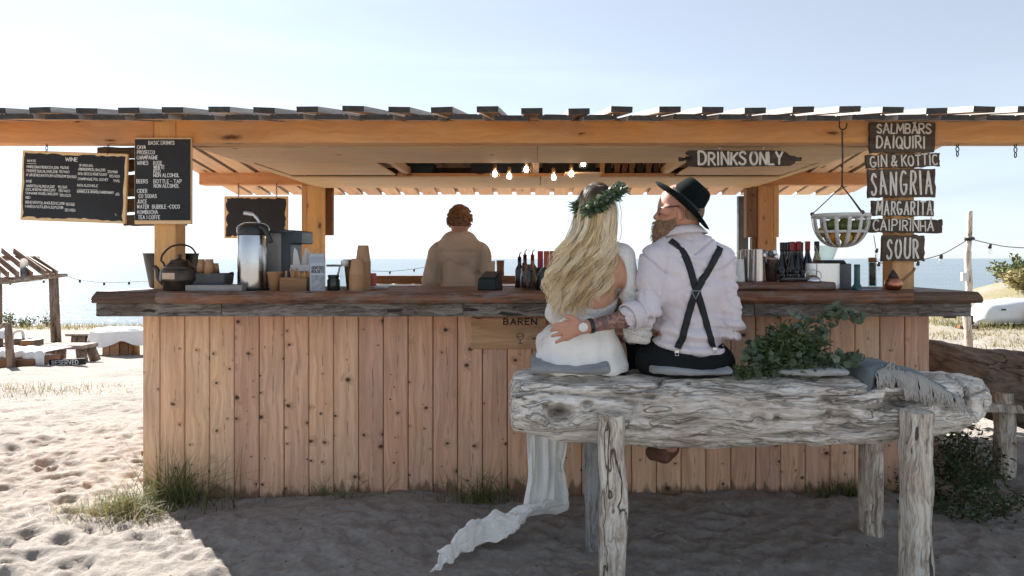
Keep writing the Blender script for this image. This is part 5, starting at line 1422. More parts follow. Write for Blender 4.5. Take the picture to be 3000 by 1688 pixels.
# ------------------------------------------------------------------ loft contents and bulbs
def mat_emit(name, col, s):
    t = NT(name)
    e = t.n('ShaderNodeEmission', {'Color': (*col, 1), 'Strength': s})
    t.t.links.new(e.outputs[0], t.out.inputs[0])
    return t.m
FIL = mat_emit('glowing_filament', (1.0, 0.84, 0.64), 9.0)
BRASS = mat_plain('brass', (0.45, 0.27, 0.13), 0.35, 0.9)
BULB_G = mat_thin_glass('bulb_glass', (1.0, 0.95, 0.88), 0.05)
bl_ = [(1450, 508, 5.05, 'leftmost glowing bulb'), (1492, 515, 5.2, 'second glowing bulb from the left'), (1542, 495, 5.0, 'third glowing bulb from the left, hanging higher'), (1622, 518, 5.2, 'lowest glowing bulb, above the woman'), (1674, 508, 5.1, 'glowing bulb second from the right, above the woman'), (1709, 478, 4.95, 'highest glowing bulb at the right end of the cluster')]
for (px, py, Y, lab) in bl_:
    c = P(px, py, Y)
    t = thing('light_bulb', c, lab + ' under the loft opening', 'light bulb', 'bare bulbs under the loft')
    put('glass', MB().lathe([(0.0001, -0.040), (0.016, -0.038), (0.030, -0.026), (0.036, -0.006), (0.033, 0.008), (0.022, 0.024), (0.015, 0.032), (0.014, 0.036)], 20).mesh('glass'), BULB_G, at=c, parent=t)
    put('filament', MB().lathe([(0.0001, -0.026), (0.014, -0.022), (0.018, -0.005), (0.011, 0.016), (0.0001, 0.02)], 10).mesh('filament'), FIL, at=c, parent=t)
    put('socket', MB().lathe([(0.014, 0.033), (0.0145, 0.036), (0.0145, 0.062), (0.008, 0.068), (0.0001, 0.068)], 14).mesh('socket'), BRASS, at=c, parent=t)
    put('cord', MB().tube([(0, 0, 0.066), (0.004, 0, 0.12), (0, 0.01, 0.20)], 0.0025, 6).mesh('cord'), WIRE, at=c, parent=t)
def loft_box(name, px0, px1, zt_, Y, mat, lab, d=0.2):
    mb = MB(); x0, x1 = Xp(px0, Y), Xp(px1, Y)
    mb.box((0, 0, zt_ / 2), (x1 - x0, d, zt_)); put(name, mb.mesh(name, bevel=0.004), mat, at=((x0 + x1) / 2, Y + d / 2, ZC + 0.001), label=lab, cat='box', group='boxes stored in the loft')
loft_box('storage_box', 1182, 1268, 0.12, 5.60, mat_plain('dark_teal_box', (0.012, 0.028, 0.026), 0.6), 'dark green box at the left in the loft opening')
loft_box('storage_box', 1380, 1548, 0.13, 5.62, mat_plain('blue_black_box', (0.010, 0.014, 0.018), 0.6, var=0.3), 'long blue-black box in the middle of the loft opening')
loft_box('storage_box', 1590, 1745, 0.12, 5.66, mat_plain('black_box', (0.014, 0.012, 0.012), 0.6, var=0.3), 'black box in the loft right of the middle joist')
for i, (a, b, col) in enumerate(((1776, 1792, (0.03, 0.02, 0.015)), (1800, 1815, (0.35, 0.17, 0.07)), (1822, 1838, (0.30, 0.10, 0.06)), (1844, 1858, (0.40, 0.20, 0.08)), (1866, 1885, (0.05, 0.035, 0.025)), (1893, 1908, (0.36, 0.18, 0.08)), (1916, 1932, (0.16, 0.09, 0.06)), (1940, 1958, (0.35, 0.19, 0.10)))):
    loft_box('storage_box', a, b, 0.12, 5.61, mat_plain('loft_box_%d' % i, col, 0.7, var=0.25, scale=25), ['blackish', 'pale brown', 'reddish', 'light tan', 'very dark brown', 'tan', 'mid brown', 'brown'][i] + ' box number %s of the row at the right in the loft' % ['one', 'two', 'three', 'four', 'five', 'six', 'seven', 'eight'][i], 0.1)
for px in (1174, 1561, 1764):
    mb = MB(); mb.box((Xp(px, 5.53), 5.53, ZC + 0.055), (0.035, 0.03, 0.13)); put('loft_upright', mb.mesh('loft_upright'), PINE_BEAM, parent=bar)
mb = MB(); mb.box((0.0, 5.545, ZC + 0.01), (2.26, 0.012, 0.022)); put('loft_rail', mb.mesh('loft_rail'), PINE_BEAM, parent=bar)
# ================================================================== driftwood benches
def make_log():
    Yc = 3.13
    nu, nv = 330, 110
    u = np.linspace(0, 1, nu)
    x = -0.115 + u * 2.20
    # profile along the log: half height, half depth, centre height
    hz = np.interp(u, [0, 0.01, 0.03, 0.10, 0.3, 0.55, 0.75, 0.85, 0.91, 0.95, 0.98, 1.0], [0.055, 0.11, 0.125, 0.138, 0.146, 0.150, 0.146, 0.128, 0.105, 0.084, 0.058, 0.010])
    hy = np.interp(u, [0, 0.01, 0.05, 0.3, 0.7, 0.85, 0.93, 0.98, 1.0], [0.10, 0.20, 0.225, 0.24, 0.245, 0.235, 0.19, 0.11, 0.02])
    zc = np.interp(u, [0, 0.1, 0.3, 0.55, 0.75, 0.85, 0.92, 1.0], [0.735, 0.722, 0.705, 0.702, 0.706, 0.722, 0.742, 0.757])
    yc = Yc + np.interp(u, [0, 0.5, 1], [0.0, 0.0, 0.03])
    th = np.linspace(0, 2 * np.pi, nv, endpoint=False)
    n = 3.0
    cs, sn = np.cos(th), np.sin(th)
    ex = np.sign(cs) * np.abs(cs) ** (2 / n); ez = np.sign(sn) * np.abs(sn) ** (2 / 3.6)
    X = np.repeat(x[:, None], nv, 1)
    Y = yc[:, None] + hy[:, None] * ex[None]
    Z = zc[:, None] + hz[:, None] * ez[None]
    # grain relief: long flutes, cracks, gouges
    g = fbm(X * 2.6, Y * 13, Z * 16, oct=5, gain=0.58, seed=4)
    g2 = fbm(X * 9, Y * 30, Z * 38, oct=3, gain=0.6, seed=14)
    crack = np.clip(0.10 - np.abs(fbm(X * 1.1, Y * 5, Z * 7, oct=2, seed=33)), 0, 1) * 10
    g3 = fbm(X * 5, Y * 55, Z * 60, oct=3, gain=0.6, seed=44)
    disp = 0.030 * g + 0.012 * g2 + 0.005 * g3 - 0.020 * np.clip(crack, 0, 1) ** 2
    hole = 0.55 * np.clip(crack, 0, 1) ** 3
    def pit(cx, cz, rx, rz, depth, p=1.0, rim=0.25):
        d2 = ((X - cx) / rx) ** 2 + ((Z - cz) / rz) ** 2
        wob = 1 + 0.35 * fbm(X * 22, Z * 22, 1.0, oct=2, seed=int(abs(cx * 91)))
        d = np.sqrt(d2) * wob
        front = (Y < yc[:, None]).astype(float)
        nonlocal disp, hole
        disp = disp + front * (-depth * np.exp(-d ** 3) + depth * rim * np.exp(-((d - 1.5) ** 2) * 4))
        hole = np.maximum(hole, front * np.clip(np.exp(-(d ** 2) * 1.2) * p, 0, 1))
    fy = 2.90
    def at(px, py): return Xp(px, fy), Zp(py, fy)
    a = at(1640, 1212); pit(a[0], a[1], 0.058, 0.036, 0.055, 0.95, 0.3)
    a = at(1720, 1185); pit(a[0], a[1], 0.026, 0.014, 0.02, 0.6)
    a = at(2640, 1178); pit(a[0], a[1], 0.075, 0.028, 0.05, 0.85)
    a = at(2585, 1200); pit(a[0], a[1], 0.05, 0.012, 0.02, 0.6)
    a = at(2470, 1205); pit(a[0], a[1], 0.05, 0.012, 0.016, 0.5)
    a = at(2230, 1225); pit(a[0], a[1], 0.03, 0.009, 0.014, 0.6)
    a = at(2860, 1170); pit(a[0], a[1], 0.012, 0.06, 0.03, 0.9)
    RR = np.random.default_rng(9)
    for i in range(90):
        cx = RR.uniform(-0.05, 1.9); cz = RR.uniform(0.57, 0.85); s = RR.uniform(0.3, 1.0) ** 2 * 2.2
        pit(cx, cz, 0.016 * s, 0.0045 * s, 0.008 * s, RR.uniform(0.2, 0.6), 0.1)
    # one long split running along the log
    for i in range(60):
        t = i / 59
        px = 2150 + t * 300; py = 1238 - 42 * t ** 1.4 + 3 * math.sin(t * 9)
        a = at(px, py); pit(a[0], a[1], 0.007, 0.0035, 0.012, 0.8, 0.0)
    for i in range(26):
        t = i / 25
        a = at(1510 + t * 95, 1165 + 26 * t); pit(a[0], a[1], 0.006, 0.0035, 0.010, 0.8, 0.0)
    nyv = np.cos(th)[None] * np.ones_like(X); nzv = np.sin(th)[None] * np.ones_like(X)
    Y = Y + nyv * disp; Z = Z + nzv * disp
    X = X + (u[:, None] < 0.02) * 0.02 * fbm(Y * 14, Z * 14, oct=3, seed=2) + (u[:, None] > 0.97) * 0.02 * fbm(Y * 20, Z * 20, oct=3, seed=6)
    idx = np.arange(nu * nv).reshape(nu, nv)
    F = np.stack([idx[:-1], idx[1:], np.roll(idx[1:], -1, 1), np.roll(idx[:-1], -1, 1)], -1).reshape(-1, 4)
    V = np.stack([X, Y, Z], -1).reshape(-1, 3)
    # end caps
    c0 = len(V); V = np.vstack([V, [[x[0] - 0.004, yc[0], zc[0]], [x[-1] + 0.004, yc[-1], zc[-1]]]])
    T = []
    for k in range(nv):
        k2 = (k + 1) % nv
        T.append((c0, k, k2, c0)); T.append((c0 + 1, (nu - 1) * nv + k2, (nu - 1) * nv + k, c0 + 1))
    mb = MB(); mb.raw(V.tolist(), F[:, ::-1].tolist(), True); mb.raw([], [])
    mb.f += [(t[0], t[2], t[1]) for t in T]; mb.smooth += [True] * len(T); mb.mi += [0] * len(T)
    me = mb.mesh('bench_log')
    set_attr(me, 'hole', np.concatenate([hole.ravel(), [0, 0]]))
    return me
bench = thing('log_bench', (0.95, 3.13, 0), 'long bleached driftwood log bench on four posts where the couple sits', 'bench')
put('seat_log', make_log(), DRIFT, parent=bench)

def drift_post(x0, x1, yc, d, z0, z1, seed, mat=DRIFT_POST, name='leg', parent=None, rough=0.010, slope=0.012, sq=3.2):
    nz, nv = 70, 40
    w = (x1 - x0) / 2; xc = (x0 + x1) / 2
    z = np.linspace(z0, z1, nz)
    th = np.linspace(0, 2 * np.pi, nv, endpoint=False)
    cs, sn = np.cos(th), np.sin(th)
    ex = np.sign(cs) * np.abs(cs) ** (2 / sq); ey = np.sign(sn) * np.abs(sn) ** (2 / sq)
    k = 1 + 0.05 * fbm(z * 4, seed, oct=2, seed=seed)
    X = xc + 0.012 * fbm(z * 2.2, seed * 1.7, oct=2, seed=seed + 1)[:, None] + w * ex[None] * k[:, None]
    Y = yc + d / 2 * ey[None] * k[:, None]
    Z = np.repeat(z[:, None], nv, 1)
    dd = rough * fbm(X * 16, Y * 16, Z * 3.2, oct=5, gain=0.62, seed=seed) * 1.6
    crk = np.clip(0.10 - np.abs(fbm(X * 9, Y * 9, Z * 1.6, oct=2, seed=seed + 7)), 0, 1) * 10
    dd = dd - 0.006 * np.clip(crk, 0, 1)
    X = X + cs[None] * dd; Y = Y + sn[None] * dd
    idx = np.arange(nz * nv).reshape(nz, nv)
    F = np.stack([idx[:-1], np.roll(idx[:-1], -1, 1), np.roll(idx[1:], -1, 1), idx[1:]], -1).reshape(-1, 4)
    mb = MB(); mb.raw(np.stack([X, Y, Z], -1).reshape(-1, 3).tolist(), F.tolist(), True)
    top = np.stack([X[-1], Y[-1], Z[-1]], -1)
    mb.raw(top.tolist(), [tuple(range(nv))], False)
    o = Vector((xc, yc, z0))
    return put(name, mb.mesh(name, origin=o), mat, at=o, parent=parent)
drift_post(Xp(1757, 2.84), Xp(1833, 2.84), 2.85, 0.11, -0.08, Zp(1222, 2.80), 3, parent=bench)
drift_post(Xp(2645, 2.84), Xp(2731, 2.84), 2.85, 0.13, -0.08, Zp(1212, 2.80), 8, parent=bench)
drift_post(Xp(1714, 3.25), Xp(1762, 3.25), 3.27, 0.09, -0.08, 0.62, 5, mat_drift('grey_post', (0.36, 0.36, 0.35), (0.25, 0.24, 0.23), (0.05, 0.045, 0.04), 'Z', (0.2, 0.16, 0.12), 0.8, 0.3, 0.6, False), parent=bench, rough=0.004)
drift_post(Xp(2516, 3.38), Xp(2575, 3.38), 3.36, 0.10, -0.08, 0.62, 6, parent=bench, rough=0.004)

# second, darker log beside the bar
def dark_log():
    n, nv = 90, 48
    pts = catmull([(2.82, 5.55, 0.55), (2.88, 5.0, 0.56), (3.02, 4.45, 0.555), (3.22, 3.95, 0.54), (3.47, 3.45, 0.53)], 22)
    rad = [0.18 + 0.055 * min(1, i / 40) for i in range(len(pts))]
    mb = MB(); mb.tube(pts, rad, nv, True)
    V = np.array(mb.v)
    C = np.repeat(np.array([tuple(p) for p in pts]), nv, 0)
    D = V - C
    D /= np.linalg.norm(D, axis=1)[:, None]
    g = 0.035 * fbm(V[:, 0] * 5, V[:, 1] * 2, V[:, 2] * 5, oct=4, seed=3) + 0.012 * fbm(V[:, 0] * 22, V[:, 1] * 7, V[:, 2] * 22, oct=3, seed=5)
    V += D * g[:, None]
    mb.v = [tuple(p) for p in V]
    return mb.mesh('seat_log')
b2 = thing('log_bench', (3.0, 4.5, 0), 'dark brown log bench standing along the right side of the bar', 'bench')
put('seat_log', dark_log(), DRIFT_DARK, parent=b2)
drift_post(2.815, 2.925, 4.18, 0.11, -0.08, 0.56, 15, parent=b2, rough=0.008)
drift_post(2.90, 3.00, 5.0, 0.10, -0.08, 0.52, 16, parent=b2, rough=0.006)
mb = MB(); mb.box((2.83, 4.12, 0.475), (0.34, 0.05, 0.05), (0, 0.04, 0)); put('cross_rail', mb.mesh('cross_rail', bevel=0.004), DRIFT_POST, parent=b2)

# ------------------------------------------------------------------ blankets on the log
def mat_cloth(name, c1, c2, sc=900.0, rough=0.95):
    t = NT(name)
    c = t.coord('Object', True)
    w1 = t.n('ShaderNodeTexWave', {'Vector': c, 'Scale': sc / 7, 'Distortion': 1.5, 'Detail': 2.0}, bands_direction='DIAGONAL')
    n = t.noise(c, 9.0, 5)
    col = t.ramp(t.math('ADD', t.math('MULTIPLY', w1.outputs[1], 0.35), t.math('MULTIPLY', n, 0.65)), [(0.25, c1), (0.75, c2)])
    t.bsdf(col, rough, 0, t.bump(t.math('ADD', w1.outputs[1], t.noise(c, 160, 3)), 0.4, 0.004), 0.1, Sheen_Weight=0.2)
    return t.m
FELT = mat_cloth('grey_felt', (0.15, 0.16, 0.17), (0.40, 0.42, 0.43))
THROW = mat_cloth('blue_grey_throw', (0.09, 0.11, 0.125), (0.20, 0.235, 0.25))
def roll_cloth(px0, px1, py0, py1, Y, depth, seed, label, mat=FELT, layers=2):
    """folded blanket: a soft slab with rounded fold facing the camera"""
    x0, x1 = Xp(px0, Y), Xp(px1, Y); zt_, zb = Zp(py0, Y), Zp(py1, Y)
    nx, nv = 60, 28
    hz = (zt_ - zb) / 2; zc = (zt_ + zb) / 2
    th = np.linspace(0, 2 * np.pi, nv, endpoint=False)
    u = np.linspace(0, 1, nx)
    e = np.minimum(1, np.minimum(u, 1 - u) / 0.03) ** 0.5
    cs = np.sign(np.cos(th)) * np.abs(np.cos(th)) ** 0.6; sn = np.sign(np.sin(th)) * np.abs(np.sin(th)) ** 0.8
    X = x0 + (x1 - x0) * np.repeat(u[:, None], nv, 1)
    Y_ = Y + depth / 2 + depth / 2 * cs[None] * (0.85 + 0.15 * e[:, None])
    Z = zc + hz * sn[None] * (0.7 + 0.3 * e[:, None])
    d = 0.012 * fbm(X * 9, Y_ * 9, Z * 9, oct=3, seed=seed)
    Z = Z + d + 0.007 * np.sin(X * 17 + seed * 2) * (Z > zc) ; Y_ = Y_ + d + 0.012 * np.sin(X * 11 + seed)
    idx = np.arange(nx * nv).reshape(nx, nv)
    F = np.stack([idx[:-1], np.roll(idx[:-1], -1, 1), np.roll(idx[1:], -1, 1), idx[1:]], -1).reshape(-1, 4)
    mb = MB(); mb.raw(np.stack([X, Y_, Z], -1).reshape(-1, 3).tolist(), F.tolist(), True)
    b = len(mb.v)
    mb.f += [tuple(range(nv))[::-1], tuple((nx - 1) * nv + k for k in range(nv))]; mb.smooth += [False, False]; mb.mi += [0, 0]
    return put('seat_blanket', mb.mesh('seat_blanket'), mat, label=label, cat='blanket', group='folded grey blankets on the log bench')
roll_cloth(1555, 1790, 1072, 1102, 2.93, 0.36, 1, 'folded grey blanket under the woman on the log bench')
roll_cloth(1912, 2150, 1078, 1104, 2.95, 0.36, 2, 'folded grey blanket under the man on the log bench')
roll_cloth(2288, 2492, 1078, 1106, 2.97, 0.30, 3, 'rolled pale grey blanket lying between the bouquet and the fringed throw', mat_cloth('pale_felt', (0.30, 0.32, 0.33), (0.48, 0.50, 0.50)))
def fringed_throw():
    c = Vector((Xp(2660, 2.98), 3.05, 0.86))
    t = thing('fringed_throw', c, 'blue-grey throw with long pale fringe draped over the right end of the log', 'throw')
    nx, ny = 70, 46
    U, Vv = np.meshgrid(np.linspace(0, 1, nx), np.linspace(0, 1, ny), indexing='ij')
    X = Xp(2520, 2.98) + U * (Xp(2800, 2.98) - Xp(2520, 2.98))
    Y = 2.93 + Vv * 0.36 + 0.02 * fbm(U * 4, Vv * 3, oct=2, seed=4)
    top = 0.868 + 0.048 * np.exp(-((U - 0.25) / 0.35) ** 2) * (1 - 0.3 * Vv) - 0.055 * sstep(0.55, 1.0, U)
    Z = top + 0.012 * fbm(U * 6, Vv * 5, oct=3, seed=8) + 0.012 * np.sin(Vv * 6.3 + U * 4) * 0.6
    Z = Z - 0.03 * sstep(0.10, 0.0, Vv) - 0.05 * sstep(0.05, 0.0, U)
    idx = np.arange(nx * ny).reshape(nx, ny)
    F = np.stack([idx[:-1, :-1], idx[1:, :-1], idx[1:, 1:], idx[:-1, 1:]], -1).reshape(-1, 4)
    o = put('cloth', npmesh('cloth', np.stack([X, Y, Z], -1).reshape(-1, 3), F), THROW, parent=t)
    m = o.modifiers.new('thick', 'SOLIDIFY'); m.thickness = 0.018; m.offset = -1
    mb = MB()
    R = np.random.default_rng(3)
    for i in range(170):
        u = R.uniform(0.10, 0.99); k = int(u * (nx - 1))
        p = Vector((X[k, 0], Y[k, 0] - 0.004, Z[k, 0] - 0.002))
        mid = u > 0.35 and u < 0.66
        ln = R.uniform(0.075, 0.115) if mid else R.uniform(0.035, 0.07)
        q = [p + Vector((R.normal(0, 0.004), 0.01, 0.012)), p + Vector((0, -0.006, 0))]
        for j in range(1, 5): q.append(p + Vector((R.normal(0, 0.0016) * j ** 0.5 + 0.002 * j * math.sin(u * 40), -0.010 - 0.004 * j, -ln * j / 4)))
        mb.tube(q, [0.0028, 0.0028, 0.0027, 0.0026, 0.0024, 0.0018], 5)
    put('fringe', mb.mesh('fringe'), mat_cloth('fringe_yarn', (0.34, 0.32, 0.29), (0.56, 0.54, 0.50)), parent=t, kind='stuff')
    for s in range(1):
        mb = MB(); 
        for i in range(16):
            p = Vector((Xp(2600 + 8 * s + R.uniform(-14, 14), 2.98), 2.955 + R.uniform(-0.01, 0.02), 0.915 + R.uniform(-0.02, 0.01)))
            mb.tube([p, p + Vector((R.uniform(-.02, .02), -0.01, 0.006)), p + Vector((R.uniform(-.03, .03), -0.022, -0.025))], 0.0026, 5)
        put('tassel', mb.mesh('tassel'), bpy.data.materials['fringe_yarn'], parent=t)
fringed_throw()

# ------------------------------------------------------------------ bouquet on the bench
def bouquet():
    Y = 3.02
    c = P(2190, 1085, Y)
    t = thing('bouquet', c, 'bouquet of eucalyptus and dark green herbs lying on the log bench beside the man', 'bouquet')
    R = np.random.default_rng(12)
    k = Y / FPX
    def W(px, py, dy=0.0): return P(px, py, Y + dy)
    # stems fan out from the tied end to the upper right
    tie = W(2222, 1075)
    tips = []
    stems = MB()
    ends = [(2340, 925), (2300, 945), (2270, 960), (2380, 960), (2400, 1000), (2420, 990), (2440, 1030), (2350, 1000), (2320, 1010), (2460, 1040), (2500, 1055), (2250, 985), (2215, 1000), (2290, 980), (2360, 960), (2410, 960), (2330, 950), (2380, 1020), (2430, 1060), (2300, 1040), (2240, 1010), (2205, 1030), (2365, 1055)]
    herb = []; euca = []
    for i, (a, b) in enumerate(ends):
        dy = R.uniform(-0.08, 0.16)
        e = W(a + R.uniform(-8, 8), b + 16 + R.uniform(-6, 6), dy)
        m = (tie + e) / 2 + Vector((R.uniform(-.02, .02), 0, R.uniform(-0.01, 0.035)))
        path = catmull([tie, m, e], 8)
        stems.tube(path, [0.0028 * (1 - 0.6 * j / len(path)) for j in range(len(path))], 5)
        for j in range(3, len(path)):
            for q in range(9 if i % 3 else 4):
                p = path[j] + Vector((R.normal(0, 0.018), R.normal(0, 0.018), R.normal(0, 0.018)))
                (herb if i % 3 else euca).append(p)
    # long eucalyptus sprays to the upper right
    for (pts) in ([(2380, 980), (2440, 935), (2475, 922), (2530, 928)], [(2360, 960), (2410, 925), (2440, 905), (2465, 912)], [(2420, 1060), (2470, 1050), (2510, 1045)]):
        path = catmull([W(a, b, 0.03) for a, b in pts], 7)
        stems.tube(path, 0.002, 5)
        for j in range(2, len(path)):
            for q in range(2): euca.append(path[j] + Vector((R.normal(0, .006), R.normal(0, .006), R.normal(0, .006))))
    for _ in range(90): euca.append(W(R.uniform(2240, 2420), R.uniform(1035, 1085), R.uniform(-0.06, 0.1)))
    for _ in range(700): herb.append(W(R.uniform(2235, 2400), R.uniform(1000, 1080), R.uniform(-0.05, 0.12)))
    for _ in range(150): herb.append(W(R.normal(2180, 18), R.normal(1092, 10), R.uniform(-0.05, 0.05)))
    put('stems', stems.mesh('stems'), mat_plain('green_stem', (0.13, 0.12, 0.06), 0.7), parent=t, kind='stuff')
    me = leaf_cloud(herb, 0.034, 5, ratio=0.24, droop=0.25); put('herb_leaves', me, HERB, parent=t, kind='stuff')
    me = leaf_cloud(euca, 0.036, 6, ratio=0.8, droop=-0.1, cup=0.1, normal_bias=(0.5, -0.1, 0.1)); put('eucalyptus_leaves', me, EUCA, parent=t, kind='stuff')
    mb = MB(); d = (W(2232, 1070) - W(2205, 1084)); mb.tube([W(2208, 1082), W(2216, 1078), W(2226, 1073)], [0.018, 0.021, 0.018], 14)
    put('twine', mb.mesh('twine'), mat_plain('jute_twine', (0.50, 0.30, 0.16), 0.9, var=0.3, scale=80), parent=t)
    mb = MB()
    for i in range(12):
        a = W(2205 + R.uniform(-3, 6), 1083 + R.uniform(-4, 4), R.uniform(-.015, .015)); mb.tube([a, a + Vector((-R.uniform(.02, .05), R.uniform(-.02, .02), R.uniform(-0.03, 0.0)))], 0.003, 5)
    put('stem_ends', mb.mesh('stem_ends'), bpy.data.materials['green_stem'], parent=t, kind='stuff')
bouquet()

# ------------------------------------------------------------------ grass and shrubs near the bar
def grass_tuft(name, pts, hmin, hmax, w, label, seed, mat=GRASS, lean=0.6, n=None, cat='grass'):
    me = blades(pts, hmin, hmax, w, lean, 6, seed)
    return put(name, me, mat, label=label, cat=cat)
def disc(cx, cy, rx, ry, n, seed):
    R = np.random.default_rng(seed); out = []
    for _ in range(n):
        r = abs(R.normal(0, 0.5)); a = R.uniform(0, 6.283)
        x, y = cx + rx * r * math.cos(a), cy + ry * r * math.sin(a)
        out.append((x, y, gz(x, y) - 0.01))
    return out
def ghit(px, py):
    p = ground_hit(px, py); return p.x, p.y
gx, gy = ghit(520, 1490)
grass_tuft('grass_tuft', disc(-2.0, 3.80, 0.33, 0.10, 330, 1), 0.10, 0.44, 0.003, 'long dark green grass tuft at the left foot of the plank front', 1, GRASS, 1.0)
grass_tuft('grass_tuft', disc(-2.22, 3.62, 0.34, 0.20, 900, 2), 0.05, 0.16, 0.003, 'low sunlit grass patch in front of the bar\'s left corner', 2, DRYGRASS, 0.9)
grass_tuft('grass_tuft', disc(-2.18, 3.66, 0.30, 0.16, 500, 3), 0.06, 0.20, 0.003, 'short green grass growing through the sunlit patch at the left corner', 3, GRASS, 0.9)
grass_tuft('grass_tuft', disc(-0.28, 3.80, 0.34, 0.09, 170, 4), 0.06, 0.26, 0.003, 'dark grass tuft at the foot of the planks left of the dress', 4, GRASS, 1.2)
grass_tuft('grass_tuft', disc(-1.2, 3.85, 0.55, 0.05, 70, 5), 0.06, 0.22, 0.003, 'thin scattered grass stems along the foot of the left planks', 5, GRASS, 1.0)
grass_tuft('grass_tuft', disc(1.75, 3.85, 0.25, 0.05, 220, 6), 0.05, 0.16, 0.003, 'dark thin grass behind the right rear leg of the bench', 6, GRASS, 0.9)
def shrub(name, c, rx, ry, rz, n, size, label, seed, mat, ratio=0.4, cat='shrub', stems=30):
    R = np.random.default_rng(seed)
    root = thing(name, c, label, cat)
    pts = []
    mb = MB()
    for _ in range(stems):
        a = R.uniform(0, 6.283); r = math.sqrt(R.random()); h = R.uniform(0.5, 1.05)
        e = Vector((c[0] + rx * r * math.cos(a), c[1] + ry * r * math.sin(a), c[2] + rz * h * (1 - 0.55 * r * r)))
        b = Vector((c[0] + 0.4 * rx * r * math.cos(a), c[1] + 0.4 * ry * r * math.sin(a), c[2] - 0.02))
        path = catmull([b, (b + e) / 2 + Vector((0, 0, 0.06 * rz)), e], 5)
        mb.tube(path, [size * 0.10 * (1 - 0.6 * j / len(path)) for j in range(len(path))], 4)
        for j in range(n // stems):
            u = R.uniform(0.15, 1.0); p = path[min(len(path) - 1, int(u * len(path)))]
            pts.append(p + Vector((R.normal(0, 0.09 * rx), R.normal(0, 0.09 * ry), R.normal(0, 0.06 * rz))))
    o = Vector(c)
    put('stems', mb.mesh('stems', origin=o), mat_plain(name + '_stem', (0.10, 0.075, 0.045), 0.8), at=c, parent=root, kind='stuff')
    me = leaf_cloud(pts, size, seed, ratio=ratio); me.transform(Matrix.Translation(-o))
    put('foliage', me, mat, at=c, parent=root, kind='stuff')
    return root
shrub('low_shrub', (2.32, 3.70, 0.0), 0.36, 0.26, 0.30, 1500, 0.034, 'dark green low shrub under the right end of the log bench', 3, DKSHRUB, 0.35)
shrub('low_shrub', (2.66, 4.25, 0.0), 0.30, 0.36, 0.36, 1300, 0.034, 'dark green shrub between the bar\'s right corner and the dark log', 4, DKSHRUB, 0.35)
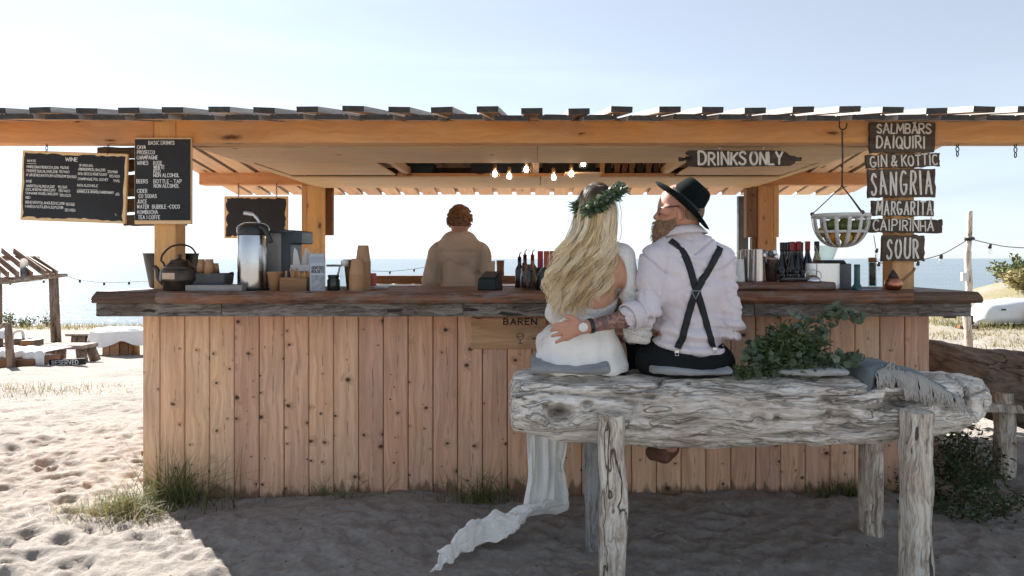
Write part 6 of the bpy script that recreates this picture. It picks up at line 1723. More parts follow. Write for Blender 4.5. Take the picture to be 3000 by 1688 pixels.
# ================================================================== people: smooth bodies grown from joints
from mathutils.bvhtree import BVHTree
def A_(v): return np.array(tuple(v), float)
class Body:
    """signed distance field on a grid; limbs and masses blend smoothly into one skin"""
    def __init__(s, prims, h=0.007, infl=0.0, k=0.035, pad=0.03):
        lo = np.full(3, 1e9); hi = np.full(3, -1e9)
        bb = []
        for p in prims:
            if p[0] == 'c':
                r = max(p[3], p[4]); l = np.minimum(p[1], p[2]) - r; u = np.maximum(p[1], p[2]) + r
            else:
                r = max(p[2]); l = p[1] - r; u = p[1] + r
            kk = p[-1] if isinstance(p[-1], float) and p[0] == 'c' and len(p) > 5 else (p[4] if p[0] == 'e' and len(p) > 4 else k)
            bb.append((l - infl - kk - 2 * h, u + infl + kk + 2 * h, kk))
            lo = np.minimum(lo, l); hi = np.maximum(hi, u)
        lo -= infl + pad; hi += infl + pad
        s.h = h; s.lo = lo
        n = np.ceil((hi - lo) / h).astype(int) + 1
        s.x = lo[0] + h * np.arange(n[0]); s.y = lo[1] + h * np.arange(n[1]); s.z = lo[2] + h * np.arange(n[2])
        F = np.full(n, 1.0, np.float32)
        for p, (l, u, kk) in zip(prims, bb):
            i0 = np.maximum(0, np.floor((l - lo) / h).astype(int)); i1 = np.minimum(n, np.ceil((u - lo) / h).astype(int) + 1)
            sl = tuple(slice(a, b) for a, b in zip(i0, i1))
            X = s.x[sl[0]][:, None, None]; Y = s.y[sl[1]][None, :, None]; Z = s.z[sl[2]][None, None, :]
            if p[0] == 'c':
                a, b = p[1], p[2]; d = b - a; L2 = float(d @ d) + 1e-12
                t = np.clip(((X - a[0]) * d[0] + (Y - a[1]) * d[1] + (Z - a[2]) * d[2]) / L2, 0, 1)
                q = np.sqrt((X - a[0] - t * d[0]) ** 2 + (Y - a[1] - t * d[1]) ** 2 + (Z - a[2] - t * d[2]) ** 2)
                D = q - (p[3] + (p[4] - p[3]) * t)
            else:
                c, r = p[1], np.array(p[2], float)
                dx, dy, dz = X - c[0], Y - c[1], Z - c[2]
                R = p[3] if len(p) > 3 else None
                if R is not None:
                    M = np.array(R.to_3x3().transposed() if hasattr(R, 'to_3x3') else R)
                    dx, dy, dz = (M[0][0] * dx + M[0][1] * dy + M[0][2] * dz, M[1][0] * dx + M[1][1] * dy + M[1][2] * dz, M[2][0] * dx + M[2][1] * dy + M[2][2] * dz)
                k0 = np.sqrt((dx / r[0]) ** 2 + (dy / r[1]) ** 2 + (dz / r[2]) ** 2)
                k1 = np.sqrt((dx / r[0] ** 2) ** 2 + (dy / r[1] ** 2) ** 2 + (dz / r[2] ** 2) ** 2) + 1e-9
                D = k0 * (k0 - 1) / k1
            D = D - infl
            a = F[sl]; hh = np.clip(0.5 + 0.5 * (D - a) / kk, 0, 1)
            F[sl] = D * (1 - hh) + a * hh - kk * hh * (1 - hh)
        s.F = F
    def grid(s): return s.x[:, None, None], s.y[None, :, None], s.z[None, None, :]
    def cut(s, D): s.F = np.maximum(s.F, D.astype(np.float32)); return s
    def mesh(s, name, mats=None, disp=None):
        F = s.F; h = s.h
        ins = F < 0
        c = [(i, j, k) for i in (0, 1) for j in (0, 1) for k in (0, 1)]
        nx, ny, nz = F.shape
        def sub(A, o): return A[o[0]:nx - 1 + o[0], o[1]:ny - 1 + o[1], o[2]:nz - 1 + o[2]]
        cnt = sum(sub(ins, o).astype(np.int8) for o in c)
        act = (cnt > 0) & (cnt < 8)
        I = np.argwhere(act)
        id_ = np.full(act.shape, -1, np.int32); id_[act] = np.arange(len(I))
        vals = {o: F[I[:, 0] + o[0], I[:, 1] + o[1], I[:, 2] + o[2]] for o in c}
        P_ = np.zeros((len(I), 3)); N = np.zeros(len(I))
        for a in c:
            for ax in range(3):
                if a[ax] == 0:
                    b = list(a); b[ax] = 1; b = tuple(b)
                    fa, fb = vals[a], vals[b]
                    m = (fa < 0) != (fb < 0)
                    t = np.where(m, fa / np.where(m, fa - fb, 1), 0)
                    q = np.zeros((len(I), 3)); q[:] = a; q[:, ax] = t
                    P_ += np.where(m[:, None], q, 0); N += m
        V = s.lo + h * (I + P_ / N[:, None])
        Q = []
        for ax in range(3):
            o = [0, 0, 0]; o[ax] = 1
            a = ins[:nx - o[0], :ny - o[1], :nz - o[2]]; b = ins[o[0]:, o[1]:, o[2]:]
            E = np.argwhere(a != b)
            u, v = [(1, 2), (2, 0), (0, 1)][ax]
            lim = np.array(act.shape)
            ok = (E[:, u] > 0) & (E[:, v] > 0) & (E[:, u] < lim[u]) & (E[:, v] < lim[v]) & (E[:, ax] < lim[ax])
            E = E[ok]
            def cell(du, dv):
                G = E.copy(); G[:, u] += du; G[:, v] += dv
                return id_[G[:, 0], G[:, 1], G[:, 2]]
            q = np.stack([cell(-1, -1), cell(0, -1), cell(0, 0), cell(-1, 0)], 1)
            s_in = a[E[:, 0], E[:, 1], E[:, 2]]
            q[~s_in] = q[~s_in][:, ::-1]
            Q.append(q)
        Q = np.vstack(Q)
        Q = Q[(Q >= 0).all(1)]
        # relax a little
        for _ in range(2):
            acc = np.zeros_like(V); n = np.zeros(len(V))
            for a, b in ((0, 1), (1, 2), (2, 3), (3, 0)):
                np.add.at(acc, Q[:, a], V[Q[:, b]]); np.add.at(n, Q[:, a], 1)
                np.add.at(acc, Q[:, b], V[Q[:, a]]); np.add.at(n, Q[:, b], 1)
            V = V * 0.5 + 0.5 * acc / n[:, None]
        if disp is not None:
            fn = np.cross(V[Q[:, 2]] - V[Q[:, 0]], V[Q[:, 3]] - V[Q[:, 1]])
            N3 = np.zeros_like(V)
            for a in range(4): np.add.at(N3, Q[:, a], fn)
            N3 /= np.linalg.norm(N3, axis=1)[:, None] + 1e-12
            V = V + N3 * disp(V)[:, None]
        return npmesh(name, V, Q, True, mats)
def C(a, b, r1, r2, k=None):
    t = ('c', A_(a), A_(b), float(r1), float(r2))
    return t + ((float(k),) if k else ())
def E(c, r, rot=None, k=None):
    t = ('e', A_(c), r, rot if rot is not None else None)
    return t + ((float(k),) if k else ())
def bvh(me):
    return BVHTree.FromPolygons([v.co.copy() for v in me.vertices], [tuple(p.vertices) for p in me.polygons])
def cast(trees, px, py, lift=0.003):
    """first point of the surfaces met along the line of sight through a photo pixel, lifted off a little"""
    o = Vector((0, 0, CAM_H)); d = (P(px, py, 1.0) - o).normalized()
    best = None
    for t in trees:
        h = t.ray_cast(o, d)
        if h[0] is not None and (best is None or h[3] < best[1]): best = (h[0] + h[1] * lift, h[3], h[1])
    return best
def strap(trees, pts, w, name, mat, parent, lift=0.004, n=10):
    """flat band laid on a surface"""
    pp = catmull([(a, b, 0) for a, b in pts], n)
    hits = [cast(trees, q.x, q.y, lift) for q in pp]
    hits = [h for h in hits if h]
    path = [h[0] for h in hits]; nr = [h[2] for h in hits]
    # smooth
    for _ in range(3):
        path = [path[0]] + [(path[i - 1] + path[i] * 2 + path[i + 1]) / 4 for i in range(1, len(path) - 1)] + [path[-1]]
        nr = [nr[0]] + [((nr[i - 1] + nr[i] + nr[i + 1])).normalized() for i in range(1, len(nr) - 1)] + [nr[-1]]
    V = []
    for i, p in enumerate(path):
        t = path[min(i + 1, len(path) - 1)] - path[max(i - 1, 0)]
        s = t.cross(nr[i]).normalized()
        V += [p - s * w / 2, p + s * w / 2]
    mb = MB(); mb.raw(V, [(2 * i, 2 * i + 1, 2 * i + 3, 2 * i + 2) for i in range(len(path) - 1)], True)
    o = put(name, mb.mesh(name), mat, parent=parent)
    m = o.modifiers.new('thick', 'SOLIDIFY'); m.thickness = 0.003; m.offset = 0
    return o

def mat_skin(name, col, red=(0.55, 0.20, 0.13), tattoo=False):
    t = NT(name)
    c = t.coord('Object', False)
    n = t.noise(c, 14.0, 4); n2 = t.noise(c, 220.0, 3)
    col_ = t.mix(t.math('MULTIPLY', n, 0.35), col, red)
    if tattoo:
        at = t.n('ShaderNodeAttribute', attribute_name='tattoo')
        ink = t.ramp(t.noise(c, 42.0, 5, 0.7, 1.2), [(0.40, 1.0), (0.60, 0.25)])
        vor = t.n('ShaderNodeTexVoronoi', {'Vector': c, 'Scale': 45.0})
        dots = t.math('LESS_THAN', vor.outputs['Distance'], 0.28)
        f = t.math('MULTIPLY', t.math('MAXIMUM', ink, t.math('MULTIPLY', dots, 0.9)), at.outputs['Fac'])
        col_ = t.mix(t.math('MULTIPLY', f, 0.92), col_, (0.045, 0.045, 0.055))
    t.bsdf(col_, 0.5, 0, t.bump(n2, 0.1, 0.002), 0.4, Subsurface_Weight=0.08, Subsurface_Radius=(0.012, 0.005, 0.003))
    return t.m
SKIN_M = mat_skin('skin_man', (0.52, 0.27, 0.18), tattoo=True)
SKIN_W = mat_skin('skin_woman', (0.58, 0.33, 0.22))
SKIN_B = mat_skin('skin_bartender', (0.55, 0.29, 0.20))
def mat_fabric(name, col, rough=0.85, wave=700.0, var=0.1, sheen=0.2):
    t = NT(name)
    c = t.coord('Object', False)
    n = t.noise(c, 6.0, 4); w = t.noise(c, wave, 2)
    n3 = t.noise(t.vmul(c, (1.0, 1.0, 0.5)), 16.0, 5, 0.55, 0.4)
    lo = tuple(x * (1 - var) for x in col); hi = tuple(min(1, x * (1 + var)) for x in col)
    colr = t.ramp(n, [(0.3, lo), (0.7, hi)])
    t.bsdf(colr, rough, 0, t.bump(t.math('ADD', t.math('MULTIPLY', w, 0.15), t.math('MULTIPLY', n3, 0.8)), 0.35, 0.012), 0.15, Sheen_Weight=sheen)
    return t.m
SHIRT_M = mat_fabric('lilac_shirt', (0.66, 0.605, 0.635), var=0.06)
TROUS = mat_fabric('black_trousers', (0.010, 0.012, 0.013), var=0.2, sheen=0.0)
SHIRT_B = mat_fabric('brown_shirt', (0.54, 0.405, 0.30), var=0.12)
ELASTIC = mat_plain('black_elastic', (0.010, 0.012, 0.014), 0.75, bump=0.2, bscale=500)
HAT = mat_plain('dark_felt', (0.006, 0.010, 0.010), 0.95, var=0.3, scale=14, bump=0.3, bscale=250, spec=0.1)
def mat_lace(name, col=(0.74, 0.73, 0.70), hole=(0.34, 0.31, 0.29), sc=190.0, amt=0.28, plain=0.0):
    t = NT(name)
    c = t.coord('Object', False)
    vor = t.n('ShaderNodeTexVoronoi', {'Vector': c, 'Scale': sc, 'Randomness': 0.55})
    dots = t.ramp(vor.outputs['Distance'], [(amt - 0.06, 1.0), (amt + 0.04, 0.0)])
    band = t.noise(t.vmul(c, (3.0, 3.0, 9.0)), 1.0, 3)
    dots = t.math('MULTIPLY', dots, t.ramp(band, [(0.38, 0.15 * (1 - plain)), (0.55, 1.0 - plain)]))
    n = t.noise(c, 8.0, 4)
    base = t.ramp(n, [(0.3, tuple(x * 0.92 for x in col)), (0.7, col)])
    colr = t.mix(dots, base, hole)
    h = t.math('SUBTRACT', t.math('MULTIPLY', t.noise(c, 60.0, 3), 0.3), dots)
    t.bsdf(colr, 0.9, 0, t.bump(h, 0.5, 0.004), 0.15, Sheen_Weight=0.2)
    return t.m
LACE = mat_lace('white_lace')
KNIT = mat_lace('crochet_lace', (0.70, 0.68, 0.64), (0.22, 0.19, 0.17), 130.0, 0.33)
SILK = mat_fabric('white_cotton', (0.86, 0.84, 0.80), var=0.03, wave=900)
TRAIN = mat_lace('train_lace', (0.88, 0.86, 0.81), (0.42, 0.40, 0.37), 150.0, 0.24)

# ------------------------------------------------------------------ the man
MY = 3.13
def m(px, py, Y=MY): return P(px, py, Y)
def hand_prims(w, kn, fingers, thumb, r=0.0095, palm_r=0.017):
    """wrist, list of knuckles, finger joint chains, thumb chain"""
    pr = []
    for q in kn: pr.append(C(w, q, palm_r * 1.25, palm_r * 0.85, 0.012))
    for a, b in zip(kn[:-1], kn[1:]): pr.append(C(a, b, palm_r * 0.85, palm_r * 0.85, 0.010))
    for ch in fingers:
        for i in range(len(ch) - 1): pr.append(C(ch[i], ch[i + 1], r * (1.08 - 0.12 * i), r * (0.98 - 0.14 * i), 0.004))
    for i in range(len(thumb) - 1): pr.append(C(thumb[i], thumb[i + 1], r * (1.5 - 0.3 * i), r * (1.15 - 0.18 * i), 0.008))
    return pr
def simple_hand(w, d, side, size=1.0, curl=0.25):
    """relaxed hand: w wrist, d direction of the fingers, side: the direction of the thumb"""
    d = Vector(d).normalized(); s = (Vector(side) - d * d.dot(Vector(side))).normalized(); n = d.cross(s)
    if n.z > 0: n = -n
    kn = [w + d * 0.085 * size + s * o * size for o in (0.03, 0.01, -0.01, -0.028)]
    L = (0.07, 0.08, 0.074, 0.058)
    fg = []
    for q, l in zip(kn, L):
        a = q + (d * 0.5 + n * curl * 0.4) * l * size; b = a + (d * 0.4 + n * curl) * l * 0.8 * size
        fg.append([q, a, b])
    th = [w + d * 0.02 * size + s * 0.025 * size, w + d * 0.055 * size + s * 0.052 * size, w + d * 0.085 * size + s * 0.055 * size + n * 0.01]
    return hand_prims(w, kn, fg, th, 0.009 * size, 0.015 * size)

mL_sh, mL_el, mL_wr = m(1918, 762, 3.12), m(1888, 922, 3.035), m(1722, 957, 2.975)
mR_sh, mR_el, mR_wr = m(2112, 768, 3.14), m(2146, 962, 3.11), m(2125, 955, 3.36)
kY = (2.968, 2.968, 2.970, 2.974)
mk = [m(1656, 949, 2.968), m(1652, 962, 2.966), m(1654, 976, 2.966), m(1661, 989, 2.968)]
mf = [[mk[0], m(1637, 950, 2.962), m(1619, 954, 2.972)], [mk[1], m(1633, 964, 2.960), m(1614, 968, 2.970)], [mk[2], m(1636, 980, 2.960), m(1617, 985, 2.970)], [mk[3], m(1645, 996, 2.962), m(1629, 1003, 2.970)]]
mth = [m(1696, 946, 2.965), m(1676, 931, 2.962), m(1658, 927, 2.968)]
torso_m = [E(m(2006, 1048, 3.15), (0.200, 0.135, 0.085)), E(m(2014, 965, 3.14), (0.160, 0.12, 0.14)), E(m(2014, 830, 3.13), (0.170, 0.118, 0.19)),
           C(m(1932, 762, 3.13), m(2104, 766, 3.14), 0.072, 0.074), C(m(1965, 722, 3.14), m(2062, 728, 3.14), 0.055, 0.055)]
neck_m = [C(m(2012, 715, 3.15), m(2008, 650, 3.16), 0.066, 0.062)]
hd = m(1990, 608, 3.165)
head_m = [E(hd, (0.098, 0.078, 0.108), None, 0.02), E(m(1966, 648, 3.165), (0.062, 0.058, 0.05), None, 0.02), C(m(1940, 612, 3.165), m(1921, 637, 3.165), 0.010, 0.0135, 0.012),
          C(m(1937, 606, 3.135), m(1937, 606, 3.195), 0.014, 0.014, 0.012), C(m(1938, 655, 3.15), m(1938, 655, 3.18), 0.012, 0.012, 0.012), C(m(1946, 672, 3.165), m(1950, 676, 3.165), 0.026, 0.03, 0.02),
          E(m(1993, 626, 3.086), (0.017, 0.010, 0.031), Euler((0, -0.25, 0.35)).to_matrix(), 0.006), C(m(1990, 640, 3.088), m(1988, 644, 3.09), 0.009, 0.008, 0.006),
          E(m(1952, 618, 3.10), (0.03, 0.02, 0.022), None, 0.02)]
armL_m = [C(mL_sh, mL_el, 0.058, 0.045), C(mL_el, mL_wr, 0.044, 0.027)] + hand_prims(mL_wr, mk, mf, mth)
armR_m = [C(mR_sh, mR_el, 0.060, 0.046), C(mR_el, mR_wr, 0.043, 0.030)] + simple_hand(mR_wr, (-0.5, 1, -0.3), (-1, -0.3, 0.3))
def leg(hip, knee, ankle, toe, r=(0.085, 0.06, 0.042)):
    return [C(hip, knee, r[0], r[1]), C(knee, ankle, r[1] * 0.95, r[2]), C(ankle, toe, 0.04, 0.03, 0.02), E(tuple(Vector(ankle) + Vector((0, -0.02, -0.035))), (0.04, 0.055, 0.03), None, 0.02)]
legs_m = leg((0.58, 3.18, 0.92), (0.55, 3.60, 0.96), (0.545, 3.62, 0.50), (0.53, 3.76, 0.44)) + leg((0.78, 3.18, 0.92), (0.80, 3.58, 0.93), (0.68, 3.46, 0.46), (0.62, 3.58, 0.38))
def slim(pr, d):
    out = []
    for p in pr:
        if p[0] == 'c': out.append(p[:3] + (p[3] - d, p[4] - d) + p[5:])
        else: out.append(p[:2] + (tuple(r - d for r in p[2]),) + p[3:])
    return out
man = put('person', Body(slim(torso_m, 0.018) + neck_m + head_m + slim(armL_m[:1], 0.018) + [C(mL_el, mL_el.lerp(mL_wr, 0.3), 0.026, 0.038), C(mL_el.lerp(mL_wr, 0.3), mL_wr, 0.040, 0.027)] + armL_m[2:] + slim(armR_m[:2], 0.018) + armR_m[2:] + slim(legs_m, 0.008), 0.0058, 0.0, 0.03).mesh('person_body'), SKIN_M,
          label='seated bearded man in black hat, pale lilac shirt and crossed braces, arm round the woman', cat='person')
V = np.empty(len(man.data.vertices) * 3, np.float32); man.data.vertices.foreach_get('co', V); V = V.reshape(-1, 3)
ax = A_(mL_el); bx = A_(mL_wr); tt = ((V - ax) @ (bx - ax)) / ((bx - ax) @ (bx - ax)); dd = np.linalg.norm(V - (ax + tt[:, None] * (bx - ax)), axis=1)
set_attr(man.data, 'tattoo', (sstep(0.02, 0.10, tt) * (1 - sstep(0.94, 0.99, tt))) * (dd < 0.07))

def crease(u, v, w_, width=0.05, seed=0):
    """narrow valleys along the zero lines of a noise"""
    return np.exp(-(fbm(u, v, w_, oct=2, gain=0.45, seed=seed) / width) ** 2)
def folds_m(V):
    x, y, z = V.T
    d = 0.005 * fbm(x * 7, y * 7, z * 12, oct=3, seed=2)
    low = sstep(1.22, 1.02, z); up = sstep(1.12, 1.30, z) * sstep(1.52, 1.42, z)
    # shirt bunched in soft rolls above the waistband
    d = d + low * 0.011 * np.sin(z * 92 + 5 * fbm(x * 4, y * 2, z * 2, oct=2, seed=6) + x * 8)
    d = d - low * 0.016 * crease(x * 3.2, z * 11, y * 2, 0.09, 11)
    # drag lines running in from the arm holes
    cx = Xp(2020, MY)
    d = d - up * 0.013 * crease((x - cx) * 2.5 + 0.9 * np.sign(x - cx) * (z - 1.3) * 6, (z - 1.3) * 6 - np.abs(x - cx) * 5, y, 0.07, 5)
    d = d - 0.009 * crease(x * 5, z * 5, y * 5, 0.06, 23) * sstep(1.5, 1.3, z)
    for sx, s in ((Xp(1938, MY), 1), (Xp(2108, MY), -1)):
        d = d - 0.006 * np.exp(-((x - sx - s * 0.02 * np.sin((z - 1.3) * 7)) / 0.005) ** 2) * (z > 1.15)
    d = d - 0.004 * np.exp(-((z - Zp(752, MY) - 0.03 * np.abs(x - cx)) / 0.005) ** 2) * (y < 3.14) * (np.abs(x - cx) < 0.14)
    left = (x < Xp(1925, MY)) & (z < 1.38)
    d = d - left * 0.013 * crease(x * 5 + z * 3, (z * 0.8 + x * 0.9) * 14, y * 3, 0.11, 31) * sstep(1.38, 1.16, z)
    right = (x > Xp(2122, MY)) & (z < 1.36)
    d = d - right * 0.009 * crease(x * 4, z * 11, y * 3, 0.10, 37)
    return d
shirt_pr = torso_m[1:] + [E(m(2010, 1030, 3.14), (0.185, 0.132, 0.07)), C(mL_sh, m(1891, 916, 3.04), 0.063, 0.062, 0.014), C(m(1891, 918, 3.038), m(1846, 928, 3.008), 0.062, 0.048, 0.02), C(mR_sh, mR_el, 0.062, 0.050, 0.014), C(mR_el, mR_wr, 0.047, 0.040),
           C(m(2010, 716, 3.15), m(2009, 700, 3.155), 0.074, 0.070, 0.02)]
B = Body(shirt_pr, 0.0065, 0.007, 0.03)
X, Y, Z = B.grid()
B.cut((0.5 * np.abs(X - Xp(2035, MY)) + Zp(1046, 3.02) - 0.035) - Z + 0 * Y)     # tail dips to a point at the back
shirt = B.mesh('shirt', [SHIRT_M], folds_m)
put('shirt', shirt, parent=man, at=(0, 0, 0))
cuff = MB()
d = (m(1846, 926, 3.01) - m(1888, 905, 3.05)).normalized()
c0 = m(1852, 925, 3.012)
Mq = d.to_track_quat('Z', 'Y').to_matrix()
cuff.lathe([(0.056, -0.035), (0.062, -0.03), (0.066, 0.0), (0.064, 0.024), (0.058, 0.026), (0.055, 0.0), (0.053, -0.03)], 26, c0, Mq, True, closed=True)
put('rolled_cuff', cuff.mesh('rolled_cuff'), SHIRT_M, parent=man)
# collar: a band and a folded leaf
def collar(c, axis, r, h, mat, parent, flare=0.012, sc=(1.0, 0.9)):
    Mq = Vector(axis).to_track_quat('Z', 'Y').to_matrix() @ Matrix.Diagonal((sc[0], sc[1], 1))
    mb = MB(); mb.lathe([(r, -0.01), (r + 0.001, h), (r + 0.005, h + 0.003), (r + 0.010, h - 0.002), (r + 0.014 + flare, 0.0), (r + 0.011 + flare, -0.002), (r + 0.006, h - 0.006), (r - 0.002, h - 0.002), (r - 0.003, -0.01)], 40, c, Mq, True, closed=True)
    V = np.array(mb.v)
    V[:, 2] += 0.004 * fbm(V[:, 0] * 20, V[:, 1] * 20, oct=2, seed=4)
    mb.v = [tuple(p) for p in V]
    return put('collar', mb.mesh('collar'), mat, parent=parent)
collar(m(2008, 690, 3.155), (-0.12, 0.12, 1), 0.068, 0.034, SHIRT_M, man, 0.022, (1.12, 0.95))
tr = Body([torso_m[0], E(m(2006, 1062, 3.14), (0.216, 0.155, 0.075))] + [p for p in legs_m if p[0] == 'c' and p[3] > 0.045], 0.008, 0.012, 0.035)
X, Y, Z = tr.grid()
tr.cut(Z - (Zp(1050, 3.02) + 0.42 * np.abs(X - Xp(2035, MY))) + 0 * Y)
tr.cut((0.852 - Z) * (Y < 3.36) + (-1.0) * (Y >= 3.36) + 0 * X)
def folds_t(V):
    x, y, z = V.T
    return 0.006 * fbm(x * 8, y * 8, z * 8, oct=3, seed=5)
put('trousers', tr.mesh('trousers', [TROUS], folds_t), parent=man)
shoe = MB()
for (a, t_) in (((0.545, 3.62, 0.46), (0.53, 3.80, 0.425)), ((0.68, 3.46, 0.42), (0.62, 3.60, 0.355))):
    mb = Body([C(a, t_, 0.048, 0.042), E(tuple((Vector(a) + Vector(t_)) / 2 - Vector((0, 0, 0.02))), (0.046, 0.12, 0.035))], 0.008, 0.0, 0.03).mesh('shoe')
    put('shoe', mb, mat_plain('brown_leather', (0.16, 0.07, 0.045), 0.5), parent=man)
shirt_t = bvh(shirt)
strap([shirt_t], [(1963, 706), (1985, 722), (2006, 748), (2022, 790), (2033, 830), (2046, 868), (2064, 930), (2079, 985), (2090, 1020)], 0.031, 'brace', ELASTIC, man)
strap([shirt_t], [(2110, 727), (2092, 760), (2068, 802), (2048, 836), (2032, 868), (2014, 930), (2000, 985), (1986, 1020)], 0.031, 'brace', ELASTIC, man, 0.007)
bk_ = cast([shirt_t], 2036, 862, 0.014)[0]
tri = [(-0.018, 0, 0.017), (0.018, 0, 0.017), (0, 0, -0.02), (-0.018, 0, 0.017), (0.018, 0, 0.017)]
mb = MB(); mb.tube([bk_ + Vector(p) for p in tri[:4]], 0.0016, 6); put('brace_ring', mb.mesh('brace_ring'), STEEL, parent=man)
mb = MB(); mb.prism([(-0.016, 0.016), (0.0, -0.018), (0.016, 0.016)], 0, 0.003); put('brace_patch', mb.mesh('brace_patch'), ELASTIC, at=bk_ + Vector((0, 0.001, 0)), parent=man)
for (a, b) in ((1985, 1027), (2091, 1026)):
    q = (cast([shirt_t], a, b, 0.010) or (m(a, b, 2.99),))[0]
    mb = MB(); mb.box((0, 0, 0), (0.020, 0.006, 0.014)); mb.tube([(-0.007, 0, -0.006), (-0.007, -0.002, -0.018), (0.007, -0.002, -0.018), (0.007, 0, -0.006)], 0.0025, 6)
    put('brace_clip', mb.mesh('brace_clip', bevel=0.002), STEEL, at=q, parent=man)
# beard and short hair
BEARD = mat_plain('ginger_beard', (0.26, 0.15, 0.085), 0.75, var=0.35, scale=60, bump=0.6, bscale=160)
bd = Body([E(m(1952, 668, 3.165), (0.046, 0.058, 0.036)), C(m(1940, 672, 3.165), m(1930, 692, 3.165), 0.036, 0.026), C(m(1979, 634, 3.106), m(1964, 662, 3.116), 0.003, 0.014), C(m(1962, 662, 3.112), m(1945, 678, 3.14), 0.018, 0.03), C(m(1979, 634, 3.224), m(1964, 662, 3.214), 0.003, 0.014), C(m(1933, 656, 3.14), m(1933, 656, 3.19), 0.010, 0.010)], 0.0045, 0.004, 0.02)
beard_o = put('beard', bd.mesh('beard', [BEARD], lambda V: 0.008 * fbm(V[:, 0] * 90, V[:, 1] * 90, V[:, 2] * 35, oct=3, seed=7)), parent=man)
mb = MB(); RB = np.random.default_rng(4)
vs_ = [v for v in beard_o.data.vertices]
for i in RB.choice(len(vs_), min(900, len(vs_)), replace=False):
    v = vs_[int(i)]; q = v.co; nn = v.normal
    d_ = (nn * 0.5 + Vector((-0.35, 0, -1.0)) + Vector((RB.normal(0, .2), RB.normal(0, .2), RB.normal(0, .2)))).normalized()
    L_b = RB.uniform(0.010, 0.024)
    mb.tube([q - nn * 0.002, q + d_ * L_b * 0.6 + nn * 0.002, q + d_ * L_b], [0.0011, 0.0009, 0.0003], 4, cap=False)
put('beard_hairs', mb.mesh('beard_hairs'), mat_plain('beard_hair', (0.36, 0.22, 0.13), 0.6, var=0.3, scale=40), parent=man, kind='stuff')
nh = Body([E(m(2006, 615, 3.165), (0.088, 0.081, 0.085))], 0.005, 0.003)
X, Y, Z = nh.grid()
nh.cut(Xp(1996, 3.165) - X + 0 * Y + 0 * Z); nh.cut(Zp(655, 3.165) - Z + 0 * X + 0 * Y)
put('short_hair', nh.mesh('short_hair', [mat_plain('cropped_hair', (0.22, 0.14, 0.09), 0.8, var=0.3, scale=50, bump=0.5, bscale=200)]), parent=man)
# glasses
mb = MB()
gy = 3.165 - 0.082
mb.tube([m(1990, 604, gy), m(1960, 606, gy), m(1934, 609, 3.165 - 0.066)], 0.0026, 6)
mb.tube([m(1990, 604, 3.165 + 0.082), m(1934, 609, 3.165 + 0.066)], 0.0026, 6)
for s in (-1, 1):
    ring = []
    cc = m(1931, 618, 3.165 + s * 0.036)
    for i in range(17):
        a = 2 * math.pi * i / 16
        ring.append(cc + Vector((0.004 * math.cos(a) * s * 0, 0.027 * math.cos(a), 0.020 * math.sin(a))))
    mb.tube(ring, 0.0024, 6, cap=False)
put('glasses', mb.mesh('glasses'), BLACK_PL, parent=man)
# hat, pushed to the back of the head
ha = Vector((0.67, -0.17, 0.742)).normalized()
Mq = ha.to_track_quat('Z', 'Y').to_matrix()
hc = m(2001, 599, 3.165)
mb = MB()
mb.lathe([(0.0001, 0.116), (0.028, 0.120), (0.050, 0.121), (0.063, 0.114), (0.073, 0.096), (0.085, 0.05), (0.093, 0.012), (0.097, 0.004), (0.12, -0.001), (0.15, 0.002), (0.166, 0.008), (0.167, 0.005), (0.150, -0.004), (0.12, -0.007), (0.094, -0.006), (0.087, 0.0), (0.080, 0.05), (0.066, 0.09), (0.0001, 0.104)], 64, (0, 0, 0), None, True)
V = np.array(mb.v)
a = np.arctan2(V[:, 1], V[:, 0]); r = np.hypot(V[:, 0], V[:, 1])
V[:, 2] += np.where(r > 0.1, 0.012 * np.cos(2 * a) * ((r - 0.1) / 0.066), 0)
V[:, 2] -= np.where(V[:, 2] > 0.09, 0.016 * np.exp(-(r / 0.03) ** 2), 0)
mb.v = [tuple((Mq @ Vector(p)) + hc) for p in V]
hat = put('hat', mb.mesh('hat'), HAT, parent=man, label='black felt hat with wide brim')
mb = MB(); mb.lathe([(0.0945, 0.006), (0.0965, 0.006), (0.0945, 0.03), (0.0925, 0.03)], 48, hc, Mq, True, closed=True); put('hat_band', mb.mesh('hat_band'), ELASTIC, parent=hat)
# watch and ring
man_t = bvh(man.data)
wq = cast([man_t], 1709, 959, 0.004)[0]
mb = MB(); mb.lathe([(0.0001, 0.0), (0.020, 0.0), (0.0205, 0.004), (0.018, 0.006), (0.0001, 0.006)], 24, (0, 0, 0), Matrix.Rotation(math.radians(90), 3, 'X')); put('watch', mb.mesh('watch'), mat_plain('watch_face', (0.75, 0.75, 0.73), 0.3), at=wq, parent=man)
ad = (mL_wr - mL_el).normalized()
mb = MB(); mb.lathe([(0.033, -0.009), (0.0345, 0), (0.033, 0.009), (0.031, 0.009), (0.031, -0.009)], 24, mL_wr - ad * 0.015, ad.to_track_quat('Z', 'Y').to_matrix(), True, closed=True); put('watch_strap', mb.mesh('watch_strap'), BLACK_PL, parent=man)
fd = (mf[2][1] - mf[2][0]).normalized()
mb = MB(); mb.lathe([(0.0105, -0.003), (0.0115, 0), (0.0105, 0.003), (0.0095, 0)], 16, (mf[2][0] * 0.45 + mf[2][1] * 0.55), fd.to_track_quat('Z', 'Y').to_matrix(), True, closed=True); put('ring', mb.mesh('ring'), BRASS, parent=man)

